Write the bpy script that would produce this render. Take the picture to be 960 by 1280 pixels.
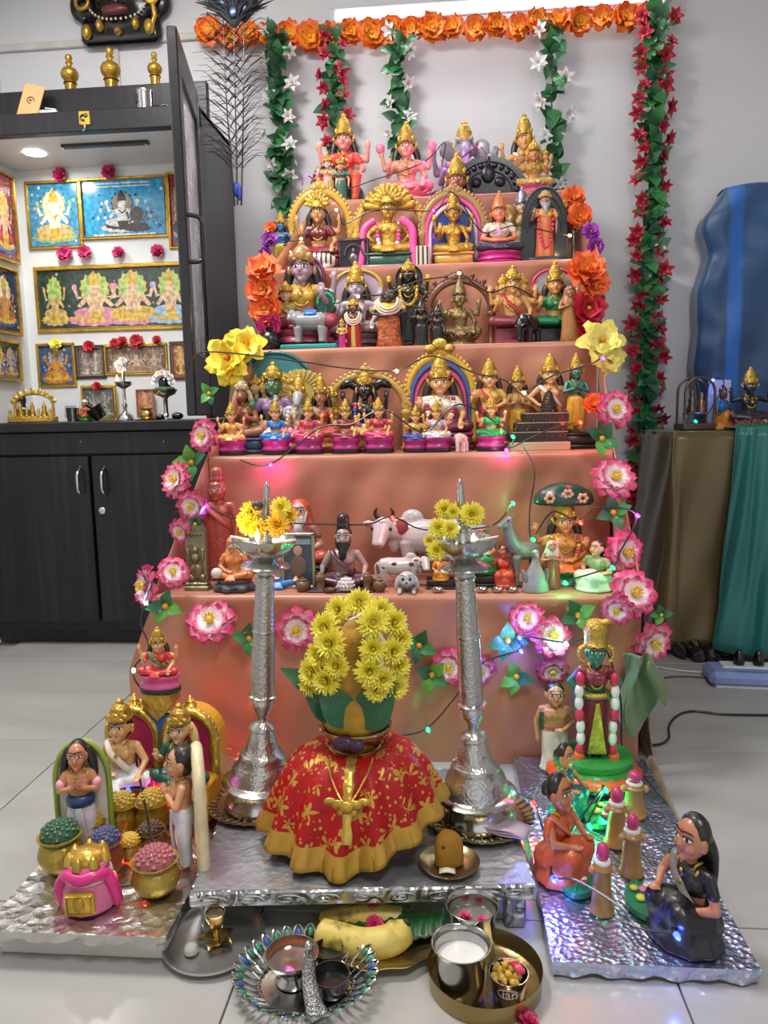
import bpy, bmesh, math, random
from mathutils import Vector, Matrix, Euler
import numpy as np
random.seed(7)
PI = math.pi
for o in list(bpy.data.objects):
    bpy.data.objects.remove(o, do_unlink=True)
S = bpy.context.scene
C = S.collection

# ------------------------------------------------------------ camera
FPX, EYE = 950.0, 0.9
YAW, PITCH, ROLL = math.radians(5), math.radians(7.5), math.radians(1.2)
_f = Vector((-math.sin(YAW)*math.cos(PITCH), math.cos(YAW)*math.cos(PITCH), -math.sin(PITCH)))
_r0 = Vector((math.cos(YAW), math.sin(YAW), 0)); _u0 = _r0.cross(_f)
_r = _r0*math.cos(ROLL)-_u0*math.sin(ROLL); _u = _u0*math.cos(ROLL)+_r0*math.sin(ROLL)
cam = bpy.data.cameras.new('camera'); camo = bpy.data.objects.new('camera', cam); C.objects.link(camo)
cam.sensor_fit = 'VERTICAL'; cam.sensor_height = 36; cam.lens = FPX/1280*36; cam.clip_start = .02
camo.matrix_world = Matrix(((_r.x, _u.x, -_f.x, 0), (_r.y, _u.y, -_f.y, 0), (_r.z, _u.z, -_f.z, EYE), (0, 0, 0, 1)))
S.camera = camo

def ray(px, py): return _f+_r*((px-480)/FPX)+_u*((640-py)/FPX)
def at(px, py, Y):
    "the point of the photograph's pixel that stands at depth Y of the room"
    d = ray(px, py); return Vector((0, 0, EYE))+d*(Y/d.y)
def on(px, py, Z):
    "the point of the pixel that lies on the level Z"
    d = ray(px, py); return Vector((0, 0, EYE))+d*((Z-EYE)/d.z)

# ------------------------------------------------------------ light, exposure
S.view_settings.view_transform = 'Standard'; S.view_settings.look = 'None'
S.view_settings.exposure = 0.3; S.view_settings.gamma = 1.0; S.view_settings.use_curve_mapping = False
w = bpy.data.worlds.new('world'); S.world = w; w.use_nodes = True
w.node_tree.nodes['Background'].inputs[0].default_value = (.95, .97, 1, 1)
w.node_tree.nodes['Background'].inputs[1].default_value = .82

def lamp(name, kind, loc, energy, col=(1, 1, 1), size=.1, size_y=None, target=None):
    l = bpy.data.lights.new(name, kind); l.energy = energy; l.color = col
    o = bpy.data.objects.new(name, l); C.objects.link(o); o.location = loc
    if kind == 'AREA':
        l.size = size
        if size_y: l.shape = 'RECTANGLE'; l.size_y = size_y
    else:
        l.shadow_soft_size = size
    if target is not None:
        o.rotation_euler = (Vector(target)-Vector(loc)).to_track_quat('-Z', 'Y').to_euler()
    return o
CEIL = 2.78
lamp('ceiling_panel_light', 'AREA', (-1.0, 1.75, CEIL-.05), 44, (1, .985, .96), .6, .6, (-1.0, 1.75, 0))
lamp('ceiling_panel_light', 'AREA', (.5, .1, CEIL-.05), 28, (1, .985, .96), .6, .6, (.5, .1, 0))
lamp('tube_light', 'AREA', (.2, 3.13, 2.46), 5.5, (.93, .97, 1), 1.25, .03, (.2, 2.2, 1.6))

# ------------------------------------------------------------ materials
def lin(h):
    h = h.lstrip('#'); c = [int(h[i:i+2], 16)/255 for i in (0, 2, 4)]
    return tuple(x/12.92 if x <= .04045 else ((x+.055)/1.055)**2.4 for x in c)+(1,)
_m = {}
def newmat(name):
    m = bpy.data.materials.new(name); m.use_nodes = True
    return m, m.node_tree, m.node_tree.nodes['Principled BSDF']
def paint(h, rough=.38, metal=0., bump=.12, bscale=60, var=.12, coat=.25, vscale=9, trans=0, emit=None):
    "procedural painted or cast surface: base colour with soft mottling and fine relief"
    key = (h, rough, metal, bump, bscale, var, coat, vscale, trans, emit)
    if key in _m: return _m[key]
    m, t, b = newmat('paint_'+h.strip('#'))
    c = lin(h)
    tc = t.nodes.new('ShaderNodeTexCoord')
    n = t.nodes.new('ShaderNodeTexNoise'); n.inputs['Scale'].default_value = vscale; n.inputs['Detail'].default_value = 3
    r = t.nodes.new('ShaderNodeValToRGB')
    r.color_ramp.elements[0].position = .3; r.color_ramp.elements[1].position = .72
    r.color_ramp.elements[0].color = tuple(x*(1-var) for x in c[:3])+(1,)
    r.color_ramp.elements[1].color = tuple(min(1, x*(1+var)) for x in c[:3])+(1,)
    t.links.new(tc.outputs['Object'], n.inputs['Vector']); t.links.new(n.outputs['Fac'], r.inputs['Fac'])
    t.links.new(r.outputs['Color'], b.inputs['Base Color'])
    if bump:
        n2 = t.nodes.new('ShaderNodeTexNoise'); n2.inputs['Scale'].default_value = bscale; n2.inputs['Detail'].default_value = 2
        bp = t.nodes.new('ShaderNodeBump'); bp.inputs['Strength'].default_value = bump; bp.inputs['Distance'].default_value = .01
        t.links.new(tc.outputs['Object'], n2.inputs['Vector']); t.links.new(n2.outputs['Fac'], bp.inputs['Height'])
        t.links.new(bp.outputs['Normal'], b.inputs['Normal'])
    b.inputs['Roughness'].default_value = rough; b.inputs['Metallic'].default_value = metal
    b.inputs['Coat Weight'].default_value = coat; b.inputs['Coat Roughness'].default_value = .15
    if trans: b.inputs['Subsurface Weight'].default_value = 0; b.inputs['Transmission Weight'].default_value = trans
    if emit: b.inputs['Emission Color'].default_value = c; b.inputs['Emission Strength'].default_value = emit
    _m[key] = m
    return m
def ramp_mat(name, stops, rough=.6, attr='t', sheen=0, trans=0):
    "colour that runs along the petal or cloth (float attribute t)"
    if name in _m: return _m[name]
    m, t, b = newmat(name)
    a = t.nodes.new('ShaderNodeAttribute'); a.attribute_name = attr
    r = t.nodes.new('ShaderNodeValToRGB'); cr = r.color_ramp
    while len(cr.elements) < len(stops): cr.elements.new(.5)
    for e, (p, h) in zip(cr.elements, stops): e.position = p; e.color = lin(h)
    t.links.new(a.outputs['Fac'], r.inputs['Fac']); t.links.new(r.outputs['Color'], b.inputs['Base Color'])
    n2 = t.nodes.new('ShaderNodeTexNoise'); n2.inputs['Scale'].default_value = 90
    bp = t.nodes.new('ShaderNodeBump'); bp.inputs['Strength'].default_value = .15; bp.inputs['Distance'].default_value = .004
    t.links.new(n2.outputs['Fac'], bp.inputs['Height']); t.links.new(bp.outputs['Normal'], b.inputs['Normal'])
    b.inputs['Roughness'].default_value = rough
    _m[name] = m
    return m
def emis(h, s):
    key = ('e', h, s)
    if key in _m: return _m[key]
    m, t, b = newmat('glow_'+h.strip('#'))
    n = t.nodes.new('ShaderNodeTexNoise'); n.inputs['Scale'].default_value = 3
    b.inputs['Base Color'].default_value = lin(h); b.inputs['Emission Color'].default_value = lin(h); b.inputs['Emission Strength'].default_value = s
    _m[key] = m
    return m
GOLD = lambda: paint('#c9a548', .32, .72, .5, 48, .42, .1)
GOLD2 = lambda: paint('#b08a34', .38, .7, .45, 45, .35, .1)
BRASS = lambda: paint('#b3945a', .22, .95, .08, 20, .15, 0)
SILVER = lambda: paint('#b9b9b6', .2, 1, .1, 30, .1, 0)
STEEL = lambda: paint('#b4b4b2', .16, 1, .03, 12, .06, 0)
BLACK = lambda: paint('#0d0d10', .3, 0, .08)

# ------------------------------------------------------------ geometry collector
def rotm(R):
    if R is None: return None
    return R if isinstance(R, Matrix) else Euler(R).to_matrix()
class G:
    def __init__(s): s.v = []; s.f = []; s.m = []; s.t = []; s.cm = 0
    def mat(s, i): s.cm = i; return s
    def add(s, vs, fs, t=None):
        o = len(s.v); s.v += [tuple(v) for v in vs]
        s.t += (list(t) if t is not None else [0.]*len(vs))
        for f in fs: s.f.append([i+o for i in f]); s.m.append(s.cm)
        return s
    def ell(s, c, r, R=None, n=12, k=7):
        if not hasattr(r, '__len__'): r = (r, r, r)
        M = rotm(R); c = Vector(c); vs = []
        for i in range(1, k):
            a = PI*i/k
            for j in range(n):
                b = 2*PI*j/n
                v = Vector((r[0]*math.sin(a)*math.cos(b), r[1]*math.sin(a)*math.sin(b), r[2]*math.cos(a)))
                vs.append((M@v if M else v)+c)
        for z in (r[2], -r[2]):
            v = Vector((0, 0, z)); vs.append((M@v if M else v)+c)
        T, B = len(vs)-2, len(vs)-1; fs = []
        for i in range(k-2):
            for j in range(n):
                j2 = (j+1) % n; fs.append((i*n+j, (i+1)*n+j, (i+1)*n+j2, i*n+j2))
        for j in range(n):
            j2 = (j+1) % n; fs.append((T, j, j2)); fs.append((B, (k-2)*n+j2, (k-2)*n+j))
        return s.add(vs, fs)
    def tube(s, pts, rads, n=8, closed=False, sq=1., ts=None):
        pts = [Vector(p) for p in pts]; N = len(pts)
        if not hasattr(rads, '__len__'): rads = [rads]*N
        tan = []
        for i in range(N):
            a = pts[(i-1) % N] if (closed or i > 0) else pts[i]; b = pts[(i+1) % N] if (closed or i < N-1) else pts[i]
            d = b-a; tan.append(d.normalized() if d.length > 1e-9 else Vector((0, 0, 1)))
        ref = Vector((0, 0, 1)) if abs(tan[0].z) < .9 else Vector((0, 1, 0))
        x = tan[0].cross(ref).normalized(); vs = []; tt = []
        for i in range(N):
            x = (x-tan[i]*x.dot(tan[i])); x = x.normalized() if x.length > 1e-6 else tan[i].orthogonal().normalized()
            y = tan[i].cross(x)
            for j in range(n):
                a = 2*PI*j/n; vs.append(pts[i]+x*(rads[i]*math.cos(a))+y*(rads[i]*sq*math.sin(a)))
                tt.append(ts[i] if ts else i/max(1, N-1))
        fs = []
        for i in range(N if closed else N-1):
            for j in range(n):
                j2 = (j+1) % n; i2 = (i+1) % N; fs.append((i*n+j, i*n+j2, i2*n+j2, i2*n+j))
        if not closed:
            fs.append(tuple(range(n-1, -1, -1))); fs.append(tuple((N-1)*n+j for j in range(n)))
        return s.add(vs, fs, tt)
    def cap(s, a, b, ra, rb=None, n=10):
        rb = ra if rb is None else rb; a = Vector(a); b = Vector(b); d = (b-a)
        d = d.normalized() if d.length > 1e-9 else Vector((0, 0, 1))
        return s.tube([a-d*ra*.97, a-d*ra*.8, a-d*ra*.4, a, b, b+d*rb*.4, b+d*rb*.8, b+d*rb*.97],
                      [ra*.25, ra*.6, ra*.92, ra, rb, rb*.92, rb*.6, rb*.25], n)
    def lathe(s, prof, c=(0, 0, 0), n=24, flute=None, sx=1., sy=1., R=None, close=True):
        M = rotm(R); c = Vector(c); vs = []; tt = []; N = len(prof)
        for i, (r, z) in enumerate(prof):
            for j in range(n):
                a = 2*PI*j/n; q = r
                if flute: q = r*(1+flute[1]*math.cos(flute[0]*a)*(flute[2](i/(N-1)) if len(flute) > 2 else 1))
                v = Vector((q*sx*math.cos(a), q*sy*math.sin(a), z)); vs.append((M@v if M else v)+c); tt.append(i/max(1, N-1))
        fs = []
        for i in range(N-1):
            for j in range(n):
                j2 = (j+1) % n; fs.append((i*n+j, i*n+j2, (i+1)*n+j2, (i+1)*n+j))
        if close:
            fs.append(tuple(range(n-1, -1, -1))); fs.append(tuple((N-1)*n+j for j in range(n)))
        return s.add(vs, fs, tt)
    def box(s, c, d, R=None, bev=0.):
        M = rotm(R); c = Vector(c); h = [x/2 for x in d]; b = min([bev]+[x*.9 for x in h])
        if b <= 0:
            vs = [Vector((sx*h[0], sy*h[1], sz*h[2])) for sz in (-1, 1) for sy in (-1, 1) for sx in (-1, 1)]
            fs = [(0, 2, 3, 1), (4, 5, 7, 6), (0, 1, 5, 4), (2, 6, 7, 3), (0, 4, 6, 2), (1, 3, 7, 5)]
        else:
            bm = bmesh.new()
            for sx in (-1, 1):
                for sy in (-1, 1):
                    for sz in (-1, 1):
                        for k in range(3):
                            q = [h[i]-(0 if i == k else b) for i in range(3)]
                            bm.verts.new((sx*q[0], sy*q[1], sz*q[2]))
            bmesh.ops.convex_hull(bm, input=bm.verts)
            bmesh.ops.dissolve_limit(bm, angle_limit=.01, verts=bm.verts, edges=bm.edges)
            bm.verts.index_update(); vs = [v.co.copy() for v in bm.verts]; fs = [tuple(v.index for v in f.verts) for f in bm.faces]; bm.free()
        return s.add([(M@v if M else v)+c for v in vs], fs)
    def prism(s, out, y0, y1, bev=0):
        "outline in x,z pulled from y0 (front) to y1"
        n = len(out); vs = [(x, y0, z) for x, z in out]+[(x, y1, z) for x, z in out]
        fs = [tuple(range(n)), tuple(range(2*n-1, n-1, -1))]
        fs += [(i, n+i, n+(i+1) % n, (i+1) % n) for i in range(n)]
        return s.add(vs, fs)
    def grid(s, fn, nu, nv, tf=None, cu=False):
        vs = []; tt = []
        for i in range(nu):
            for j in range(nv):
                u = i/(nu if cu else nu-1); v = j/(nv-1); vs.append(fn(u, v)); tt.append(tf(u, v) if tf else v)
        fs = []
        for i in range(nu if cu else nu-1):
            for j in range(nv-1):
                i2 = (i+1) % nu; fs.append((i*nv+j, i2*nv+j, i2*nv+j+1, i*nv+j+1))
        return s.add(vs, fs, tt)
    def mesh(s, name, smooth=True, angle=None):
        me = bpy.data.meshes.new(name); me.from_pydata(s.v, [], s.f)
        me.polygons.foreach_set('material_index', s.m)
        me.polygons.foreach_set('use_smooth', [smooth]*len(s.f))
        if any(s.t):
            a = me.attributes.new('t', 'FLOAT', 'POINT'); a.data.foreach_set('value', s.t)
        me.update()
        if smooth: me.set_sharp_from_angle(angle=angle or 1.0)
        return me
    def build(s, name, mats, parent=None, smooth=True, loc=None, rot=None, scale=None, solid=0, sub=0, angle=None):
        return put(name, s.mesh(name, smooth, angle), mats, parent, loc, rot, scale, solid, sub)
def put(name, me, mats, parent=None, loc=None, rot=None, scale=None, solid=0, sub=0):
    "links a mesh (maybe shared) as one object; the materials sit on the object"
    if not isinstance(mats, (list, tuple)): mats = [mats]
    while len(me.materials) < len(mats): me.materials.append(None)
    o = bpy.data.objects.new(name, me); C.objects.link(o)
    for i, m in enumerate(mats):
        o.material_slots[i].link = 'OBJECT'; o.material_slots[i].material = m
    if parent: o.parent = parent
    if loc is not None: o.location = loc
    if rot is not None: o.rotation_euler = rot
    if scale is not None: o.scale = scale if hasattr(scale, '__len__') else (scale,)*3
    if solid:
        md = o.modifiers.new('thickness', 'SOLIDIFY'); md.thickness = solid; md.offset = 0
    if sub:
        md = o.modifiers.new('smooth', 'SUBSURF'); md.levels = sub; md.render_levels = sub
    return o
def tag(o, label, cat, group=None):
    o['label'] = label; o['category'] = cat
    if group: o['group'] = group
    return o
def thing(name, label, cat, loc=(0, 0, 0), rz=0, group=None, scale=None):
    o = bpy.data.objects.new(name, None); C.objects.link(o); o.empty_display_size = .02
    o.location = loc; o.rotation_euler = (0, 0, rz)
    if scale: o.scale = scale if hasattr(scale, '__len__') else (scale,)*3
    return tag(o, label, cat, group)
def struct(o): o['kind'] = 'structure'; return o
_cache = {}
def cached(key, fn):
    if key not in _cache: _cache[key] = fn()
    return _cache[key]
def blend(g, name, vox=.013, it=3):
    "melts overlapping closed shapes into one continuous surface"
    me = g.mesh(name+'_raw'); o = bpy.data.objects.new(name, me); C.objects.link(o)
    md = o.modifiers.new('r', 'REMESH'); md.mode = 'VOXEL'; md.voxel_size = vox; md.use_smooth_shade = True
    ms = o.modifiers.new('s', 'SMOOTH'); ms.factor = .5; ms.iterations = it
    dg = bpy.context.evaluated_depsgraph_get()
    r = bpy.data.meshes.new_from_object(o.evaluated_get(dg)); r.name = name
    bpy.data.objects.remove(o, do_unlink=True); bpy.data.meshes.remove(me)
    r.polygons.foreach_set('use_smooth', [True]*len(r.polygons))
    return r
def spline(pts, n=8, closed=False):
    "Catmull-Rom through the points"
    P = [Vector(p) for p in pts]; out = []; N = len(P)
    for i in range(N if closed else N-1):
        if closed: a, b, c, d = P[(i-1) % N], P[i], P[(i+1) % N], P[(i+2) % N]
        else: a, b, c, d = P[max(0, i-1)], P[i], P[i+1], P[min(N-1, i+2)]
        for k in range(n):
            t = k/n
            out.append(.5*((2*b)+(c-a)*t+(2*a-5*b+4*c-d)*t*t+(3*b-a-3*c+d)*t*t*t))
    if not closed: out.append(P[-1])
    return out
# ============================================================ the room
WY, WX0, WX1, FY = 3.25, -1.86, 2.6, -3.2
def tile_mat():
    m, t, b = newmat('glazed_tile')
    tc = t.nodes.new('ShaderNodeTexCoord'); mp = t.nodes.new('ShaderNodeMapping'); mp.inputs['Scale'].default_value = (1, 3, 1)
    n = t.nodes.new('ShaderNodeTexNoise'); n.inputs['Scale'].default_value = 2.2; n.inputs['Detail'].default_value = 6
    r = t.nodes.new('ShaderNodeValToRGB'); r.color_ramp.elements[0].position = .3; r.color_ramp.elements[1].position = .75
    r.color_ramp.elements[0].color = lin('#9a9894'); r.color_ramp.elements[1].color = lin('#aeaca8')
    t.links.new(tc.outputs['Object'], mp.inputs['Vector']); t.links.new(mp.outputs['Vector'], n.inputs['Vector'])
    t.links.new(n.outputs['Fac'], r.inputs['Fac']); t.links.new(r.outputs['Color'], b.inputs['Base Color'])
    b.inputs['Roughness'].default_value = .2
    return m
TILE = tile_mat()
WALL = paint('#d6d6d8', .75, 0, .05, 120, .025, 0, 1.5)
fl = struct(G().box(((WX0+WX1)/2, (WY+FY)/2, -.06), (WX1-WX0, WY-FY, .1)).build('floor', paint('#8d8a86', .8), smooth=False))
tile_me = G().box((0, 0, 0), (.697, .697, .01), bev=.0012).mesh('tile', False)
for i in range(-2, 5):
    for j in range(-5, 3):
        x = -.35+.7*(i+.5); y = 1.26+.7*(j+.5)
        if WX0+.3 < x < WX1-.2: put('tile', tile_me, TILE, fl, (x, y, -.005))
struct(G().box(((WX0+WX1)/2, WY+.05, CEIL/2), (WX1-WX0+.2, .1, CEIL)).build('wall_back', WALL, smooth=False))
struct(G().box((WX0-.05, (WY+FY)/2, CEIL/2), (.1, WY-FY, CEIL)).build('wall_left', WALL, smooth=False))
struct(G().box((WX1+.05, (WY+FY)/2, CEIL/2), (.1, WY-FY, CEIL)).build('wall_right', WALL, smooth=False))
struct(G().box(((WX0+WX1)/2, (WY+FY)/2, CEIL+.05), (WX1-WX0+.2, WY-FY+.2, .1)).build('ceiling', paint('#d8d6d2', .8, 0, .03, 90, .02, 0), smooth=False))
a = at(150, 44, WY); b = at(420, 24, WY)
struct(G().box(((a.x+b.x)/2-.35, WY-.008, 2.43), (b.x-a.x+.75, .016, .028), bev=.003).build('trim_1', paint('#c9c6c0', .5, 0, .02), smooth=False))
a = at(147, 80, WY)
struct(G().box((a.x, WY-.006, 2.2), (.022, .012, .43), bev=.003).build('trim_2', paint('#c9c6c0', .5, 0, .02), smooth=False))
for (x, y) in ((-1.0, 1.75), (.5, .1)):
    t = thing('ceiling_panel', 'square white led panel set flush in the ceiling', 'ceiling light', (x, y, CEIL), group='led ceiling panels')
    G().box((0, 0, -.015), (.66, .66, .03), bev=.006).build('frame', paint('#e8e8e6', .4), t, False)
    G().box((0, 0, -.033), (.6, .6, .006)).build('diffuser', emis('#ffffff', 1.5), t, False)
t = thing('tube_light', 'long white led tube light batten glowing high on the back wall', 'light', (.2, WY, 2.45))
G().box((0, -.02, .015), (1.3, .036, .045), bev=.006).build('batten', paint('#e4e6e8', .4), t, False)
G().cap((-.62, -.045, .0), (.62, -.045, .0), .017, n=12).build('tube', emis('#f4f8ff', 5), t)
for s in (-1, 1): G().box((s*.645, -.04, 0), (.03, .045, .05), bev=.006).build('end_cap', paint('#c9ccd0', .4), t, False)

# ============================================================ prayer cabinet
DARK = lambda: paint('#100f14', .33, 0, .12, 25, .25, .2, 3)
def streak_mat():
    m, t, b = newmat('dark_laminate')
    tc = t.nodes.new('ShaderNodeTexCoord'); mp = t.nodes.new('ShaderNodeMapping'); mp.inputs['Scale'].default_value = (16, 16, .5)
    n = t.nodes.new('ShaderNodeTexNoise'); n.inputs['Scale'].default_value = 3; n.inputs['Detail'].default_value = 5
    r = t.nodes.new('ShaderNodeValToRGB'); r.color_ramp.elements[0].position = .45; r.color_ramp.elements[1].position = .8
    r.color_ramp.elements[0].color = lin('#0d0c10'); r.color_ramp.elements[1].color = lin('#232126')
    t.links.new(tc.outputs['Object'], mp.inputs['Vector']); t.links.new(mp.outputs['Vector'], n.inputs['Vector'])
    t.links.new(n.outputs['Fac'], r.inputs['Fac']); t.links.new(r.outputs['Color'], b.inputs['Base Color'])
    b.inputs['Roughness'].default_value = .36
    return m
LAM = streak_mat()
CX0, CX1, CY = -1.84, -.885, 2.81
CD = WY-CY-.01
WHITEP = paint('#d9dcdc', .5, 0, .02, 50, .02, .1)
cab = thing('prayer_cabinet', 'tall dark laminate prayer cabinet with open glass door and white lit niche', 'cabinet', ((CX0+CX1)/2, CY, 0))
cw = CX1-CX0; hx = cw/2
def cb(name, c, d, m=LAM, p=cab, bev=.003): return G().box(c, d, bev=bev).build(name, m, p, False)
cb('carcass', (0, CD/2+.02, .44), (cw, CD-.04, .78))
cb('plinth', (0, CD/2+.03, .045), (cw, CD-.06, .09))
cb('worktop', (0, CD/2-.012, .868), (cw+.02, CD+.02, .036))
cb('rail', (0, .012, .805), (cw, .03, .085))
dx = at(118, 650, CY).x-(CX0+CX1)/2
for (x0, x1, hxp) in ((-hx, dx-.003, 101), (dx+.003, hx, 131)):
    d = cb('door', ((x0+x1)/2, .006, .43), (x1-x0-.004, .024, .65))
    pa = at(hxp, 583, CY); pb = at(hxp, 621, CY); xx = pa.x-(CX0+CX1)/2
    g = G().tube(spline([(xx, -.004, pb.z), (xx, -.03, pb.z+.025), (xx, -.034, (pa.z+pb.z)/2), (xx, -.03, pa.z-.025), (xx, -.004, pa.z)], 5), [.004]*4+[.007]*13+[.004]*4, 10)
    o = g.build('handle', paint('#cfd0d2', .12, 1, .02), d); 
pl = at(129, 638, CY)
G().lathe([(.0005, 0), (.014, 0), (.014, .004), (.012, .006), (.0005, .006)], (pl.x-(CX0+CX1)/2, -.006, pl.z), 20, R=(PI/2, 0, 0)).build('lock', paint('#d5d5d6', .25, .9, .02), cab)
for px in (101, 205):
    q = at(px, 552, CY); G().ell((q.x-(CX0+CX1)/2, -.003, q.z), (.003, .002, .003)).build('screw', SILVER(), cab)
# upper niche
cb('back_panel', (0, CD-.015, 1.42), (cw-.02, .02, 1.07), WHITEP)
cb('side_lining', (-hx+.02, CD/2, 1.42), (.02, CD-.03, 1.07), WHITEP)
cb('side_panel', (hx-.012, CD/2, 1.45), (.024, CD, 1.12), DARK())
cb('niche_ceiling', (0, CD/2, 1.945), (cw-.02, CD-.03, .02), WHITEP)
cb('header', (0, .02, 1.967), (cw, .04, .072), LAM)
cb('cabinet_top', (0, CD/2+.02, 1.995), (cw, CD-.04, .02), LAM)
cb('parapet', (.02, .16, 2.07), (cw-.05, .03, .14), LAM)
q = at(42, 197, 3.0)
DLX = q.x-(CX0+CX1)/2
G().lathe([(.0005, 0), (.036, 0), (.04, -.004), (.03, -.006), (.0005, -.006)], (DLX, .2, 1.936), 24).build('downlight', emis('#ffffff', 14), cab)
lamp('niche_light', 'AREA', ((CX0+CX1)/2+DLX, CY+.2, 1.92), 1.7, (1, .97, .92), .08, .08, ((CX0+CX1)/2+DLX+.1, CY+.18, 0))
q1 = at(78, 190, 2.95); q2 = at(186, 185, 2.95)
g = G().box(((q1.x+q2.x)/2-(CX0+CX1)/2, .14, 1.93), (q2.x-q1.x, .03, .012), bev=.003)
g.build('vent_bar', paint('#3a352f', .4, .5), cab, False)  # unlit dark vent bar under the niche ceiling
for s in (-1, 1): G().ell(((q1.x+q2.x)/2-(CX0+CX1)/2+s*(q2.x-q1.x)*.47, .14, 1.923), (.006, .006, .003)).build('screw', SILVER(), cab)
# om emblem and hook on the header
q = at(106, 148, CY); ex = q.x-(CX0+CX1)/2
em = G().box((ex, -.003, q.z), (.042, .006, .048), bev=.002).build('emblem', GOLD(), cab, False)
g = G()
for r_ in (.011, .007): g.tube([(ex+r_*math.cos(a_)-.003, -.0075, q.z+r_*math.sin(a_)) for a_ in [k*PI/9+.4 for k in range(15)]], .0016, 6)
g.tube([(ex+.004, -.0075, q.z+.001), (ex+.013, -.0075, q.z+.006), (ex+.011, -.0075, q.z+.012), (ex+.004, -.0075, q.z+.014)], .0016, 6)
g.build('om_sign', BLACK(), em)
G().tube(spline([(ex, -.004, q.z-.026), (ex+.004, -.012, q.z-.03), (ex+.003, -.012, q.z-.042), (ex-.006, -.012, q.z-.045)], 5), .003, 8).build('hook', SILVER(), cab)
# open glass door
hp = Vector((CX1-.005, CY-.01, 0)); npt = at(226, 260, 2.32)
dv = Vector((npt.x-hp.x, 2.32-hp.y, 0)); DW = dv.length
def glass_mat():
    m, t, b = newmat('etched_glass')
    tc = t.nodes.new('ShaderNodeTexCoord'); n = t.nodes.new('ShaderNodeTexNoise'); n.inputs['Scale'].default_value = 7; n.inputs['Detail'].default_value = 5
    r = t.nodes.new('ShaderNodeValToRGB'); r.color_ramp.elements[0].position = .4; r.color_ramp.elements[1].position = .62
    r.color_ramp.elements[0].color = (.04, .04, .04, 1); r.color_ramp.elements[1].color = (.35, .35, .35, 1)
    t.links.new(tc.outputs['Object'], n.inputs['Vector']); t.links.new(n.outputs['Fac'], r.inputs['Fac']); t.links.new(r.outputs['Color'], b.inputs['Roughness'])
    b.inputs['Base Color'].default_value = (.86, .9, .95, 1); b.inputs['Transmission Weight'].default_value = .55; b.inputs['IOR'].default_value = 1.45
    return m
GLASS = glass_mat()
gd = thing('tmp', 'x', 'x')
ZB, ZT = .9, 2.03
g = G()
for (x, ww) in ((.03, .06), (DW-.035, .07)): g.box((x, 0, (ZB+ZT)/2), (ww, .03, ZT-ZB), bev=.004)
g.box((DW/2, 0, ZT-.055), (DW-.13, .028, .11), bev=.004).box((DW/2, 0, ZB+.1), (DW-.13, .028, .2), bev=.004)
bpy.data.objects.remove(gd)
gd = g.build('glass_door', DARK(), cab, False)
gd.location = hp-cab.location; gd.rotation_euler = (0, 0, math.atan2(dv.y, dv.x))
G().box((DW/2, 0, (ZB+ZT)/2+.045), (DW-.12, .006, ZT-ZB-.3)).build('pane', GLASS, gd, False)
G().tube(spline([(DW-.04, .012, 1.37), (DW-.05, .05, 1.38), (DW-.05, .055, 1.44), (DW-.05, .05, 1.5), (DW-.04, .012, 1.51)], 5), .007, 8).build('handle', paint('#26242a', .3, .4), gd)

# ============================================================ stepped display stand under satin cloth
def satin(name, c1, c2, rough=.42):
    m, t, b = newmat(name)
    tc = t.nodes.new('ShaderNodeTexCoord'); n = t.nodes.new('ShaderNodeTexNoise'); n.inputs['Scale'].default_value = 2.5; n.inputs['Detail'].default_value = 4
    r = t.nodes.new('ShaderNodeValToRGB'); r.color_ramp.elements[0].color = lin(c1); r.color_ramp.elements[1].color = lin(c2)
    r.color_ramp.elements[0].position = .3; r.color_ramp.elements[1].position = .7
    t.links.new(tc.outputs['Object'], n.inputs['Vector']); t.links.new(n.outputs['Fac'], r.inputs['Fac']); t.links.new(r.outputs['Color'], b.inputs['Base Color'])
    wv = t.nodes.new('ShaderNodeTexNoise'); wv.inputs['Scale'].default_value = 420
    bp = t.nodes.new('ShaderNodeBump'); bp.inputs['Strength'].default_value = .06; bp.inputs['Distance'].default_value = .002
    t.links.new(tc.outputs['Object'], wv.inputs['Vector']); t.links.new(wv.outputs['Fac'], bp.inputs['Height']); t.links.new(bp.outputs['Normal'], b.inputs['Normal'])
    b.inputs['Roughness'].default_value = rough; b.inputs['Sheen Weight'].default_value = .25
    return m
CLOTH = satin('salmon_satin', '#a8694f', '#b87b60', .36)
SY = [1.88, 2.13, 2.38, 2.63, 2.89]
SZ = [.440, .783, 1.1006, 1.386, 1.673]
SX = [(-.765, .467), (-.684, .443), (-.592, .447), (-.596, .493), (-.468, .448)]
def fold(x, z, k):
    cr = lambda q: abs((q % 1)-.5)*2
    return .007*cr(x*2.1+z*1.9+k*.37)+.006*cr(x*1.7-z*2.6+k*.61)+.005*math.sin(x*23+k*1.7+z*6)+.004*math.sin(x*51+z*14+k)+.005*math.sin(x*9-z*17+k*2)
st = thing('display_stand', 'five-step display stand draped in salmon satin cloth against the wall', 'display stand', (0, 0, 0))
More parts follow.
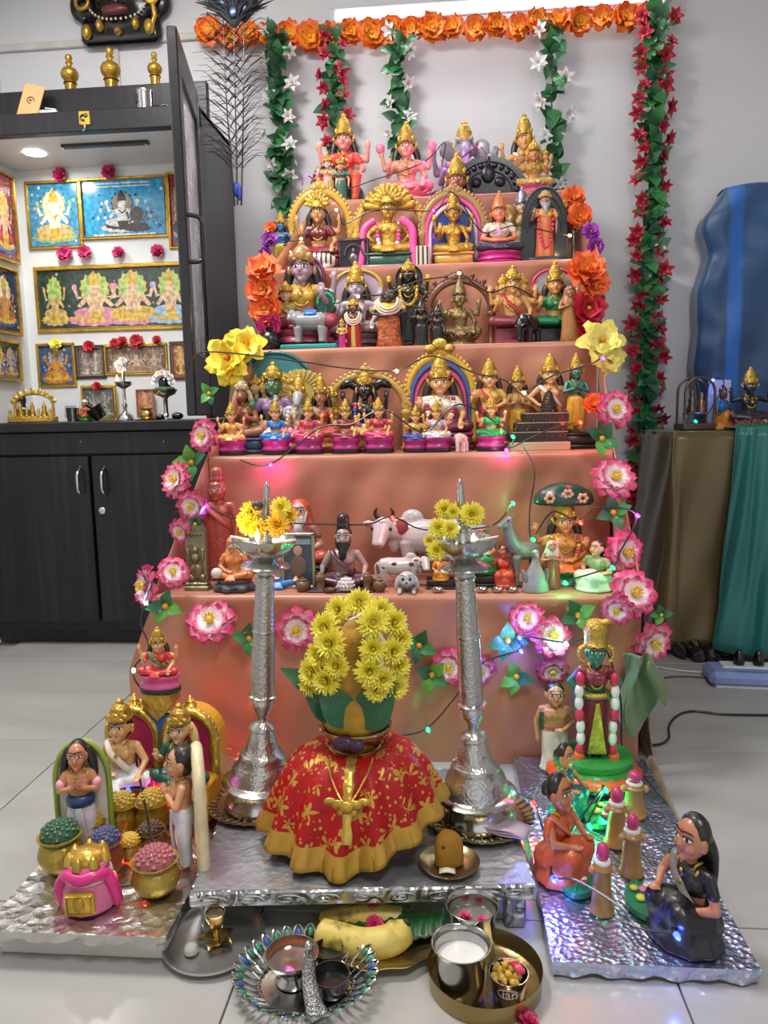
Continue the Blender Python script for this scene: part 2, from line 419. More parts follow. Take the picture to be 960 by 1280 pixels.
for k in range(5):
    x0, x1 = SX[k]; zb = SZ[k-1] if k else 0.0; zt = SZ[k]
    back = SY[k+1]+.012 if k < 4 else WY-.02
    # core of the step, kept just inside the cloth
    G().box(((x0+x1)/2, (SY[k]+.03+back)/2, (zt-.02)/2+.002), (x1-x0-.05, back-SY[k]-.03, zt-.024)).build('step_block', paint('#5b4636', .7), st, False)
    g = G()
    def fn(u, v, k=k, x0=x0, x1=x1, zb=zb, zt=zt, back=back):
        x = x0+(x1-x0)*u; L1 = back-SY[k]; L2 = zt-zb; s = v*(L1+L2+.03)
        if s < L1: return (x, back-s, zt+.0)
        s -= L1
        if s < .03: a_ = s/.03*PI/2; return (x, SY[k]+.008*0-.012*math.sin(a_), zt-.012*(1-math.cos(a_)))
        q = s-.03; am = min(1, q/.06)
        y = SY[k]-.012+fold(x, q, k)*am
        if k == 0:
            y -= .012*(q/L2)*(1+.5*math.sin(x*7+1)); x -= (.09*(1-u)**3)*min(1, q/.2)
            y -= .012*math.sin((x+.25)*10-q*9)*(q/L2)
        return (x, y, zt-.012-q*(L2-.012)/L2)
    g.grid(fn, 90, 46)
    g.build('step_cloth', CLOTH, st)
    if k < 4:   # side curtain falling from the next step's corner to this one's
        for sgn, xi in ((0, x0), (1, x1)):
            x2 = SX[k+1][sgn]; zb2 = zb
            def fs(u, v, xi=xi, x2=x2, k=k, sgn=sgn):
                zt_ = SZ[k]+(SZ[k+1]-SZ[k])*u; y = SY[k]-.01+(SY[k+1]-SY[k])*u
                z = zt_*(1-v)+(SZ[k-1] if k else .0)*v
                sg = 1 if sgn else -1
                return (xi+(x2-xi)*u+sg*(.004+.012*abs(math.sin(u*9+v*4+k))*(v*.7+.1)+.03*v*(k == 0)), y, max(.002, z))
            G().grid(fs, 22, 14).build('side_cloth', CLOTH, st, solid=.002)

# ============================================================ table on the right, its cloths, blue cover
TX0, TX1, TY0, TZ = .80, 1.75, 2.82, .80
tb = thing('side_table', 'dark wooden side table hidden under gold and teal cloths', 'table', ((TX0+TX1)/2, (TY0+WY)/2, 0))
G().box((0, 0, TZ-.025), (TX1-TX0-.04, WY-TY0-.05, .03), bev=.004).build('tabletop', paint('#3a2a20', .5), tb, False)
for sx in (-1, 1):
    for sy in (-1, 1): G().box((sx*((TX1-TX0)/2-.06), sy*((WY-TY0)/2-.06), (TZ-.04)/2), (.045, .045, TZ-.04), bev=.004).build('leg', paint('#3a2a20', .5), tb, False)
def drape(name, label, pts_top, zt, zb, m, amp=.02, freq=18, back=.4, flare=.04, cat='cloth', top=True, seed=0):
    "cloth lying over an edge: top sheet plus a falling skirt along the path"
    P = spline(pts_top, 14); n = len(P)
    def fn(u, v):
        p = P[min(n-1, int(round(u*(n-1))))]; q = P[min(n-1, int(round(u*(n-1)))+1)]; o_ = P[max(0, int(round(u*(n-1)))-1)]
        d = (q-o_); d = d.normalized(); nn = Vector((d.y, -d.x, 0))
        out = flare*v+amp*(.25+.75*v)*(.5*math.sin(u*freq+seed+v*2.5)+.6*math.sin(u*freq*.43+seed*2-v*3))+amp*.4*math.sin(u*freq*1.7+v*9+seed)+amp*.3*abs(math.sin(v*7+u*5))
        zz = zt(p) if callable(zt) else zt; zb_ = zb(u) if callable(zb) else zb
        return tuple(p+nn*(out)+Vector((0, 0, zz*(1-v)+zb_*v-p.z)))
    g = G().grid(fn, n, 26)
    if top:
        z0 = zt if not callable(zt) else None
        c = Vector((sum(p.x for p in P)/n, WY-.06, 0))
        def ft(u, v):
            p = Vector(fn(u, 0)); e = Vector((min(max(p.x, pts_top[0][0]), pts_top[-1][0]), WY-.03, p.z))
            return tuple(p+(e-p)*v)
        g.grid(ft, n, 5)
    o = g.build(name, m, solid=.003)
    return tag(o, label, cat)
GOLDC = satin('gold_satin', '#5d5033', '#75643e', .33); GOLDC.node_tree.nodes['Principled BSDF'].inputs['Metallic'].default_value = .35  # gold tone darkened to carry the shade at this end of the room
TEALC = satin('teal_satin', '#0f5a58', '#16706a', .35)
drape('gold_tablecloth', 'gold satin cloth, tone darkened for shade, hanging to the floor over the side table', [(TX0-.02, WY-.04, 0), (TX0-.025, TY0+.2, 0), (TX0-.01, TY0-.01, 0), (TX0+.05, TY0-.02, 0), (TX0+.4, TY0-.02, 0), (TX1, TY0-.02, 0)], TZ+.006, .03, GOLDC, .012, 26, flare=.05)
drape('teal_cloth', 'glossy teal satin cloth hanging over the front of the gold tablecloth', [(1.0, TY0-.06, 0), (1.03, TY0-.085, 0), (1.1, TY0-.09, 0), (1.35, TY0-.09, 0), (1.7, TY0-.09, 0)], TZ+.02, lambda u: .06-.03*math.sin(u*3), TEALC, .014, 22, flare=.1, seed=2)
BLUEC = satin('blue_tarpaulin', '#1b3d62', '#23507c', .42)
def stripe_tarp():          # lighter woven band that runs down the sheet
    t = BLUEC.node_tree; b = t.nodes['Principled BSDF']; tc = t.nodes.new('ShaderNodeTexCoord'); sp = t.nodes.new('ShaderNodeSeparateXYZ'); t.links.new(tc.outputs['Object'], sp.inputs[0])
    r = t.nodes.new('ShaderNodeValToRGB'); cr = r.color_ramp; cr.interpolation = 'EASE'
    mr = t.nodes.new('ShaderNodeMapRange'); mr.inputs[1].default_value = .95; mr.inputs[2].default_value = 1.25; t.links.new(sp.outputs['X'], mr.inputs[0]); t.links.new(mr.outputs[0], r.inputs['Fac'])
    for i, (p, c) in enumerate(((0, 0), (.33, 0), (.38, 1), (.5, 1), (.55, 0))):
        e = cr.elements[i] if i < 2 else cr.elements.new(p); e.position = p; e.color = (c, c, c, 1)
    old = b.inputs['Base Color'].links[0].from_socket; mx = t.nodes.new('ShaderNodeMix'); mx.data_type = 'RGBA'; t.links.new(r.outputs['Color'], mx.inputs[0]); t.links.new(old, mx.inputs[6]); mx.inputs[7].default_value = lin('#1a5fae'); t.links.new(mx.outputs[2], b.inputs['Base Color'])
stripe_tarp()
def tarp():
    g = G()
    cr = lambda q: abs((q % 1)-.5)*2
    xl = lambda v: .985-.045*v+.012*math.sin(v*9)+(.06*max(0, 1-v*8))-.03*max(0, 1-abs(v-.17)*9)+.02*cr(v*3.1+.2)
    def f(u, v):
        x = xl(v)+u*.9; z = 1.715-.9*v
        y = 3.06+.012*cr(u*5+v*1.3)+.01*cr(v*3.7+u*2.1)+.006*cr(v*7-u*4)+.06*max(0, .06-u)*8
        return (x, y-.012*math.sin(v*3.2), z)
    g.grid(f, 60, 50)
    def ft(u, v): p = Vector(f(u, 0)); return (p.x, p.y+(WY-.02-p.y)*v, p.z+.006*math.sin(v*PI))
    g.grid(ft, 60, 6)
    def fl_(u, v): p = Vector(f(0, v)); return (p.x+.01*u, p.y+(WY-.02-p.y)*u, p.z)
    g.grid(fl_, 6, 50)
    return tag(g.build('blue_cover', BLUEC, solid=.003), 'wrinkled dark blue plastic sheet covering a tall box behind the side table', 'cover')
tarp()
# ============================================================ figurine kit
# upper body nominal: seat at z 0, shoulders .46, head centre .66, crown tip 1.0; front is -y
def hand(g, p, d, n, k=1.):
    p = Vector(p); d = Vector(d).normalized(); n = Vector(n).normalized(); sd = d.cross(n).normalized()
    g.cap(p, p+d*.05*k, .03*k, .036*k, 8)
    for i, L in enumerate((.05, .062, .058, .042)):
        q = p+d*.07*k+sd*((i-1.5)*.021*k); g.cap(q, q+d*L*k*.6, .0125*k, .012*k, 6); g.cap(q+d*L*k*.6, q+d*L*k-n*.0*k+n*.006*k, .012*k, .0095*k, 6)
    q = p+d*.02*k-sd*.032*k; g.cap(q, q+(d-sd*.8).normalized()*.045*k, .0135*k, .011*k, 6)
ARM = {  # elbow, hand, finger direction, palm normal (x mirrored by side)
    'abhaya': ((.29, -.03, .28), (.25, -.19, .37), (0, -.1, 1), (0, -1, 0)),
    'varada': ((.29, -.01, .26), (.25, -.2, .16), (0, -.5, -.85), (0, -.85, .5)),
    'raise': ((.34, .03, .40), (.37, -.02, .55), (.05, 0, 1), (0, -1, 0)),
    'lap': ((.28, -.02, .25), (.1, -.2, .17), (-1, -.3, 0), (0, -.3, 1)),
    'pray': ((.26, -.08, .26), (.03, -.19, .33), (-.05, -.25, 1), (-1, 0, 0)),
    'knee': ((.3, -.02, .27), (.29, -.19, .17), (0, -1, -.3), (0, -.3, 1)),
    'down': ((.26, .01, .22), (.25, -.05, .02), (0, -.15, -1), (-1, 0, 0)),
    'reach': ((.25, -.1, .3), (.13, -.3, .27), (-.2, -1, .1), (0, -.2, 1)),
    'book': ((.27, -.05, .26), (.14, -.2, .28), (-.6, -.3, .5), (0, -1, 0)),
    'hip': ((.33, .02, .3), (.19, -.06, .16), (-.8, -.4, -.2), (0, -.3, 1)),
}
def human_head(g, c=(0, -.012, .66), k=1.):
    x, y, z = c
    g.ell((x, y, z), (.09*k, .1*k, .12*k), n=16, k=10).ell((x, y-.03*k, z-.062*k), (.068*k, .068*k, .062*k))
    g.ell((x, y-.082*k, z-.102*k), (.026*k, .022*k, .02*k))
    g.cap((x, y-.093*k, z+.025*k), (x, y-.112*k, z-.02*k), .012*k, .02*k, 8)
    g.ell((x, y-.092*k, z-.055*k), (.028*k, .016*k, .013*k))
    for s in (-1, 1):
        g.ell((x+s*.092*k, y+.012*k, z-.01*k), (.016*k, .028*k, .045*k)); g.ell((x+s*.045*k, y-.07*k, z-.035*k), (.03*k, .028*k, .03*k))
def torso(g, fat=1., bust=0):
    g.tube([(0, 0, .02), (0, 0, .1), (0, 0, .2), (0, -.004, .3), (0, -.006, .38), (0, 0, .45), (0, 0, .5)], [.12*fat, .155*fat, .128*fat, .145*fat, .165*fat, .15*fat, .06], 16, sq=.72)
    g.cap((-.155, 0, .452), (.155, 0, .452), .058)
    for s in (-1, 1): g.ell((s*.075, -.09*fat, .365), (.068, .04+.03*bust, .06))
    g.cap((0, 0, .48), (0, -.005, .58), .05)
def arms_of(g, arms):
    for i, a in enumerate(arms):
        if a is None: continue
        s = 1 if i % 2 else -1; e, h, d, n = ARM[a]
        mx = lambda v: (v[0]*s, v[1], v[2]); sh = (s*.185, (.03 if i > 1 else 0), .452)
        g.cap(sh, mx(e), .054, .043); g.cap(mx(e), mx(h), .042, .029); hand(g, mx(h), mx(d), mx(n))
NP = .565   # neck pivot about which heads of clay dolls are enlarged
def body_mesh(arms, head='human', fat=1., bust=0, hk=1.):
    def mk():
        g = G(); torso(g, fat, bust); arms_of(g, arms)
        if head == 'human': human_head(g, (0, -.012*hk, NP+(.66-NP)*hk), hk)
        elif head == 'elephant':
            g.ell((0, -.01, .67), (.13, .12, .14)); g.ell((-.05, -.05, .74), (.06, .06, .06)); g.ell((.05, -.05, .74), (.06, .06, .06))
            g.tube(spline([(0, -.1, .66), (0, -.17, .6), (.005, -.2, .5), (.02, -.21, .4), (.07, -.23, .33), (.11, -.24, .36)], 5), [.07-.045*i/25 for i in range(26)], 10)
            for s in (-1, 1):
                g.ell((s*.2, .02, .66), (.12, .025, .13), (0, s*.25, s*-.35)); g.cap((s*.06, -.11, .6), (s*.085, -.2, .57), .017, .01, 6); g.ell((s*.07, -.08, .61), (.05, .05, .06))
        elif head == 'horse':
            g.ell((0, 0, .68), (.09, .1, .1)); g.tube([(0, -.02, .69), (0, -.1, .64), (0, -.16, .57), (0, -.19, .53)], [.09, .085, .066, .055], 12); g.ell((0, -.2, .525), (.055, .04, .045))
            for s in (-1, 1): g.cap((s*.065, .01, .76), (s*.085, 0, .83), .025, .008, 6)
        elif head == 'monkey':
            human_head(g); g.ell((0, -.1, .61), (.065, .06, .055)); g.ell((0, -.085, .7), (.075, .03, .02))
        return blend(g, 'body')
    return cached(('body', arms, head, fat, bust, hk), mk)
def eye_mesh():
    def mk():
        g = G().mat(0).ell((0, 0, 0), (.027, .01, .0125), n=10, k=6).mat(1).ell((0, -.006, 0), (.0115, .0065, .0115), n=8, k=6)
        g.tube([(-.032, -.003, .008), (-.015, -.009, .0155), (.01, -.009, .016), (.034, 0, .007)], .0035, 5)
        g.tube([(-.036, -.001, .03), (-.01, -.008, .042), (.02, -.005, .04), (.038, .008, .03)], [.003, .0055, .005, .002], 5)
        return g.mesh('eye')
    return cached('eye', mk)
def lips_mesh():
    return cached('lips', lambda: G().ell((0, 0, .004), (.026, .008, .007), n=10, k=5).ell((0, .001, -.005), (.02, .009, .007), n=10, k=5).mesh('lips'))
def crown_mesh(kind):
    def mk():
        g = G()
        if kind == 'kirita':
            g.lathe([(.094, .70), (.108, .715), (.11, .74), (.1, .75), (.104, .77), (.096, .80), (.1, .815), (.085, .85), (.088, .865), (.066, .9), (.068, .91), (.04, .94), (.03, .952), (.036, .965), (.03, .98), (.012, .995), (.002, 1.0)], (0, .005, 0), 20, (10, .05))
            g.ell((0, -.108, .775), (.035, .014, .05)); g.ell((0, -.115, .775), (.014, .01, .018))
            for s in (-1, 1): g.ell((s*.085, -.06, .765), (.026, .02, .04)); g.ell((s*.125, -.01, .68), (.018, .03, .05), (0, s*.3, 0))
        elif kind == 'low':
            g.lathe([(.094, .715), (.112, .73), (.113, .755), (.1, .765), (.104, .79), (.085, .825), (.086, .835), (.055, .865), (.03, .885), (.034, .9), (.026, .915), (.002, .93)], (0, .005, 0), 20, (12, .06))
            g.ell((0, -.108, .78), (.05, .014, .045))
            for s in (-1, 1): g.ell((s*.08, -.07, .77), (.03, .02, .035)); g.ell((s*.122, -.01, .65), (.02, .025, .045))
        elif kind == 'cone':
            g.lathe([(.096, .70), (.11, .72), (.105, .75), (.09, .8), (.065, .86), (.035, .92), (.018, .945), (.024, .96), (.002, .985)], (0, .005, 0), 20)
            for s in (-1, 1): g.ell((s*.12, -.01, .63), (.018, .02, .03))
        elif kind == 'fan':     # tall scalloped tiara
            g.lathe([(.094, .71), (.112, .725), (.112, .76), (.1, .8), (.075, .83), (.002, .85)], (0, .005, 0), 20)
            for i in range(-4, 5):
                a = i*.36; g.ell((.11*math.sin(a)*1.15, -.05, .76+.12*math.cos(a)), (.03, .018, .075), (0, a, 0))
        elif kind == 'turban':
            g.tube([(.085*math.cos(a)*1.15, .1*math.sin(a), .745+.01*math.sin(3*a)) for a in [k*2*PI/20 for k in range(20)]], .036, 8, True)
            g.tube([(.06*math.cos(a)*1.1, .075*math.sin(a)+.01, .79+.01*math.cos(3*a)) for a in [k*2*PI/18 for k in range(18)]], .034, 8, True)
            g.ell((0, .01, .815), (.07, .08, .04))
        elif kind == 'tall':    # flat-topped ribbed crown leaning right
            g.lathe([(.1, .70), (.118, .715), (.118, .745), (.108, .755), (.112, .80), (.12, .88), (.118, .92), (.095, .955), (.05, .97), (.002, .972)], (0, .005, 0), 28, (14, .045, lambda q: 1 if .25 < q < .8 else .2))
            g.tube(spline([(.05, 0, .93), (.1, -.02, .955), (.15, -.01, .945), (.17, 0, .92)], 5), [.04-.0018*i for i in range(16)], 10)
            for s in (-1, 1):
                g.tube(spline([(s*.11, -.02, .72), (s*.165, -.02, .69), (s*.16, -.02, .6), (s*.12, -.03, .57)], 5), .022, 8)
        return g.mesh('crown')
    return cached(('crown', kind), mk)
CTOP = {'kirita': 1.0, 'low': .93, 'cone': .985, 'fan': .96, 'turban': .86, 'tall': .975, 'bun': .92, 'hair': .8, 'long': .8, 'none': .79, 'hood': .83}
def hair_mesh(kind):
    def mk():
        g = G()
        if kind == 'short':
            g.ell((0, .022, .69), (.102, .105, .112)); g.ell((0, .04, .6), (.08, .06, .07))
        elif kind == 'shoulder':     # locks falling on both shoulders
            g.ell((0, .03, .69), (.102, .1, .108))
            for s in (-1, 1): g.tube(spline([(s*.085, .03, .72), (s*.125, .03, .62), (s*.15, .02, .52), (s*.17, .0, .43)], 4), [.03, .04, .045, .048, .05, .05, .048, .045, .042, .038, .033, .026, .012], 8)
        elif kind == 'back':
            g.ell((0, .025, .69), (.104, .105, .112)); g.tube(spline([(0, .08, .68), (0, .12, .55), (0, .13, .4), (0, .13, .25)], 4), [.08, .09, .1, .105, .105, .1, .1, .095, .09, .08, .07, .05, .02], 10, sq=.6)
        elif kind == 'topknot':
            g.ell((0, .022, .69), (.102, .105, .112)); g.ell((0, .04, .6), (.085, .06, .09)); g.lathe([(.075, .77), (.085, .79), (.07, .82), (.075, .85), (.07, .9), (.04, .93), (.002, .94)], (0, .01, 0), 14)
        elif kind == 'bun':
            g.ell((0, .025, .69), (.104, .105, .112)); g.ell((0, .13, .66), (.06, .05, .06))
        elif kind == 'veil':
            g.tube([(0, .02, .805), (0, .02, .79), (0, .03, .74), (0, .04, .68), (0, .06, .6), (0, .06, .5), (0, .06, .4)], [.02, .07, .115, .125, .14, .17, .2], 16, sq=.85)
        return blend(g, 'hair', .014, 2)
    return cached(('hair', kind), mk)
def seat_mesh(kind):
    def mk():
        g = G()
        if kind == 'lotus':
            g.ell((0, .02, .1), (.21, .16, .12))
            for s in (-1, 1):
                g.cap((s*.1, 0, .1), (s*.33, -.11, .09), .115, .09); g.cap((s*.33, -.11, .085), (-s*.05, -.24, .06), .085, .055)
            g.ell((0, -.2, .05), (.16, .1, .05))
            for i in range(-2, 3): g.cap((i*.012, -.25, .1), (i*.045, -.33, .015), .02, .026, 6)
        elif kind == 'lalita':      # one leg folded, one hanging
            g.ell((0, .02, .1), (.21, .16, .12))
            g.cap((-.1, 0, .1), (-.33, -.1, .09), .115, .09); g.cap((-.33, -.1, .085), (.02, -.24, .06), .085, .055)
            g.cap((.1, 0, .1), (.2, -.24, .1), .11, .09); g.cap((.2, -.24, .1), (.18, -.28, -.22), .085, .055)
        elif kind == 'kneel':       # knees drawn up, hem on the ground
            g.ell((0, .06, .13), (.2, .2, .15))
            for s in (-1, 1): g.cap((s*.09, .02, .14), (s*.1, -.24, .22), .12, .1); g.cap((s*.1, -.24, .22), (s*.1, -.2, .05), .095, .08)
            g.ell((0, -.15, .2), (.17, .17, .13)); g.ell((0, -.22, .1), (.17, .12, .12))
            g.lathe([(.24, 0), (.25, .02), (.21, .1), (.17, .2)], (0, -.05, 0), 20, (10, .03), 1, 1.25)
        return blend(g, 'garment')
    return cached(('seat', kind), mk)
def skirt_mesh(kind):
    # standing: waist at z .5, hem at .03 (in figure units, torso scale .7)
    def mk():
        g = G()
        if kind == 'skirt':
            g.lathe([(.07, .56), (.098, .545), (.112, .5), (.118, .42), (.112, .3), (.108, .18), (.118, .08), (.13, .03), (.1, .028)], (0, 0, 0), 48, (16, .07, lambda q: q), 1.12, .85)
            g.prism([(-.012, .5), (.012, .5), (.05, .04), (-.05, .04)], -.118, -.09)
        elif kind == 'dhoti':
            g.lathe([(.07, .56), (.1, .545), (.115, .5), (.115, .42), (.09, .36)], (0, 0, 0), 24, None, 1.12, .85)
            for s in (-1, 1): g.tube([(s*.06, 0, .46), (s*.068, -.01, .34), (s*.068, -.012, .24), (s*.064, 0, .14), (s*.062, .0, .05)], [.068, .075, .06, .058, .05], 14)
            for i in range(-2, 3): g.tube([(i*.008, -.1, .5), (i*.014, -.105, .35), (i*.022, -.085, .16), (i*.025, -.075, .1)], [.01, .015, .017, .012], 6)
        elif kind == 'robe':
            g.tube([(0, 0, .7), (0, 0, .6), (0, 0, .48), (0, .005, .3), (0, .01, .15), (0, .01, .04), (0, .01, .02)], [.1, .125, .13, .135, .145, .16, .15], 40, sq=.8)
        return g.mesh('garment')
    return cached(('skirt', kind), mk)
def foot_mesh(): return cached('foot', lambda: blend(G().cap((0, .01, .03), (0, -.06, .018), .026, .02).ell((0, -.075, .014), (.026, .022, .013)).cap((0, .01, .03), (0, .01, .08), .024, .022), 'foot', .008, 2))
def blouse_mesh(bust=0):
    def mk():
        g = G(); g.tube([(0, 0, .27), (0, -.004, .3), (0, -.006, .38), (0, 0, .44), (0, 0, .495)], [.145, .155, .176, .165, .085], 16, sq=.74)
        g.cap((-.15, 0, .452), (.15, 0, .452), .066)
        for s in (-1, 1): g.ell((s*.075, -.092, .365), (.074, .05+.03*bust, .066)); g.cap((s*.185, 0, .45), (s*.24, -.012, .365), .064, .06)
        return blend(g, 'blouse')
    return cached(('blouse', bust), mk)
def sash_mesh():
    def mk():
        pts = spline([(-.15, .08, .47), (-.16, -.03, .505), (-.1, -.125, .42), (0, -.15, .33), (.1, -.13, .22), (.17, -.03, .13), (.13, .11, .17), (-.02, .12, .33), (-.14, .1, .45)], 5)
        return G().tube(pts, .036, 8, sq=.4).mesh('sash')
    return cached('sash', mk)
def necklace_mesh(kind=1):
    def mk():
        g = G()
        for (w, d, z0, z1, r) in ((.085, .08, .53, .45, .011), (.11, .12, .5, .38, .012), (.12, .15, .49, .26, .012))[:kind+1]:
            g.tube([(w*math.sin(a), -.055-(d-.05)*math.cos(a)*.75 if abs(a) < 1.6 else .03, z1+(z0-z1)*(1-math.cos(a))*.9) for a in [(-1.7+k*3.4/16) for k in range(17)]], r, 6)
        g.ell((0, -.17, .375), (.026, .014, .028)); g.ell((0, -.145, .45), (.018, .012, .02))
        return g.mesh('necklace')
    return cached(('neck', kind), mk)
def garland_mesh(bot=.08, w=.17, bead=.036, nc=3, n=23):
    def mk():
        g = G()
        for i in range(n):
            a = -1.75+3.5*i/(n-1); q = math.cos(a)
            z = bot+(.47-bot)*(1-max(q, -.2))/1.2*1.0; x = w*math.sin(a)*(1.0 if abs(a) < 1.2 else .97)
            y = -.16-.03*q if abs(a) < 1.45 else -.05
            g.mat((i//2) % nc).ell((x, y, z), (bead, bead*.8, bead*.95), n=8, k=6)
        return g.mesh('garland')
    return cached(('garl', bot, w, bead, nc, n), mk)
def lotus_mesh(n=12, layers=2):
    def mk():
        g = G(); g.lathe([(.3, 0), (.36, .01), (.34, .05), (.28, .09), (.3, .16), (.29, .17)], n=28)
        for L in range(layers):
            for i in range(n):
                a = 2*PI*(i+.5*L)/n; up = (1 if L == 0 else -1)
                def f(u, v, a=a, up=up):
                    wd = .095*math.sin(PI*min(1, .12+.88*v)**.8)*(1 if v < .999 else .15); rr = .28+.15*v-.03*v*v; z = .085+up*(.02+.1*v**1.4)-(.0 if up > 0 else .0)
                    b = a+(u-.5)*2*wd/rr; q = rr-.03*(2*u-1)**2
                    return (q*math.cos(b), q*math.sin(b), max(.004, z))
                g.grid(f, 5, 5)
        return g.mesh('lotus_base')
    return cached(('lotus', n, layers), mk)
def tier_mesh(kind):
    def mk():
        g = G()
        if kind == 'waist': # concave drum of the small goddess row, dark foot
            g.mat(1).lathe([(.40, 0), (.41, .02), (.41, .1), (.38, .11)], n=28, sy=.75)
            g.mat(0).lathe([(.385, .105), (.40, .13), (.39, .17), (.35, .21), (.345, .25), (.36, .29), (.4, .34), (.41, .37), (.40, .40), (.3, .41)], n=28, sy=.75)
        elif kind == 'round':
            g.mat(1).lathe([(.38, 0), (.40, .02), (.4, .06), (.37, .07)], n=28, sy=.85)
            g.mat(0).lathe([(.36, .065), (.39, .09), (.38, .13), (.33, .16), (.36, .2), (.36, .23), (.3, .24)], n=28, sy=.85)
        elif kind == 'box':
            g.mat(1).box((0, 0, .03), (.84, .62, .06), bev=.012); g.mat(0).box((0, 0, .13), (.76, .56, .14), bev=.02).box((0, 0, .215), (.82, .6, .04), bev=.012)
        elif kind == 'disc':
            g.mat(1).lathe([(.24, 0), (.26, .01), (.26, .03), (.25, .035)], n=24, sy=.8); g.mat(0).lathe([(.23, .034), (.24, .045), (.22, .065), (.2, .07)], n=24, sy=.8)
        return g.mesh('pedestal')
    return cached(('tier', kind), mk)
THI = {'lotus': .17, 'waist': .41, 'round': .24, 'box': .235, 'disc': .07}
def arch_mesh(kind):
    "arched back-piece, nominal: half width .5, springing z .5, crown z 1.0; y 0"
    def mk():
        g = G(); N = 26
        path = [(-.46, 0, 0), (-.46, 0, .25)]+[(-.46*math.cos(PI*i/N), 0, .5+.42*math.sin(PI*i/N)) for i in range(N+1)]+[(.46, 0, .25), (.46, 0, 0)]
        if kind in ('arch', 'double'):
            g.mat(0).tube(path, .05, 8, sq=.8)
            for i in range(0, N+1):
                a = PI*i/N; g.ell((-.505*math.cos(a), -.01, .5+.465*math.sin(a)), (.03, .028, .03), n=8, k=5)
            g.ell((0, -.02, .98), (.075, .04, .055)).ell((-.07, -.02, .955), (.05, .035, .04)).ell((.07, -.02, .955), (.05, .035, .04)).ell((0, -.03, 1.03), (.03, .025, .03))
            for s in (-1, 1):
                g.lathe([(.07, 0), (.075, .03), (.05, .05), (.045, .4), (.065, .43), (.07, .47), (.04, .5)], (s*.46, 0, 0), 12)
                g.tube([(s*(.46+.05*math.cos(a)*(1-a/9)), -.02, .53+.06*math.sin(a)*(1-a/9)) for a in [k*.5 for k in range(13)]], .025, 6)
            if kind == 'double':
                g.mat(1).tube([(x*.87, -.02, z*.92) for x, y, z in path], .03, 6); g.mat(2).tube([(x*.75, -.02, z*.84) for x, y, z in path], .028, 6)
        elif kind == 'oval':
            g.mat(0).tube([(.36*math.cos(a), 0, .62+.38*math.sin(a)) for a in [2*PI*k/36 for k in range(36)]], .035, 8, True)
            g.mat(1).prism([(.35*math.cos(2*PI*k/32), .62+.37*math.sin(2*PI*k/32)) for k in range(32)], .0, .03)
        elif kind == 'disc':
            g.mat(0).tube([(.5*math.cos(a), 0, .5+.5*math.sin(a)) for a in [2*PI*k/40 for k in range(40)]], .03, 8, True)
            g.mat(1).prism([(.49*math.cos(2*PI*k/36), .5+.49*math.sin(2*PI*k/36)) for k in range(36)], .0, .03)
        elif kind == 'slab':
            out = [(-.46, 0)]+[(-.46*math.cos(PI*i/20), .5+.48*math.sin(PI*i/20)) for i in range(21)]+[(.46, 0)]
            g.mat(0).prism(out, -.04, .06)
            for q in (.96, .86, .76): g.mat(1).tube([(x*q, -.045, z*q+.02) for x, z in out[1:-1]], .016, 6)
        elif kind == 'rays':
            g.mat(0).prism([(.5*math.cos(2*PI*k/48)*(1 if k % 2 else .93), .5+.5*math.sin(2*PI*k/48)*(1 if k % 2 else .93)) for k in range(48)], 0, .03)
            for k in range(28): a = 2*PI*k/28; g.cap((.25*math.cos(a), -.01, .5+.25*math.sin(a)), (.46*math.cos(a), -.01, .5+.46*math.sin(a)), .014, .02, 6)
        return g.mesh('arch')
    return cached(('arch', kind), mk)
def panel_mesh(): return cached('panel', lambda: G().prism([(-.44, .02)]+[(-.44*math.cos(PI*i/20), .5+.4*math.sin(PI*i/20)) for i in range(21)]+[(.44, .02)], .0, .03).mesh('back_panel'))
WHT = lambda: paint('#e8e4dc', .35, 0, .05)
BLK = lambda: paint('#0b0a0d', .25, 0, .05)
RED = lambda: paint('#b3262c', .3)
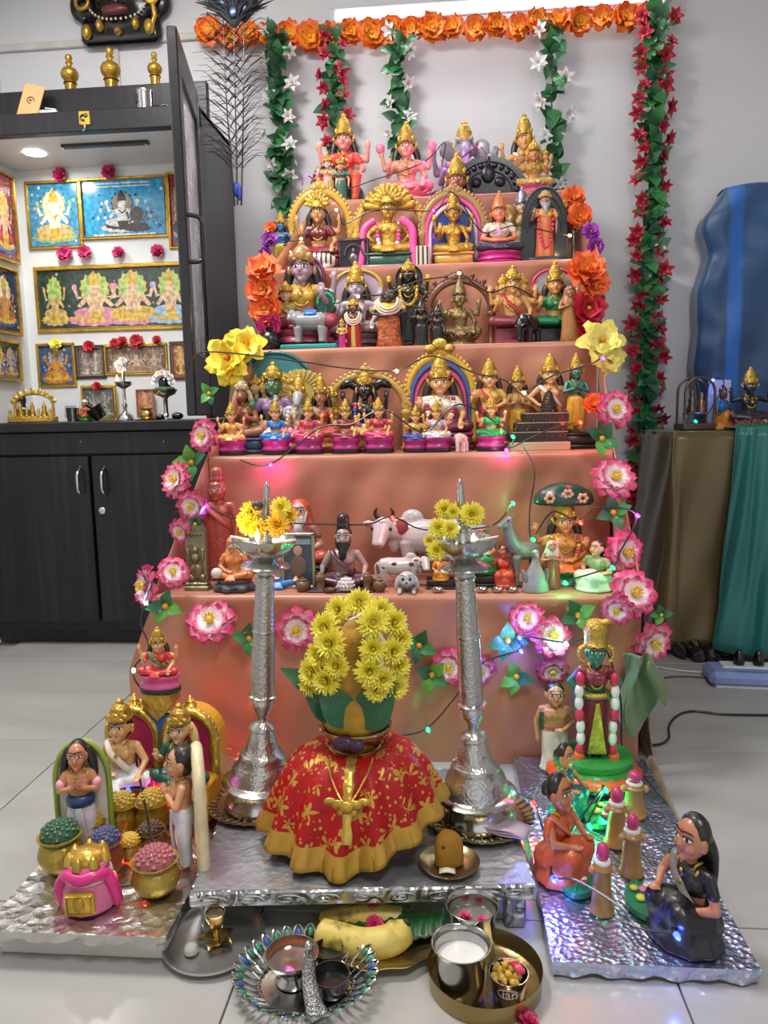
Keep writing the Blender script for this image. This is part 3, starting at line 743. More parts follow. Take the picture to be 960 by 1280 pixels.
def fig(label, loc, top, pose='lotus', skin='#d9a066', dress='#b3262c', blouse=None, crown='kirita', hair='shoulder', haircol='#17130f', arms=('abhaya', 'varada'),
        ped=None, pedc=('#a8246f', '#17141a'), halo=None, haloc=('#c89f3c', '#b07aa8', '#3d4f9c'), hs=1., hz=0., panel=None, garl=None, gbot=.08, neck=1, sash=None, rz=0., wx=1., wy=1.,
        head='human', fat=1., bust=0, face=True, name='deity_figurine', cat='figurine', group=None, crownm=None, fit=True, metal=False, extra=None, tilak='#b3262c', robe=None, hk=1.2, beard=None):
    """one painted doll as a thing with parts. loc: base point; top: world height of its top"""
    ph = THI[ped] if ped else 0.
    if pose in ('stand', 'dhoti', 'robe'): k, z0 = .7, .43
    elif pose == 'kneel': k, z0 = .8, .1
    elif pose == 'lalita' and not ped: k, z0 = 1., .3
    else: k, z0 = 1., 0.
    z0 += ph
    if head != 'human': hk = 1.
    ct = CTOP.get(crown, .8) if crown is not None else {'topknot': .94, 'veil': .82}.get(hair, .8)
    nom = z0+(NP+(ct-NP)*hk)*k
    if halo and fit: nom = max(nom, hz+1.03*(hs[2] if hasattr(hs, '__len__') else hs))
    s = (top-loc[2])/nom
    t = thing(name, label, cat, loc, rz, group, (s*wx, s*wy, s))
    sk = skin if not isinstance(skin, str) else (paint(skin, .3, .6, .3, 40, .25, .1) if metal else paint(skin, .36, 0, .06, 30, .06, .3))
    P = lambda h: h if not isinstance(h, str) else (GOLD() if h == 'gold' else paint(h))
    up = dict(loc=(0, 0, z0), scale=k)
    bo = put('body', body_mesh(tuple(arms), head, fat, bust, hk), sk, t, **up)
    uh = dict(loc=(0, 0, z0+k*NP*(1-hk)), scale=k*hk)
    hp_ = lambda x, y, z: (x*hk, y*hk, NP+(z-NP)*hk)
    if pose in ('lotus', 'lalita', 'kneel'):
        put('garment', seat_mesh(pose), P(dress), t, (0, 0, z0 if pose != 'kneel' else ph))
    elif pose == 'throne': pass
    else:
        put('garment', skirt_mesh({'stand': 'skirt', 'dhoti': 'dhoti', 'robe': 'robe'}[pose]), P(dress), t, (0, 0, ph))
        for sx in (-1, 1): put('foot', foot_mesh(), sk, t, (sx*.06, -.02, ph))
    if blouse: put('blouse', blouse_mesh(bust), P(blouse), t, **up)
    if sash: put('sash', sash_mesh(), P(sash), t, **up)
    if hair: put('hair', hair_mesh(hair), P(haircol), t, **uh)
    if crown and crown != 'none': put('crown', crown_mesh(crown), crownm or GOLD(), t, **uh)
    if neck: put('necklace', necklace_mesh(neck), GOLD(), t, **up)
    if face:
        hy = -.099
        for sx in (-1, 1):
            ex, ey, ez = {'human': (.037, hy, .678), 'elephant': (.062, -.122, .68), 'horse': (.07, -.075, .69), 'monkey': (.035, -.108, .675)}[head]
            put('eye', eye_mesh(), [WHT(), BLK()], bo, hp_(sx*ex, ey, ez), (0, 0, sx*(.38 if head == 'human' else .7)), (sx*hk*1.1, hk, hk*1.1))
        if head == 'human':
            put('lips', lips_mesh(), RED(), bo, hp_(0, -.1085, .605), None, hk)
            if tilak: put('tilak', cached('tilak', lambda: G().ell((0, 0, 0), (.009, .005, .016), n=8, k=5).mesh('tilak')), P(tilak), bo, hp_(0, -.108, .715), None, hk)
    if beard:
        def bm_():
            g = G(); g.ell((0, -.075, .57), (.075, .055, .085)).ell((0, -.1, .49), (.05, .045, .09)); g.ell((-.04, -.1, .615), (.035, .02, .015)).ell((.04, -.1, .615), (.035, .02, .015))
            for sx in (-1, 1): g.cap((sx*.08, -.03, .66), (sx*.06, -.07, .57), .02, .03, 6)
            return blend(g, 'beard', .012, 2)
        put('beard', cached('beard', bm_), P(beard), bo, (0, 0, NP*(1-hk)), None, hk)
    if garl: put('garland', garland_mesh(gbot, nc=len(garl)), [P(c) for c in garl], t, **up)
    if ped: put('lotus_base' if ped == 'lotus' else 'pedestal', lotus_mesh() if ped == 'lotus' else tier_mesh(ped), [P(pedc[0])]+([P(pedc[1])] if ped != 'lotus' else []), t)
    if halo:
        put('halo' if halo in ('oval', 'disc', 'rays') else 'arch', arch_mesh(halo), [P(c) for c in haloc[:3]], t, (0, .17, hz), None, hs)
        if panel: put('back_panel', panel_mesh(), P(panel), t, (0, .185, hz), None, hs)
    return t
def sub(t, name, g, m, smooth=True, **kw): return g.build(name, m, t, smooth, **kw)
def shelf(k, px, off): 
    "spot on step k under the photograph's column px, off metres behind its front edge"
    Y = SY[k]+off; p = at(px, 640, Y)
    for _ in range(3):                    # follow the column at the step's own height
        v = Vector((p.x, Y, SZ[k]-EYE)); w_ = v.dot(_f)
        p = Vector((p.x+(px-480-FPX*v.dot(_r)/w_)*w_/FPX, Y, SZ[k]))
    return p
def ztop(px, py, Y): return at(px, py, Y).z
def F(k, px, py, off, label, **kw):
    "figurine on step k, standing under column px, reaching up to row py"
    p = shelf(k, px, off); p.z += .0015
    return fig(label, p, ztop(px, py, p.y), **kw)
# ============================================================ animals and odd pieces of the steps
def cow_mesh():
    def mk():
        g = G(); g.tube([(-.33, 0, .44), (-.26, 0, .43), (-.12, 0, .42), (.05, 0, .41), (.22, 0, .43), (.33, 0, .44), (.38, 0, .43)], [.08, .16, .19, .2, .19, .15, .07], 16, sq=.9)
        g.ell((-.2, 0, .6), (.1, .08, .09)); g.cap((-.28, 0, .48), (-.4, -.1, .5), .13, .1); g.ell((-.36, -.05, .38), (.06, .05, .12))
        g.cap((-.44, -.15, .53), (-.46, -.28, .40), .095, .062); g.ell((-.462, -.31, .385), (.06, .045, .045)); g.ell((-.43, -.15, .58), (.07, .06, .05))
        for s in (-1, 1): g.ell((-.43+s*.125, -.13, .55), (.075, .025, .038), (0, s*-.2, 0))
        for x in (-.24, .28):
            for y in (-.1, .1): g.tube([(x, y, .38), (x+.01, y, .22), (x, y, .1), (x, y, .02)], [.075, .055, .042, .048], 10)
        g.ell((.12, -.02, .24), (.07, .07, .06)); g.tube(spline([(.38, 0, .5), (.43, 0, .42), (.42, 0, .25), (.42, 0, .15)], 5), [.02]*12+[.025, .03, .03, .02], 8)
        return blend(g, 'body', .012, 3)
    return cached('cow', mk)
def cow(name, label, loc, s, rz, col, horn='#1a1718', group=None):
    t = thing(name, label, 'figurine', loc, rz, group, s)
    put('body', cow_mesh(), paint(col, .25, 0, .03, 20, .05, .4), t)
    for sx in (-1, 1):
        G().tube(spline([(-.43+sx*.05, -.14, .6), (-.43+sx*.08, -.14, .66), (-.43+sx*.06, -.16, .71)], 4), [.025-.0022*i for i in range(9)], 8).build('horn', paint(horn, .3), t)
        G().ell((-.445+sx*.078, -.215, .515), (.016, .016, .019)).build('eye', BLK(), t)
        G().ell((-.43+sx*.13, -.15, .548), (.048, .014, .022), (0, sx*-.2, 0)).build('inner_ear', paint('#b4605e', .4), t)
    for x in (-.24, .28):
        for y in (-.1, .1): G().lathe([(.045, 0), (.05, .005), (.047, .035), (.04, .04)], (x, y, 0), 10).build('hoof', BLK(), t)
    G().ell((-.464, -.35, .372), (.036, .01, .012)).build('mouth', paint('#9c3d42', .4), t)
    return t
def spot(t, c, r, m, name='patch', R=None): G().ell(c, r, R).build(name, m, t)
def elephant(label, loc, s, rz, col, group=None):
    t = thing('elephant_figurine', label, 'figurine', loc, rz, group, s)
    def mk():
        g = G(); g.ell((.08, 0, .55), (.36, .26, .27)); g.ell((-.28, 0, .66), (.2, .2, .21))
        g.tube(spline([(-.42, 0, .64), (-.5, 0, .5), (-.52, 0, .3), (-.5, -.02, .12), (-.57, -.04, .07)], 4), [.12-.0045*i for i in range(17)], 10)
        for s_ in (-1, 1): g.ell((-.22, s_*.23, .66), (.13, .03, .17), (s_*.3, 0, 0))
        for x in (-.14, .28):
            for y in (-.13, .13): g.tube([(x, y, .45), (x, y, .2), (x, y, .01)], [.11, .095, .105], 10)
        g.tube([(.42, 0, .6), (.46, 0, .45), (.46, 0, .32)], [.02, .016, .012], 6)
        return blend(g, 'body', .016, 3)
    put('body', cached('eleph', mk), paint(col, .3, 0, .05, 30, .08), t)
    for s_ in (-1, 1):
        G().ell((-.42, s_*.12, .72), (.016, .02, .02)).build('eye', BLK(), t); G().cap((-.43, s_*.09, .53), (-.55, s_*.1, .48), .022, .012, 8).build('tusk', WHT(), t)
    return t
ST4, ST3, ST2 = 4, 3, 2
PINK = '#e0559a'; MAG = '#a3206e'
# ---------------- top step
t = F(4, 432, 141, .13, 'large seated deity with orange-red robe and four arms on the top step', pose='lalita', skin='#e39a86', dress='#d9562f', blouse='#dd4a3a', arms=('abhaya', 'varada', 'raise', 'raise'), neck=2)
sub(t, 'seat', G().box((0, .08, .15), (.55, .36, .3), bev=.04).lathe([(.33, 0), (.34, .02), (.3, .06)], (0, -.05, 0), 24), paint('#3f6a4c'), False)
t = F(4, 509, 151, .13, 'rose-pink seated goddess on pink lotus petals, top step', skin='#d79a83', dress='#cf7a78', blouse='#c98f74', arms=('abhaya', 'varada', 'raise', 'raise'), ped='lotus', pedc=('#e08c94',), neck=2)
for s_ in (-1, 1): sub(t, 'lotus_bud', G().ell((s_*.4, -.02, .17+.7), (.07, .06, .09)), paint('#e58aa0'))
t = F(4, 581, 150, .17, 'grey elephant-headed deity with tall gold crown on the top step', head='elephant', skin='#8a8896', dress='#7a5a70', arms=('abhaya', 'varada', 'raise', 'raise'), hair=None, neck=1)
t = F(4, 655, 141, .18, 'tall crowned deity whose face is half yellow, top step', skin='#d8a35c', dress='#c9bfae', sash='#e8e2d8', arms=('raise', 'lap'), wx=.9, ped='round', pedc=('#8f3350', '#3a2030'))
sub(t, 'yellow_face_half', G().ell((.043, -.054, .24+.68), (.07, .09, .128)), paint('#e0b02e'))
t = F(4, 667, 174, .065, 'five-headed seated goddess with gold crowns on pink lotus, top step', skin='#c98a58', dress='#c9a64a', blouse='#b58a3c', arms=('raise', 'abhaya', 'raise', 'raise'), crown='low', ped='lotus', pedc=('#d9688a',), hair=None)
def heads(t, z0, k, skin, xs, crown='low', sc=.72, y=.05, zoff=0.):
    "further heads beside the first"
    def hm():
        g = G(); human_head(g, (0, -.012, 0)); g.cap((0, 0, -.08), (0, 0, -.2), .05); return blend(g, 'side_head')
    for x in xs:
        kk = k*sc; z = z0+.66*k+zoff-abs(x)*.12
        put('side_head', cached('sidehead', hm), paint(skin, .36, 0, .06, 30, .06, .3) if isinstance(skin, str) else skin, t, (x, y, z), (0, 0, x*2.2), kk)
        put('side_crown', crown_mesh(crown), GOLD(), t, (x, y, z-.66*kk), None, kk)
heads(t, .17, 1, '#c98a58', (-.24, -.13, .13, .24))
for px, py, lab, dr, sk_ in ((399, 207, 'small doll in red and cream beside the green one', '#b5473f', '#c9a88a'), (411, 193, 'small standing couple doll with dark green veil on the top step', '#b89f6a', '#d9b89c'), (427, 197, 'small standing doll in a green sari on the top step', '#2f6a52', '#d39a82')):
    F(4, px, py, .045, lab, pose='stand', skin=sk_, dress=dr, blouse=dr, crown='low', arms=('abhaya', 'down'), wx=1.15)
# dark carved fan
p = shelf(4, 610, .05); h_ = ztop(610, 194, p.y)-p.z
t = thing('carved_fan', 'black carved half-round backplate with scalloped rim, top step', 'ornament', p, 0, None, h_)
sub(t, 'plate', G().prism([(.0+1.02*math.cos(PI*i/24)*(1 if i % 2 else .96), .05+.95*math.sin(PI*i/24)*(1 if i % 2 else .96)) for i in range(25)], -.03, .05), paint('#0e0d18', .3), False)
for r_ in (.62, .85): sub(t, 'rim_ring', G().tube([(r_*math.cos(PI*i/20), -.05, .06+r_*.93*math.sin(PI*i/20)) for i in range(21)], .03, 6), paint('#15142a', .25))
for i in range(13):
    a = PI*(i+.5)/13; sub(t, 'boss', G().ell((.73*math.cos(a), -.05, .06+.7*math.sin(a)), (.07, .05, .07)), paint('#151424', .25))
sub(t, 'crest', G().ell((0, -.06, .55), (.18, .07, .22)).ell((0, -.1, .86), (.06, .04, .1)).ell((-.3, -.06, .35), (.14, .06, .12)).ell((.3, -.06, .35), (.14, .06, .12)), paint('#151424', .25))
sub(t, 'foot_block', G().box((0, 0, .04), (1.9, .22, .08), bev=.02), paint('#0e0d18', .3), False)
# ---------------- fourth step
t = F(3, 353, 264, .13, 'small blue-skinned flute deity under a brown hood beside the gold arch', pose='dhoti', skin='#2f62a5', dress='#c9a83c', arms=('raise', 'hip'), halo='slab', haloc=('#8f7448', '#a88a58'), hs=(.75, 1, .75), hz=.42, ped='disc', pedc=('#ded6c6', '#1d1c20'))
t = F(3, 400, 222, .12, 'maroon-robed goddess seated in a tall gold arch above a striped tiger', skin='#b98d5a', dress='#7a2638', blouse='#6a2030', crown='fan', arms=('abhaya', 'varada', 'raise', 'raise'), ped='box', pedc=('#6d2230', '#26202a'), halo='arch', hs=(1.12, 1, 1.42), hz=.0, neck=2, wx=.92)
def tiger(t):
    def mk():
        g = G(); g.tube([(-.34, -.3, .14), (-.2, -.3, .16), (0, -.3, .16), (.2, -.3, .15), (.32, -.3, .13)], [.07, .11, .115, .11, .07], 12); g.ell((-.36, -.35, .2), (.1, .1, .1)); g.ell((-.38, -.44, .17), (.05, .05, .045))
        for s_ in (-1, 1): g.ell((-.36+s_*.07, -.33, .29), (.03, .02, .03)); g.cap((s_*.24, -.33, .08), (s_*.24-.1, -.4, .03), .05, .035)
        return blend(g, 'tiger', .014)
    o = put('tiger', cached('tiger', mk), paint('#ddd6c8', .35), t)
    for i in range(7):
        x = -.22+i*.08; G().tube([(x, -.3+.118*math.cos(a), .16+.118*math.sin(a)) for a in [PI*.35+k*PI*.9/8 for k in range(9)]], .014, 6).build('stripe', BLK(), o)
tiger(t)
p = shelf(3, 443, .06); h_ = ztop(443, 298, p.y)-p.z
t = thing('metal_plaque', 'small dark pewter plaque with an arched relief between the gold arches', 'plaque', p, 0, None, h_)
sub(t, 'plate', G().box((0, 0, .52), (1.02, .1, .96), bev=.03), paint('#2b2630', .35, .5), False)
sub(t, 'rim', G().tube([(-.45, -.06, .1), (-.45, -.06, .94), (.45, -.06, .94), (.45, -.06, .1)], .035, 6, True), paint('#6b6068', .3, .8))
sub(t, 'relief', G().tube([(.3*math.cos(a), -.06, .45+.35*math.sin(a)) for a in [PI*k/14 for k in range(15)]], .04, 6).ell((0, -.06, .35), (.17, .06, .2)).ell((0, -.06, .6), (.08, .06, .1)), paint('#6b6068', .3, .8))
sub(t, 'base', G().box((0, 0, .03), (1.1, .25, .06), bev=.02), paint('#1d1a20', .4), False)
t = F(3, 487, 228, .12, 'round-faced gold goddess with pink garlands in a gold arch on the fourth step', skin=GOLD(), dress='gold', crown='fan', hair=None, arms=('hip', 'hip'), fat=1.35, halo='arch', hs=(1.15, 1, 1.28), hz=0., ped='box', pedc=('#2f5a4a', '#7a8a8a'), garl=(PINK, PINK, '#e8e2e8'), gbot=-.02, wx=1.0, neck=2)
for i in range(-5, 6):
    a = i*.26; sub(t, 'fan_rib', G().cap((.1*math.sin(a), .12, .95+.1*math.cos(a)), (.36*math.sin(a), .12, .92+.36*math.cos(a)), .05, .07, 8), GOLD())
for s_ in (-1, 1): sub(t, 'garland_drop', G().tube(spline([(s_*.2, -.2, .72), (s_*.36, -.22, .58), (s_*.38, -.24, .3), (s_*.42, -.26, .04)], 5), .06, 8), paint(PINK))
p = shelf(3, 529, .05); h_ = ztop(529, 308, p.y)-p.z
t = thing('trinket_box', 'tiny cream and navy striped box beside the gold arch', 'box', p, 0, None, h_)
sub(t, 'body', G().box((0, 0, .5), (.68, .4, 1), bev=.04), paint('#d8cfa8'), False)
for i in (-1, 0, 1): sub(t, 'stripe', G().box((i*.22, -.205, .5), (.09, .02, .96)), paint('#1d2b44'), False)
t = F(3, 567, 226, .12, 'small gold goddess inside a bronze arch with bright blue lining', skin=GOLD(), dress='gold', hair=None, crown='kirita', arms=('abhaya', 'varada', 'raise', 'raise'), ped='box', pedc=('#c9a64a', '#b08a34'), halo='double', haloc=('#a8834a', PINK, '#d9cfd2'), panel='#25489c', hs=(1.35, 1, 1.42), hz=0., wx=.86)
t = F(3, 572, 190, .235, 'gold-crowned figure standing behind the blue-lined arch', pose='dhoti', skin='#b5654f', dress='#b59a6a', crown='kirita', arms=('down', 'down'), sash='#c9b9a0')
t = F(3, 624, 238, .09, 'orange-faced goddess with dark skirt on a round magenta base', skin='#d9865a', dress='#33303c', blouse='#cfc6b0', crown='cone', crownm=paint('#c97a4a', .35), hair='back', arms=('lap', 'lap'), ped='round', pedc=(MAG, MAG), neck=1, wx=1.05)
t = F(3, 652, 234, .2, 'pale gold standing deity behind the black arched slab', pose='stand', skin='#c9ad7c', dress='#bfae90', crown='kirita', crownm=paint('#9aa0ae', .3, .6), arms=('abhaya', 'down'))
sub(t, 'peacock', G().ell((-.22, -.02, .75), (.16, .08, .2)).cap((-.28, -.04, .9), (-.3, -.05, 1.02), .05, .04), paint('#b08a45', .35, .4))
t = F(3, 681, 224, .1, 'bearded sage with red garland before a black arched slab', pose='robe', skin='#8a6a5c', dress='#bd6a38', blouse='#c99a4a', crown='turban', crownm=paint('#b9994c', .4), beard='#9a9698', hair=None, arms=('abhaya', 'down'), halo='slab', haloc=('#15151c', '#2a2a34'), hs=(.78, 1, 1.22), hz=.05, garl=('#c8283c', '#d63a52'), gbot=-.35, ped='disc', pedc=('#2a2833', '#1d1c24'))
sub(t, 'plinth', G().lathe([(.42, 0), (.44, .02), (.42, .06), (.36, .09), (.3, .1)], n=28, sy=.7), paint('#2a2b38', .3))
F(3, 706, 243, .2, 'dark bronze attendant doll half hidden behind the black arched slab', pose='dhoti', skin='#6a4a44', dress='#7a5a3a', arms=('pray', 'pray'))
# ---------------- third step
t = F(2, 381, 300, .155, 'lilac-faced goddess with a purple-rimmed oval halo behind the grey cow', skin='#a98e9e', dress='#9c3b50', blouse='#b8902f', arms=('raise', 'abhaya', 'raise', 'raise'), halo='oval', haloc=('#7d2c55', '#b8a3b4'), hs=(.62, 1, .62), hz=.48, crown='low', crownm=paint('#b58a5c', .4, .3), hair='shoulder', ped='round', pedc=('#9c3b50', '#40202c'), neck=2)
t = F(2, 360, 351, .13, 'black-haired lady doll in a pale gold shawl beside the grey cow', pose='stand', skin='#d0a68a', dress='#1f8f86', blouse='#b9a45c', sash='#c9b672', crown='low', arms=('lap', 'down'), wx=1.25)
p = shelf(2, 388, .055)
t = thing('cow_base_figurine', 'glossy grey cow figurine standing on a turquoise base', 'figurine', p, 0)
t.name = 'cow_figurine'
s_ = (ztop(388, 386, p.y)-p.z)
sub(t, 'base', G().box((0, 0, s_*.06), (s_*1.42, s_*.62, s_*.12), bev=.004), paint('#1c8f8d', .3), False)
def cow2():
    g = G(); g.tube([(-.36, 0, .68), (-.28, 0, .7), (-.1, 0, .7), (.1, 0, .69), (.3, 0, .71), (.4, 0, .68)], [.14, .24, .26, .26, .25, .15], 16, sq=.85); g.ell((-.3, .02, .86), (.12, .1, .1)); g.cap((-.36, .05, .78), (-.46, .12, .88), .15, .12)
    g.cap((-.46, .12, .92), (-.52, .02, .78), .1, .07)
    for x in (-.28, .32):
        for y in (-.12, .12): g.tube([(x, y, .55), (x, y, .3), (x, y, .13)], [.12, .085, .09], 10)
    return blend(g, 'body', .018)
b_ = put('body', cached('cow2', cow2), paint('#8f9096', .2, 0, .03, 20, .05, .5), t, None, None, s_)
sub(t, 'saddle_cloth', G().grid(lambda u, v: (s_*(-.1+.3*u), s_*(-.245*math.sin((v-.5)*2.2)), s_*(.70+.272*math.cos((v-.5)*2.2))), 5, 9), paint('#2a6fc0', .4), solid=.003)
for x in (-.28, .32): sub(t, 'hoof', G().lathe([(s_*.095, s_*.12), (s_*.1, s_*.14), (s_*.088, s_*.19)], (x*s_, -.12*s_, 0), 10), BLK())
p = shelf(2, 409, .13); h_ = .16
t = thing('peacock_fan', 'dark green peacock tail fan standing behind the grey cow', 'ornament', p)
zt_ = ztop(409, 361, p.y)-p.z
sub(t, 'fan', G().prism([(.036*math.cos(2*PI*k/24)*(1 if k % 2 else .92), zt_-.04+.04*math.sin(2*PI*k/24)*(1 if k % 2 else .92)) for k in range(24)], 0, .008), paint('#14453a', .3), False)
sub(t, 'stand', G().lathe([(.03, 0), (.03, .006), (.01, .012), (.008, zt_-.05)], n=12), paint('#1d5a4a'))
for k in range(10): a = PI*k/9; sub(t, 'feather_eye', G().ell((.026*math.cos(a), -.002, zt_-.042+.028*math.sin(a)), (.005, .002, .006)), paint('#3a9a70'))
t = F(2, 447, 326, .155, 'pale lilac goddess with a gold-rimmed oval halo on the third step', skin='#b5a6b2', dress='#8f7a80', arms=('raise', 'raise', 'abhaya', 'varada'), halo='oval', haloc=('#c2a040', '#b49cae'), hs=(1.05, 1, .72), hz=.5, ped='round', pedc=('#5a4048', '#2a2026'), neck=2)
t = F(2, 443, 372, .08, 'small dark doll in red robe with pearl strings before the oval halo', pose='robe', skin='#4a3034', dress='#a3262a', crown='low', arms=('down', 'down'), neck=1, wx=1.2)
sub(t, 'robe_panel', G().prism([(-.03, .5), (.03, .5), (.04, .03), (-.04, .03)], -.16, -.12), paint('#b59a48'), False)
def pearls(t, z, w, k=1., n=22, rows=3):
    for r_ in range(rows):
        g = G()
        for i in range(n):
            a = -1.7+3.4*i/(n-1); g.ell((w*(1-.14*r_)*math.sin(a)*1.05, -.16-.02*r_+.06*abs(math.sin(a)), z+.2*(1-math.cos(a))*(1-.1*r_)-.03+r_*.045), .017, n=6, k=4)
        g.build('pearl_string', paint('#e6e0d6', .25), t)
pearls(t, .55, .15)
t = F(2, 428, 398, .05, 'tiny magenta and gold doll beside the pearl-strung red one', pose='stand', skin='#c9a048', dress='#c01f80', crown='low', arms=('lap', 'lap'))
t = F(2, 487, 362, .07, 'dark-faced doll in orange brocade with a pearl collar', pose='robe', skin='#2b2022', dress=paint('#a8552c', .4, .2, .5, 26, .7, .2, 14), blouse='#d8b030', crown='none', hair='bun', arms=('lap', 'lap'), wx=1.5, neck=0)
pearls(t, .6, .15)
t = F(2, 512, 323, .16, 'black crowned deity with black round halo and gold ornaments', pose='stand', skin='#0f0e12', dress='#100f13', arms=('abhaya', 'hip', 'raise', 'raise'), halo='disc', haloc=('#26262c', '#16161b'), hs=(.36, 1, .36), hz=.79, neck=2, garl=('gold', 'gold'), gbot=.1, crown='low', ped='disc', pedc=('#1c1b20', '#121116'))
sub(t, 'gold_belt', G().tube([(.125*math.cos(2*PI*k/20), .1*math.sin(2*PI*k/20), .57) for k in range(20)], .016, 6, True), GOLD())
for s_ in (-1, 1): sub(t, 'emblem', G().ell((s_*.26, -.02, .93), (.04, .02, .055)), GOLD())
for px, py in ((527, 374), (547, 380)):
    F(2, px, py, .06, 'small black stone consort with gold necklace %s' % ('at the feet of the black deity' if px < 530 else 'next to the bronze goddess'), pose='stand', skin='#0e0d11', dress='#100f13', crown='cone', crownm=paint('#1d1c22', .3), arms=('abhaya', 'down'), group='black consorts', wx=1.3, neck=1)
t = F(2, 575, 338, .13, 'antique bronze goddess on lotus inside a carved brown wooden arch', skin=paint('#85744f', .35, .6, .4, 40, .35, .1), dress=paint('#85744f', .35, .6, .4, 40, .35, .1), hair=None, crown='cone', crownm=paint('#85744f', .35, .6, .4, 40, .35, .1), arms=('abhaya', 'varada', 'raise', 'raise'), ped='lotus', pedc=(paint('#85744f', .35, .6, .4, 40, .35, .1),), halo='arch', haloc=('#6b3f28',), hs=(1.32, 1, 1.3), hz=0, wx=.94)
for i in range(9):
    a = PI*(i+.5)/9; sub(t, 'carved_knob', G().ell((-.74*math.cos(a), .16, .67+.64*math.sin(a)), (.045, .04, .05)), paint('#6b3f28', .4))
t = F(2, 641, 331, .13, 'many-headed deity with gold crowns, four arms and a dark red robe', pose='lalita', skin='#cf9c5c', dress='#7d2f3e', arms=('abhaya', 'varada', 'raise', 'raise'), crown='low', hair=None, neck=2, sash='#c22f36')
heads(t, .3, 1, '#cf9c5c', (-.16, .16), sc=.85)
sub(t, 'throne', G().box((0, .1, .15), (.6, .34, .3), bev=.03).box((0, -.12, .03), (.62, .5, .06), bev=.02), paint('#8a3444'), False)
elephant('small glossy black elephant beside the green-sari goddess', shelf(2, 661, .05), (ztop(661, 392, SY[2]+.05)-SZ[2])/.87, .9, '#0f0e11')
t = F(2, 693, 326, .16, 'goddess in green sari with a crimson oval halo on the third step', pose='lalita', skin='#cf9a58', dress='#0e7344', blouse='#0e7a48', arms=('abhaya', 'varada', 'raise', 'raise'), halo='oval', haloc=('#cf2f5c', '#a3a0a8'), hs=(.95, 1, .62), hz=.66, neck=1)
sub(t, 'throne', G().box((0, .1, .15), (.55, .34, .3), bev=.03).box((0, -.12, .03), (.6, .5, .06), bev=.02), paint('#2c2a36'), False)
t = F(2, 712, 356, .06, 'tan wooden standing saint holding a staff at the end of the third step', pose='robe', skin='#a06c3c', dress='#a9743f', hair='veil', haircol='#9a6638', crown=None, arms=('pray', 'pray'), neck=0, tilak=None, wx=1.1, name='saint_figurine')
p = shelf(2, 338, .06); h_ = ztop(338, 409, p.y)-p.z
t = thing('black_pot', 'small glossy black stone pot beside the grey cow', 'pot', p, 0, None, h_)
sub(t, 'body', G().lathe([(.25, 0), (.35, .03), (.48, .25), (.5, .5), (.4, .75), (.25, .84), (.28, .92), (.24, .94)], n=24), paint('#17161b', .2)); sub(t, 'lid', G().lathe([(.26, .93), (.2, .98), (.05, 1.0), (.002, 1.0)], n=20), paint('#17161b', .2))
# ---------------- second step, back row
t = F(1, 306, 470, .15, 'brown monkey-faced deity kneeling with a cream gold headdress', head='monkey', skin='#8a5638', dress='#8f5c3c', crown='low', crownm=paint('#c9b888', .4, .3), hair='shoulder', haircol='#c4b48c', arms=('lap', 'pray'), neck=1, wx=.9, tilak=None, ped='box', pedc=('#33406a', '#2a3352'))
p = shelf(1, 285, .225); q = at(297, 468, p.y)
t = thing('wooden_board', 'narrow tan wooden board leaning behind the monkey-faced deity', 'board', p)
o = sub(t, 'plank', G().box((0, 0, .12), (.03, .012, (q.z-p.z)), bev=.002), paint('#b59a68', .6, 0, .1), False); o.location.z = (q.z-p.z)/2-.12+.004; o.rotation_euler = (0, .17, 0)
t = F(1, 345, 437, .18, 'green-faced deity with many gold crowns before a teal round disc', skin='#4a7a58', dress='#b9a878', blouse='#8a6a98', arms=('abhaya', 'varada', 'raise', 'raise'), crown='low', hair=None, halo='disc', haloc=('#15605c', '#3a7f86'), hs=(1.05, 1, .95), hz=.42, ped='round', pedc=('#c9a048', '#3a5a6a'))
heads(t, .24, 1, '#c9a26a', (-.26, -.14, .14, .26), zoff=.02)
t = F(1, 376, 458, .15, 'grey horse-headed deity before a gold sunburst with pink garland', head='horse', skin='#a2a2a6', dress='#cf5a78', hair=None, arms=('abhaya', 'varada', 'raise', 'raise'), halo='rays', haloc=('#c2ab58',), hs=(.85, 1, .72), hz=.62, garl=('#e8e4e0', '#e8e4e0', '#d94a72'), gbot=.02, ped='round', pedc=('#d2687e', '#8a3a4c'))
t = F(1, 403, 466, .16, 'brown-skinned goddess with tall gold crown between the sunburst and gold arch', skin='#b3744a', dress='#b34a3c', blouse='#a8503c', arms=('lap', 'abhaya'), ped='round', pedc=('#c98a4a', '#6a3a2a'), wx=.8, neck=2)
t = F(1, 418, 479, .19, 'small solid gold idol beside the arch of the black deity', skin=GOLD(), dress='gold', hair=None, arms=('raise', 'raise'), pose='dhoti', tilak=None)
t = F(1, 458, 456, .155, 'black dancing deity with pink and blue jewels under a wide gold arch', skin='#1b1c24', dress='#c29a38', arms=('raise', 'raise', 'abhaya', 'varada'), crown='low', halo='arch', haloc=('#b58f45',), hs=(1.5, 1, 1.25), hz=.0, ped='box', pedc=('#c9a04a', '#8a6a30'), garl=('#d83a78', '#2f5aa8', '#e0c060'), gbot=.12, wx=.88)
for s_ in (-1, 1): sub(t, 'hair_lock', G().tube(spline([(s_*.1, .1, .92), (s_*.28, .1, 1.02), (s_*.45, .1, .95)], 5), [.07]*8+[.05, .04, .02], 8), BLK())
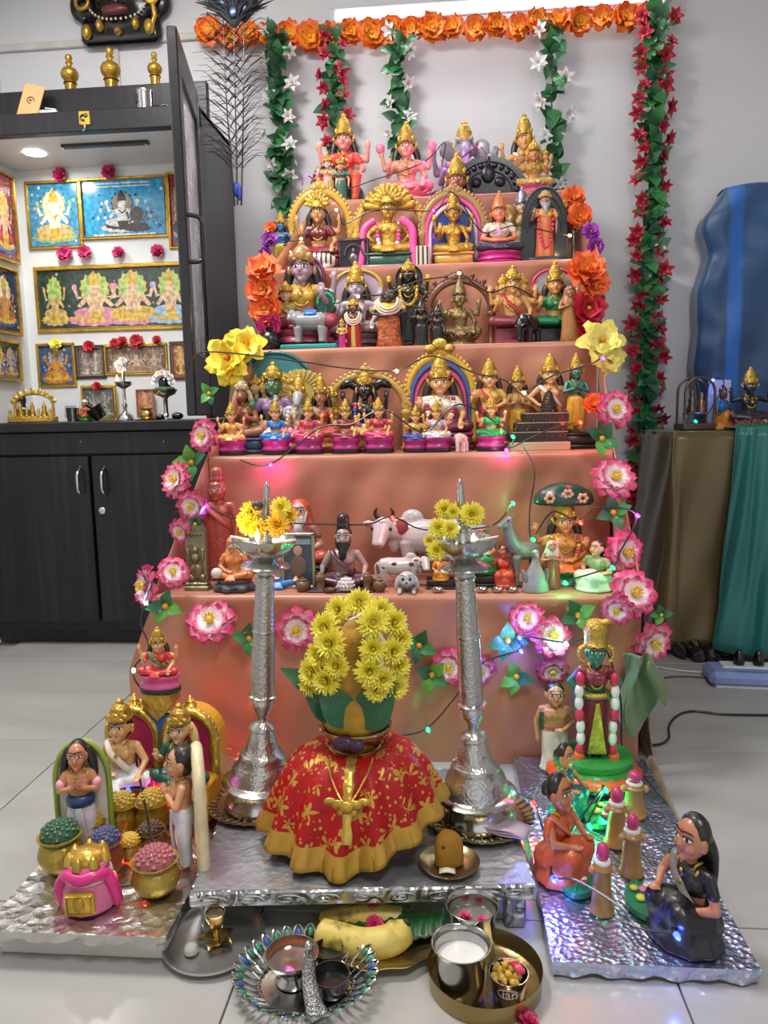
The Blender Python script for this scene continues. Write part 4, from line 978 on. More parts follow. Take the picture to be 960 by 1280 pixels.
t = F(1, 551, 431, .17, 'large crowned goddess seated in a gold, blue and pink arch', skin='#d3a06c', dress='#6a2438', blouse='#d9d0c4', arms=('abhaya', 'varada'), halo='double', haloc=('#cfa53c', '#3c5aa0', '#cf4a80'), panel='#c07a2c', hs=(.92, 1, 1.3), hz=.1, ped='box', pedc=('#7d2a4c', '#3a1c2c'), garl=('#e8e0d8', '#b3304c'), gbot=.12, neck=2, wx=1.1)
sub(t, 'arch_crest', G().ell((0, .12, 1.46), (.1, .05, .08)).ell((-.12, .12, 1.4), (.08, .05, .06)).ell((.12, .12, 1.4), (.08, .05, .06)), GOLD())
t = F(1, 612, 447, .17, 'red-robed standing goddess with gold crown and hair over her shoulder', pose='stand', skin='#d7a274', dress='#b52f34', blouse='#c9a04a', sash='#b52f34', arms=('abhaya', 'lap'), neck=2, wx=1.1)
t = F(1, 647, 456, .2, 'winged gold-brown attendant in a yellow dhoti with crown', pose='dhoti', skin='#b58a54', dress='#d3a02c', arms=('pray', 'pray'), wx=1.0)
for s_ in (-1, 1):
    def wing(u, v, s_=s_): return (s_*(.1+.28*u), .08+.03*math.sin(v*3), .62+.16*v-.22*u*u+.04*math.sin(v*12)*u)
    sub(t, 'wing', G().grid(wing, 8, 9), paint('#c09a58', .4, .3), solid=.02)
t = F(1, 687, 441, .18, 'pale archer deity in white and orange cloth beside the green-skinned one', pose='dhoti', skin='#d9a878', dress='#d98a35', sash='#e2d8c8', arms=('hip', 'raise'), wx=1.1, neck=2)
sub(t, 'bow', G().tube(spline([(.36, -.05, .15), (.28, -.05, .4), (.3, -.05, .62), (.27, -.05, .85), (.34, -.05, 1.08)], 6), .014, 8), paint('#2c2018', .4))
t = F(1, 719, 441, .15, 'green-skinned deity in yellow dhoti with folded hands on black base', pose='dhoti', skin='#2a6b56', dress='#d3a02c', sash='#2d7a52', arms=('pray', 'pray'), ped='box', pedc=('#1c1a1e', '#141317'), wx=1.0, neck=2, hair='back')
# ---------------- second step, front row: the eight small seated goddesses
row = [(291, 503, '#c9a24a', '#c9a24a', MAG, 'in gold robe'), (346, 499, '#1f6fb0', '#1f6fb0', MAG, 'in bright blue sari'), (387, 498, '#b93a55', '#b93a55', MAG, 'in rose-red sari'), (433, 498, '#7d1f2e', '#7d1f2e', MAG, 'in dark maroon sari'),
       (474, 496, '#c23a6a', '#b0294f', MAG, 'in pink sari next to the maroon one'), (520, 506, '#2c3f96', '#c9a24a', MAG, 'in royal blue sari'), (546, 499, '#cfc8cf', '#b8b0b8', MAG, 'in silver-white sari'), (614, 494, '#0f8a46', '#12a052', MAG, 'in green sari on green seat')]
for px, py, dr, bl, pc, lab in row:
    t = F(1, px, py, .055, 'small four-armed goddess %s on magenta pedestal' % lab, skin='#d9a069', dress=dr, blouse=bl, arms=('abhaya', 'varada', 'raise', 'raise'), ped='waist', pedc=(pc, '#1c151c'), group='small goddesses on magenta pedestals', crown='kirita', wx=1.02)
    sub(t, 'seat_rim', G().lathe([(.36, .4), (.40, .41), (.38, .45), (.3, .46)], n=24, sy=.72), paint({'#1f6fb0': '#1b7fc4', '#2c3f96': '#3a4aa0', '#cfc8cf': '#b9a8c8', '#0f8a46': '#12934c'}.get(dr, '#b5306e')))
elephant('tiny cream and pink elephant before the central arch', shelf(1, 577, .035), (ztop(577, 541, SY[1]+.035)-SZ[1])/.87, 1.2, '#dcb9ae')
# dark temple model
p = shelf(1, 672, .07); hT = ztop(699, 483, p.y)-p.z; wT = .118
TM = paint('#30261d', .4, .3, .3, 60, .3)
t = thing('temple_model', 'dark metal temple model with tiered galleries and a pointed tower', 'model', p, .12)
sub(t, 'plinth', G().box((0, .02, .012), (wT*1.45, .11, .024), bev=.002), paint('#a8967c', .5), False)
z = .024
for i, (ww, hh) in enumerate(((1.3, .03), (1.2, .026), (1.05, .026))):
    sub(t, 'gallery', G().box((.012*i, .02, z+hh/2), (wT*ww, .09-.012*i, hh), bev=.001), TM, False)
    n_ = 9-i
    sub(t, 'cornice', G().box((.012*i, .018, z+hh-.002), (wT*ww+.004, .094-.012*i, .003)), paint('#8a7a62', .5), False)
    for j in range(n_):
        xx = .012*i+(j-(n_-1)/2)*wT*ww/n_
        sub(t, 'window', G().box((xx, .02-.045+.006*i-.001, z+hh*.5), (wT*ww/n_*.5, .003, hh*.5)), paint('#16110d', .5), False)
        if j % 2 == 0: sub(t, 'roof_boss', G().lathe([(.005, 0), (.006, .003), (.002, .008), (.0005, .01)], (xx, .02-.04+.006*i, z+hh), 8), TM)
    z += hh
def spire(u): return
tw = G(); zz = z; ww = .03
prof = []
for i in range(9):
    a = i/8; prof += [(.027*(1-a)**.75+.004, z+(hT-z-.01)*a), (.024*(1-a)**.75+.003, z+(hT-z-.01)*(a+.06))]
sub(t, 'tower', G().lathe(prof, (.036, .02, 0), 8), TM, False)
sub(t, 'finial', G().lathe([(.004, hT-.012), (.005, hT-.006), (.001, hT)], (.036, .02, 0), 10), GOLD2())
sub(t, 'small_tower', G().lathe([(.012, .05), (.012, .062), (.008, .075), (.001, .09)], (-.058, .0, 0), 8), TM, False)
# ---------------- first step
F(0, 277, 583, .19, 'tall terracotta-red monk in a long pleated robe on the lowest step', pose='robe', skin='#ab5440', dress=paint('#a8483a', .4, 0, .3, 14, .12), sash='#a8483a', hair='topknot', haircol='#9c4636', crown=None, arms=('abhaya', 'down'), neck=0, wx=1.05, name='monk_figurine', tilak=None)
p = shelf(0, 247, .05); h_ = ztop(247, 657, p.y)-p.z; PW = paint('#8f876c', .35, .7, .6, 30, .4, 0)
t = thing('relief_plaque', 'upright antique silver-gold plaque with a seated deity in relief', 'plaque', p)
sub(t, 'slab', G().prism([(-.028, 0), (.028, 0), (.027, h_*.9), (.018, h_), (.006, h_*.97), (-.006, h_), (-.018, h_*.97), (-.027, h_*.9)], 0, .02), PW, False)
sub(t, 'relief', blend_obj if False else G().ell((0, 0, h_*.3), (.018, .01, .022)).ell((0, -.002, h_*.5), (.011, .01, .014)).ell((0, 0, h_*.62), (.008, .009, .01)).ell((-.014, 0, h_*.2), (.012, .008, .009)).ell((.014, 0, h_*.2), (.012, .008, .009)).ell((0, 0, h_*.1), (.02, .009, .007)).cap((-.018, 0, h_*.48), (-.02, 0, h_*.62), .005).cap((.018, 0, h_*.48), (.02, 0, h_*.62), .005), PW)
sub(t, 'base', G().box((0, .006, .006), (.066, .036, .012), bev=.002).box((0, .006, .016), (.06, .03, .01), bev=.002), PW, False)
for i in range(7): sub(t, 'boss', G().ell((-.021+.007*i, 0, h_*.86), (.003, .004, .005)), PW)
t = F(0, 294, 669, .05, 'saint in orange robe seated on grey rocks with a white drum', skin='#c98f66', dress='#cf7430', blouse='#cf7a38', hair='veil', haircol='#d08a4a', crown=None, arms=('lap', 'knee'), neck=0, ped='round', pedc=('#4a4c52', '#33353a'), name='saint_figurine')
sub(t, 'drum', G().ell((-.3, -.2, .38), (.12, .1, .11)), paint('#d5cdc2', .4))
for i in range(7): a = 2*PI*i/7; sub(t, 'rock', G().ell((.34*math.cos(a), .26*math.sin(a)-.05, .07), (.11, .1, .08), n=7, k=5), paint('#50535a', .6), False)
t = F(0, 377, 622, .17, 'white-bearded saint in red shawl behind the framed picture', skin='#cf9a80', dress='#b5402f', blouse='#8f5a4c', hair='veil', haircol='#b04a34', crown=None, beard='#dedad6', arms=('knee', 'lap'), neck=0, ped='box', pedc=('#3a2b30', '#2a2024'), name='saint_figurine')
t = F(0, 352, 668, .1, 'blue seated saint doll behind the lit silver lamp', skin='#c9a88a', dress='#2a6fb5', blouse='#2a6fb5', hair='veil', haircol='#d8d2cc', crown=None, arms=('lap', 'knee'), neck=0, name='saint_figurine')
p = shelf(0, 374, .07); h_ = ztop(374, 666, p.y)-p.z
t = thing('picture_frame', 'small framed dark picture leaning among the clay saints', 'picture', p)
g = G()
for (c, d) in (((0, 0, .004), (.09, .01, .008)), ((0, 0, h_-.004), (.09, .01, .008)), ((-.041, 0, h_/2), (.008, .01, h_)), ((.041, 0, h_/2), (.008, .01, h_))): g.box(c, d, bev=.0015)
sub(t, 'frame', g, paint('#a39a7a', .35, .6), False)
g = G().mat(0).box((0, .002, h_/2), (.078, .004, h_-.014)); g.mat(1).ell((0, -.001, h_*.4), (.022, .0015, .03)).mat(2).ell((0, -.0015, h_*.68), (.012, .0015, .014)).mat(3).box((0, -.0008, h_*.84), (.07, .001, .014))
sub(t, 'picture', g, [paint('#3b4a58', .2), paint('#6d5648', .2), paint('#b9927a', .2), paint('#8fa0a8', .2)])
t = F(0, 431, 641, .1, 'bearded sage with topknot in maroon robe seated cross-legged', skin='#a58f88', dress='#4f2432', sash='#5a2838', hair='topknot', haircol='#191516', crown=None, beard='#191516', arms=('knee', 'knee'), neck=0, ped=None, name='saint_figurine', tilak='#d8d2cc')
sub(t, 'mat', G().box((0, -.06, .01), (.9, .75, .02), bev=.008), paint('#3a2630', .6), False)
# cow, calf
p = shelf(0, 545, .18); s_ = (ztop(560, 640, p.y)-p.z)/.66
c_ = cow('cow_figurine', 'large glossy white cow with a painted forehead behind the calf', p+Vector((.0, 0, 0)), (s_*1.12, s_*.8, s_), -.12, '#b3b1b2')
spot(c_, (-.28, -.14, .53), (.06, .03, .08), paint('#8a3a3c', .4))
for i in range(5): spot(c_, (-.475+.02*i, -.225+.01*abs(i-2), .575+.006*(2-abs(i-2))), (.009, .01, .009), paint(('#c03a35', '#2f6f9a')[i % 2]), 'forehead_dot')
p = shelf(0, 500, .095); s_ = (ztop(500, 684, p.y)-p.z)/.8
c_ = cow('calf_figurine', 'white calf with brown patches before the big cow', p, (-s_*1.15, s_*.8, s_), .1, '#bdbab8', '#4a2a24')
for q in ((-.2, -.17, .47), (.1, -.175, .48), (.27, -.15, .4)): spot(c_, q, (.05, .02, .045), paint('#6a2f2a', .4))
# dog
p = shelf(0, 509, .03); s_ = ztop(509, 712, p.y)-p.z
t = thing('dog_figurine', 'small white floppy-eared dog with black painted face', 'figurine', p, 0, None, s_)
def dog():
    g = G(); g.ell((0, .25, .34), (.42, .42, .32)); g.ell((0, -.12, .58), (.4, .34, .38)); g.ell((0, -.38, .46), (.2, .14, .16))
    for s__ in (-1, 1): g.ell((s__*.42, -.05, .42), (.13, .16, .34), (0, s__*-.25, 0)); g.cap((s__*.3, -.2, .1), (s__*.32, -.5, .07), .12, .09)
    return blend(g, 'body', .03)
put('body', cached('dog', dog), paint('#b3b1b0', .3), t)
for s__ in (-1, 1): sub(t, 'eye', G().ell((s__*.16, -.43, .66), (.06, .04, .075)), BLK()); sub(t, 'brow', G().tube([(s__*.08, -.42, .8), (s__*.17, -.42, .83), (s__*.26, -.39, .8)], .015, 5), BLK()); sub(t, 'whisker', G().tube([(s__*.1, -.52, .4), (s__*.22, -.49, .42), (s__*.33, -.43, .4)], .014, 5), BLK())
sub(t, 'nose', G().ell((0, -.52, .53), (.06, .04, .045)), BLK()); sub(t, 'mouth', G().tube([(-.08, -.51, .4), (0, -.53, .44), (.08, -.51, .4)], .014, 5), BLK())
# fluffy ball
p = shelf(0, 433, .03)
t = thing('wool_ball', 'fluffy white wool ball beside the seated sage', 'ornament', p)
sub(t, 'ball', G().ell((0, 0, .019), (.021, .02, .019)), paint('#cfccc8', .9, 0, 1, 90, .15))
sub(t, 'tuft', cached_tuft if False else (lambda g: [g.cap((.02*math.cos(a)*math.cos(b), .019*math.sin(a)*math.cos(b), .019+.018*math.sin(b)), (.0235*math.cos(a)*math.cos(b), .0225*math.sin(a)*math.cos(b), .019+.0205*math.sin(b)), .003, .0012, 5) for a in [k*.5 for k in range(13)] for b in (-.6, -.1, .4, .9)] and g)(G()), paint('#d9d6d2', .9))
# little wooden and steel vessels along the front
BR = paint('#6a4a2e', .4, 0, .2)
def vessel(px, off, r, h, label, mat, kind='bowl', grp=None, name='small_bowl'):
    p = shelf(0, px, off); t = thing(name, label, 'bowl' if kind == 'bowl' else 'ornament', p, 0, grp)
    if kind == 'bowl':
        sub(t, 'bowl', G().lathe([(r*.5, 0), (r*.6, .001), (r*.95, h*.6), (r, h), (r*.93, h), (r*.85, h*.6), (r*.4, h*.25), (.0005, h*.22)], n=20, close=False), mat)
        sub(t, 'foot_ring', G().lathe([(r*.5, 0), (r*.55, 0), (r*.55, .0025), (r*.5, .0025)], n=16), mat)
    elif kind == 'pot':
        sub(t, 'body', G().lathe([(r*.55, 0), (r*.75, h*.08), (r, h*.4), (r*.85, h*.68), (r*.5, h*.8), (r*.6, h*.86), (r*.3, h*.95), (.0005, h)], n=20, flute=(10, .04)), mat)
        sub(t, 'knob', G().ell((0, 0, h), (r*.16, r*.16, r*.16)), mat)
    elif kind == 'post':
        sub(t, 'post', G().lathe([(r, 0), (r*1.1, h*.06), (r*.8, h*.15), (r*.9, h*.6), (r*1.1, h*.9), (r*.8, h)], n=16), mat); sub(t, 'cap', G().ell((0, 0, h), (r*.8, r*.8, r*.5)), mat)
vessel(379, .035, .020, .036, 'round carved brown wooden pot on the lowest step', BR, 'pot', name='toy_pot')
vessel(401, .035, .013, .045, 'short brown wooden post beside the carved pot', BR, 'post', name='toy_post')
vessel(412, .02, .017, .011, 'shallow brown wooden toy bowl on the lowest step', BR, grp='wooden toy bowls'); vessel(446, .018, .015, .010, 'shallow brown wooden toy bowl on the lowest step', BR, grp='wooden toy bowls')
vessel(459, .03, .011, .047, 'tall brown wooden post beside the spindle pot', BR, 'post', name='toy_post'); vessel(474, .03, .018, .038, 'brown wooden spindle pot beside the dog', BR, 'pot', name='toy_pot')
for px in (547, 602, 622, 640): vessel(px, .022, .0165, .012, 'tiny steel toy bowl in the row behind the lamp', STEEL(), grp='steel toy bowls')
# green sari woman on black base
t = F(0, 602, 655, .12, 'old woman doll in green sari and red blouse on a black stand', pose='kneel', skin='#c07a4e', dress='#17803f', blouse='#8f2a2c', sash='#17803f', hair='veil', haircol='#8a8f96', crown=None, arms=('reach', 'reach'), neck=0, ped='box', pedc=('#1b191c', '#121113'), name='woman_figurine', cat='figurine', tilak=None, wx=1.05)
t = F(0, 551, 690, .08, 'small doll in orange robe on a black base behind the lamp', pose='kneel', skin='#c98a4a', dress='#d08a28', blouse='#d08a28', crown=None, hair='bun', arms=('lap', 'lap'), neck=0, ped='box', pedc=('#1b191c', '#2a2829'), name='woman_figurine')
t = F(0, 629, 680, .11, 'seated doll in orange-red robe between the woman in green and the grey deer', pose='kneel', skin='#c96a4a', dress='#cf4a30', blouse='#c9402c', crown=None, hair='short', arms=('lap', 'lap'), neck=0, name='woman_figurine')
# deer
p = shelf(0, 650, .1); s_ = ztop(648, 641, p.y)-p.z
t = thing('deer_figurine', 'slender grey deer with raised head beside the canopied goddess', 'figurine', p, .35, None, s_)
def deer():
    g = G(); g.tube([(-.1, 0, .5), (0, 0, .48), (.15, 0, .47), (.26, 0, .48)], [.09, .13, .125, .08], 12); g.tube(spline([(-.06, 0, .52), (-.14, 0, .65), (-.17, 0, .8), (-.17, 0, .87)], 4), [.12-.0055*i for i in range(13)], 10)
    g.cap((-.17, 0, .9), (-.32, -.04, .83), .06, .035)
    for s__ in (-1, 1): g.cap((-.14, s__*.05, .93), (-.12, s__*.08, 1.0), .022, .01, 6)
    for x in (-.08, .2):
        for y in (-.06, .06): g.tube([(x, y, .42), (x+.01, y, .22), (x, y, 0.01)], [.06, .035, .035], 8)
    return blend(g, 'body', .014)
put('body', cached('deer', deer), paint('#77767a', .3), t)
for s__ in (-1, 1): sub(t, 'eye', G().ell((-.2, s__*.052, .91), (.014, .012, .014)), BLK())
sub(t, 'rock', G().ell((.05, 0, .015), (.2, .14, .02)), paint('#34343a', .5))
# canopied goddess
t = F(0, 705, 617, .15, 'seated goddess with gold crown under a dark green umbrella canopy', skin='#c08a58', dress='#c9702c', blouse='#b5803c', arms=('raise', 'lap', 'raise', 'abhaya'), ped='lotus', pedc=('#157a58',), neck=2, garl=('gold', '#b5403a'), gbot=.1, wx=1.1)
sub(t, 'canopy_pole', G().cap((0, .22, .05), (0, .22, 1.3), .025, .022, 8), paint('#2c4a3c'))
sub(t, 'canopy', G().lathe([(.35, 1.1), (.37, 1.13), (.355, 1.21), (.29, 1.3), (.16, 1.37), (.04, 1.395), (.002, 1.395)], (0, .12, 0), 28, (14, .03), 1, .75, close=False), paint('#133f34', .25), solid=.02)
for i, x in enumerate((-.2, .02, .21)):
    g = G()
    for k in range(6): a = 2*PI*k/6; g.ell((x+.05*math.cos(a), -.135+.1*abs(x), 1.2+(.06 if i == 1 else 0)+.05*math.sin(a)), (.03, .02, .03), n=8, k=5)
    sub(t, 'rosette', g, paint('#d99a78'))
sub(t, 'lower_base', G().lathe([(.42, 0), (.44, .03), (.4, .08), (.3, .1)], n=28, sy=.8), paint('#1a8a62', .3))
# goose
p = shelf(0, 669, .035); s_ = ztop(669, 686, p.y)-p.z
t = thing('goose_figurine', 'grey clay goose with upright neck beside the brown saint', 'figurine', p, .2, None, s_)
def goose():
    g = G(); g.lathe([(.3, 0), (.32, .02), (.29, .2), (.22, .42), (.13, .6), (.08, .72), (.075, .84), (.06, .86)], n=20, sy=.85); g.ell((0, -.02, .88), (.1, .11, .1)); g.cap((0, -.1, .87), (0, -.2, .83), .05, .025, 8)
    return blend(g, 'body', .02)
put('body', cached('goose', goose), paint('#8b8a8c', .5), t)
sub(t, 'beak', G().cap((0, -.16, .85), (0, -.24, .81), .04, .018, 8), paint('#7a6a58'))
for s__ in (-1, 1): sub(t, 'eye', G().ell((s__*.075, -.08, .91), .017), BLK()); sub(t, 'wing', G().ell((s__*.24, .02, .3), (.05, .16, .24), (0, s__*.25, 0)), paint('#7b7a7e', .5))
F(0, 690, 675, .06, 'brown-robed standing saint with white veil beside the goose', pose='robe', skin='#a5705a', dress='#8f4a34', hair='veil', haircol='#b9b4ae', crown=None, arms=('pray', 'pray'), neck=0, wx=1.2, name='saint_figurine', tilak=None)
F(0, 746, 674, .06, 'woman doll with long dark hair in white and green at the step end', pose='kneel', skin='#c99a80', dress='#cfd8c8', blouse='#7aa06a', hair='back', haircol='#2a1c1a', crown=None, arms=('lap', 'lap'), neck=0, rz=-.9, wx=1.2, name='woman_figurine', tilak=None)
# ============================================================ flowers kit
def petals(g, n, L, W, el, curl, a0=0., p=.7, wav=0., r0=0., nv=5, z0=0., jit=0., end=.97):
    for i in range(n):
        a = a0+2*PI*i/n+random.uniform(-jit, jit); LL = L*random.uniform(1-jit, 1); e0 = el+random.uniform(-jit, jit)*.6
        pr = [(r0, z0)]
        for k in range(1, nv):
            ph = e0-curl*(k/(nv-1)); pr.append((pr[-1][0]+math.cos(ph)*LL/(nv-1), pr[-1][1]+math.sin(ph)*LL/(nv-1)))
        vs = []; tt = []
        for k in range(nv):
            v = k/(nv-1); w_ = W*max(.06, math.sin(PI*(.06+(end-.06)*v)**p))
            for u in (-1, 0, 1):
                x, z = pr[k]; zz = z+(.22*w_*abs(u))+wav*W*math.sin(u*2+k*2.1+i)*v
                vs.append((x*math.cos(a)-u*w_*math.sin(a), x*math.sin(a)+u*w_*math.cos(a), zz)); tt.append(v)
        fs = [(k*3+c, k*3+c+1, k*3+c+4, k*3+c+3) for k in range(nv-1) for c in (0, 1)]
        g.add(vs, fs, tt)
    return g
def flower_mesh(kind):
    "unit flower, radius about 1, looking along +z"
    def mk():
        g = G(); g.mat(0)
        if kind == 'mum':
            for n, L, e in ((20, 1., -.05), (20, 1., .22), (18, .92, .48), (16, .82, .75), (13, .68, 1.0), (9, .52, 1.3)): petals(g, n, L, .135, e, -.35+.5*(1.2-e), random.random(), .9, 0, .05, 4, 0, .1)
            g.mat(1).ell((0, 0, .3), (.16, .16, .14), n=8, k=5)
        elif kind == 'lotus':
            for n, L, e in ((10, 1., .08), (9, .95, .3), (7, .72, .6)): petals(g, n, L, .36, e, .3, random.random(), .72, .3, .06, 6, 0, .1, .86)
            g.mat(1).ell((0, 0, .22), (.17, .17, .16), n=10, k=6)
            for i in range(9): a = 2*PI*i/9; g.cap((.1*math.cos(a), .1*math.sin(a), .25), (.2*math.cos(a), .2*math.sin(a), .42), .03, .04, 5)
        elif kind == 'lily':
            petals(g, 6, 1.1, .42, .5, .8, 0, .75, .35, .04, 7, 0, .08, .9); petals(g, 5, .85, .4, .95, .7, .5, .75, .35, .04, 7, 0, .08, .88)
            g.mat(1).ell((0, 0, .2), (.1, .1, .2), n=8, k=5)
        elif kind == 'star':
            petals(g, 6, 1., .26, .35, .25, 0, .75, .1, .05, 5, 0, .1); petals(g, 5, .7, .22, .85, .3, .4, .75, .1, .05, 4, 0, .1)
            g.mat(1).ell((0, 0, .2), (.08, .08, .12), n=6, k=4)
        elif kind == 'ruffle':
            for n, L, e in ((6, 1., .2), (6, .9, .6), (5, .7, 1.0)): petals(g, n, L, .46, e, .15, random.random(), .8, .45, .05, 6, 0, .15, .74)
            g.mat(1).ell((0, 0, .2), (.12, .12, .14), n=8, k=5)
        return g.mesh('flower', True, 2.5)
    return cached(('flower', kind), mk)
def leaf_mesh():
    def f(u, v):
        w_ = .34*math.sin(PI*min(.985, .03+.97*v)**.8); x = (u-.5)*2
        return (x*w_, v, .12*math.sin(v*PI)+.16*abs(x)*w_)
    return cached('leaf', lambda: G().grid(f, 5, 7).mesh('leaf', True, 2.5))
M_MUM = ramp_mat('chrysanthemum_petal', [(0, '#d2b81a'), (.5, '#ecdc34'), (1, '#f4ea66')])
M_MUMO = ramp_mat('orange_chrysanthemum_petal', [(0, '#b87808'), (.5, '#eab41c'), (1, '#f2cf3c')])
M_LOTUS = ramp_mat('pink_lotus_petal', [(0, '#f0d8d0'), (.5, '#f2dfe4'), (.76, '#e46a94'), (1, '#cc1a56')], .5)
M_LILY = ramp_mat('yellow_lily_petal', [(0, '#d98a10'), (.35, '#efc81c'), (1, '#f6e24a')], .5)
M_LILYP = ramp_mat('pale_yellow_lily_petal', [(0, '#d9b048'), (.4, '#eee07a'), (1, '#f3e86a')], .5)
M_REDF = ramp_mat('red_petal', [(0, '#7d0f22'), (1, '#cf2440')], .5)
M_WHITEF = ramp_mat('white_petal', [(0, '#c2c8b8'), (.4, '#e6e4e2'), (1, '#efeeee')], .5)
M_ORF = ramp_mat('orange_gold_petal', [(0, '#f8d048'), (.5, '#f9a824'), (.85, '#f2761f'), (1, '#e4501a')], .5)
M_ORN = ramp_mat('orange_fabric_petal', [(0, '#f6b850'), (.45, '#fa8034'), (1, '#f2602a')], .5)
M_REDB = ramp_mat('crimson_fabric_petal', [(0, '#a80f30'), (1, '#d02038')], .5)
M_PURF = ramp_mat('purple_fabric_petal', [(0, '#5a1a6a'), (1, '#a83ac0')], .5)
M_LEAF = paint('#2f7d3c', .42, 0, .2, 60, .2); M_LEAFD = paint('#1f5a34', .45, 0, .2, 60, .2); M_LEAFL = paint('#5a9c34', .42, 0, .2, 60, .2)
YEL = paint('#e3c21c', .5); ORC = paint('#d9822a', .5)
def aim(d, roll=0.):
    q = Vector(d).normalized().to_track_quat('Z', 'Y'); return (q.to_matrix()@Matrix.Rotation(roll, 3, 'Z')).to_euler()
def aim_y(d, up=(0, -1, .3)):
    "rotation that lays the leaf's length (y) along d with its face to up"
    y = Vector(d).normalized(); z = Vector(up); z = (z-y*z.dot(y)); z = z.normalized() if z.length > 1e-4 else y.orthogonal().normalized(); x = y.cross(z)
    return Matrix((x, y, z)).transposed().to_euler()
def flw(parent, kind, p, d, r, m, m2=None, name='flower'):
    return put(name, flower_mesh(kind), [m, m2 or YEL], parent, p, aim(d, random.uniform(0, 6)), r)
def lf(parent, p, d, L, m=None, up=(0, -1, .3), name='leaf'): return put(name, leaf_mesh(), m or M_LEAF, parent, p, aim_y(d, up), L)

# ============================================================ foil-covered boards and what stands on them
def foil_mat(name, c, disp):
    m, t, b = newmat(name)
    tc = t.nodes.new('ShaderNodeTexCoord'); v = t.nodes.new('ShaderNodeTexVoronoi'); v.inputs['Scale'].default_value = 95 if disp else 40
    n = t.nodes.new('ShaderNodeTexNoise'); n.inputs['Scale'].default_value = 30; n.inputs['Detail'].default_value = 7; n.inputs['Distortion'].default_value = 1.5
    mx = t.nodes.new('ShaderNodeMath'); mx.operation = 'ADD'
    bp = t.nodes.new('ShaderNodeBump'); bp.inputs['Strength'].default_value = .42 if disp else .55; bp.inputs['Distance'].default_value = .006
    t.links.new(tc.outputs['Object'], v.inputs['Vector']); t.links.new(tc.outputs['Object'], n.inputs['Vector'])
    t.links.new(v.outputs['Distance'], mx.inputs[0]); t.links.new(n.outputs['Fac'], mx.inputs[1]); t.links.new(mx.outputs[0], bp.inputs['Height']); t.links.new(bp.outputs['Normal'], b.inputs['Normal'])
    r = t.nodes.new('ShaderNodeValToRGB'); cr = r.color_ramp
    if disp:
        for i, (p_, h) in enumerate(((0, '#b9bcd0'), (.3, '#c9c4dc'), (.5, '#a8c0d8'), (.7, '#c9d0e2'), (1, '#b8a8d0'))):
            e = cr.elements[i] if i < 2 else cr.elements.new(p_); e.position = p_; e.color = lin(h)
    else:
        cr.elements[0].color = lin('#b8b5b0'); cr.elements[1].color = lin('#dcdad6')
    t.links.new(v.outputs['Color'], r.inputs['Fac']); t.links.new(r.outputs['Color'], b.inputs['Base Color'])
    b.inputs['Metallic'].default_value = .95; b.inputs['Roughness'].default_value = .24
    return m
FOIL = foil_mat('crumpled_foil', '#c8c6c2', False); FOILH = foil_mat('holographic_foil', '#c8c6d2', True)
def board(label, x0, x1, y0, y1, z, th, m, under=None):
    t = thing('foil_board', label, 'board', ((x0+x1)/2, (y0+y1)/2, 0)); w_, d_ = x1-x0, y1-y0
    def top(u, v):
        x = (u-.5)*w_; y = (v-.5)*d_
        e = min(u, 1-u, v, 1-v)*12
        return (x, y, z+(.0012*math.sin(u*31+v*17)+.001*math.sin(v*43-u*11)-.002)*min(1, e)-.001)
    def skirt(u, v):
        a = u*4; k = int(a) % 4; q = a-int(a)
        c = [(-.5, -.5), (.5, -.5), (.5, .5), (-.5, .5)]; p, r_ = c[k], c[(k+1) % 4]
        x = (p[0]+(r_[0]-p[0])*q)*w_; y = (p[1]+(r_[1]-p[1])*q)*d_; s_ = .003*math.sin(u*160+v*3)*v
        return (x*(1+s_/w_*2), y*(1+s_/d_*2), z-.001-v*(th+.003*math.sin(u*90)))
    sub(t, 'foil_wrap', G().grid(top, 40, 50).grid(skirt, 120, 5, cu=True), m)
    sub(t, 'wooden_core', G().box((0, 0, z-.004-th/2), (w_-.012, d_-.012, th-.006)), paint('#cfc9bd', .6), False)
    if z-th > .008: sub(t, 'support', G().box((0, 0, (z-th)/2), (w_-.03, d_-.05, z-th-.001), bev=.002), under or paint('#cbc7bf', .5), False)
    return t
board('low board wrapped in crumpled silver foil under the clay throne', -.785, -.468, 1.1, 1.75, .06, .016, FOIL)
board('long board wrapped in holographic silver foil under the kneeling women', .155, .475, 1.12, 1.845, .03, .022, FOILH)
ZL, ZR = .0605, .0305
def absorb(root, f):
    "makes a doll's pieces parts of another thing (one moulded statue)"
    bpy.context.view_layer.update()
    A = root.matrix_world.inverted()@f.matrix_world
    for ch in list(f.children):
        mb = ch.matrix_basis.copy(); ch.parent = root; ch.matrix_basis = A@mb
    bpy.data.objects.remove(f, do_unlink=True)
def FG(px, pyb, pyt, z, label, **kw):
    "figurine standing on level z with its foot at row pyb and its top at row pyt"
    p = on(px, pyb, z); return fig(label, p, ztop(px, pyt, p.y), **kw)
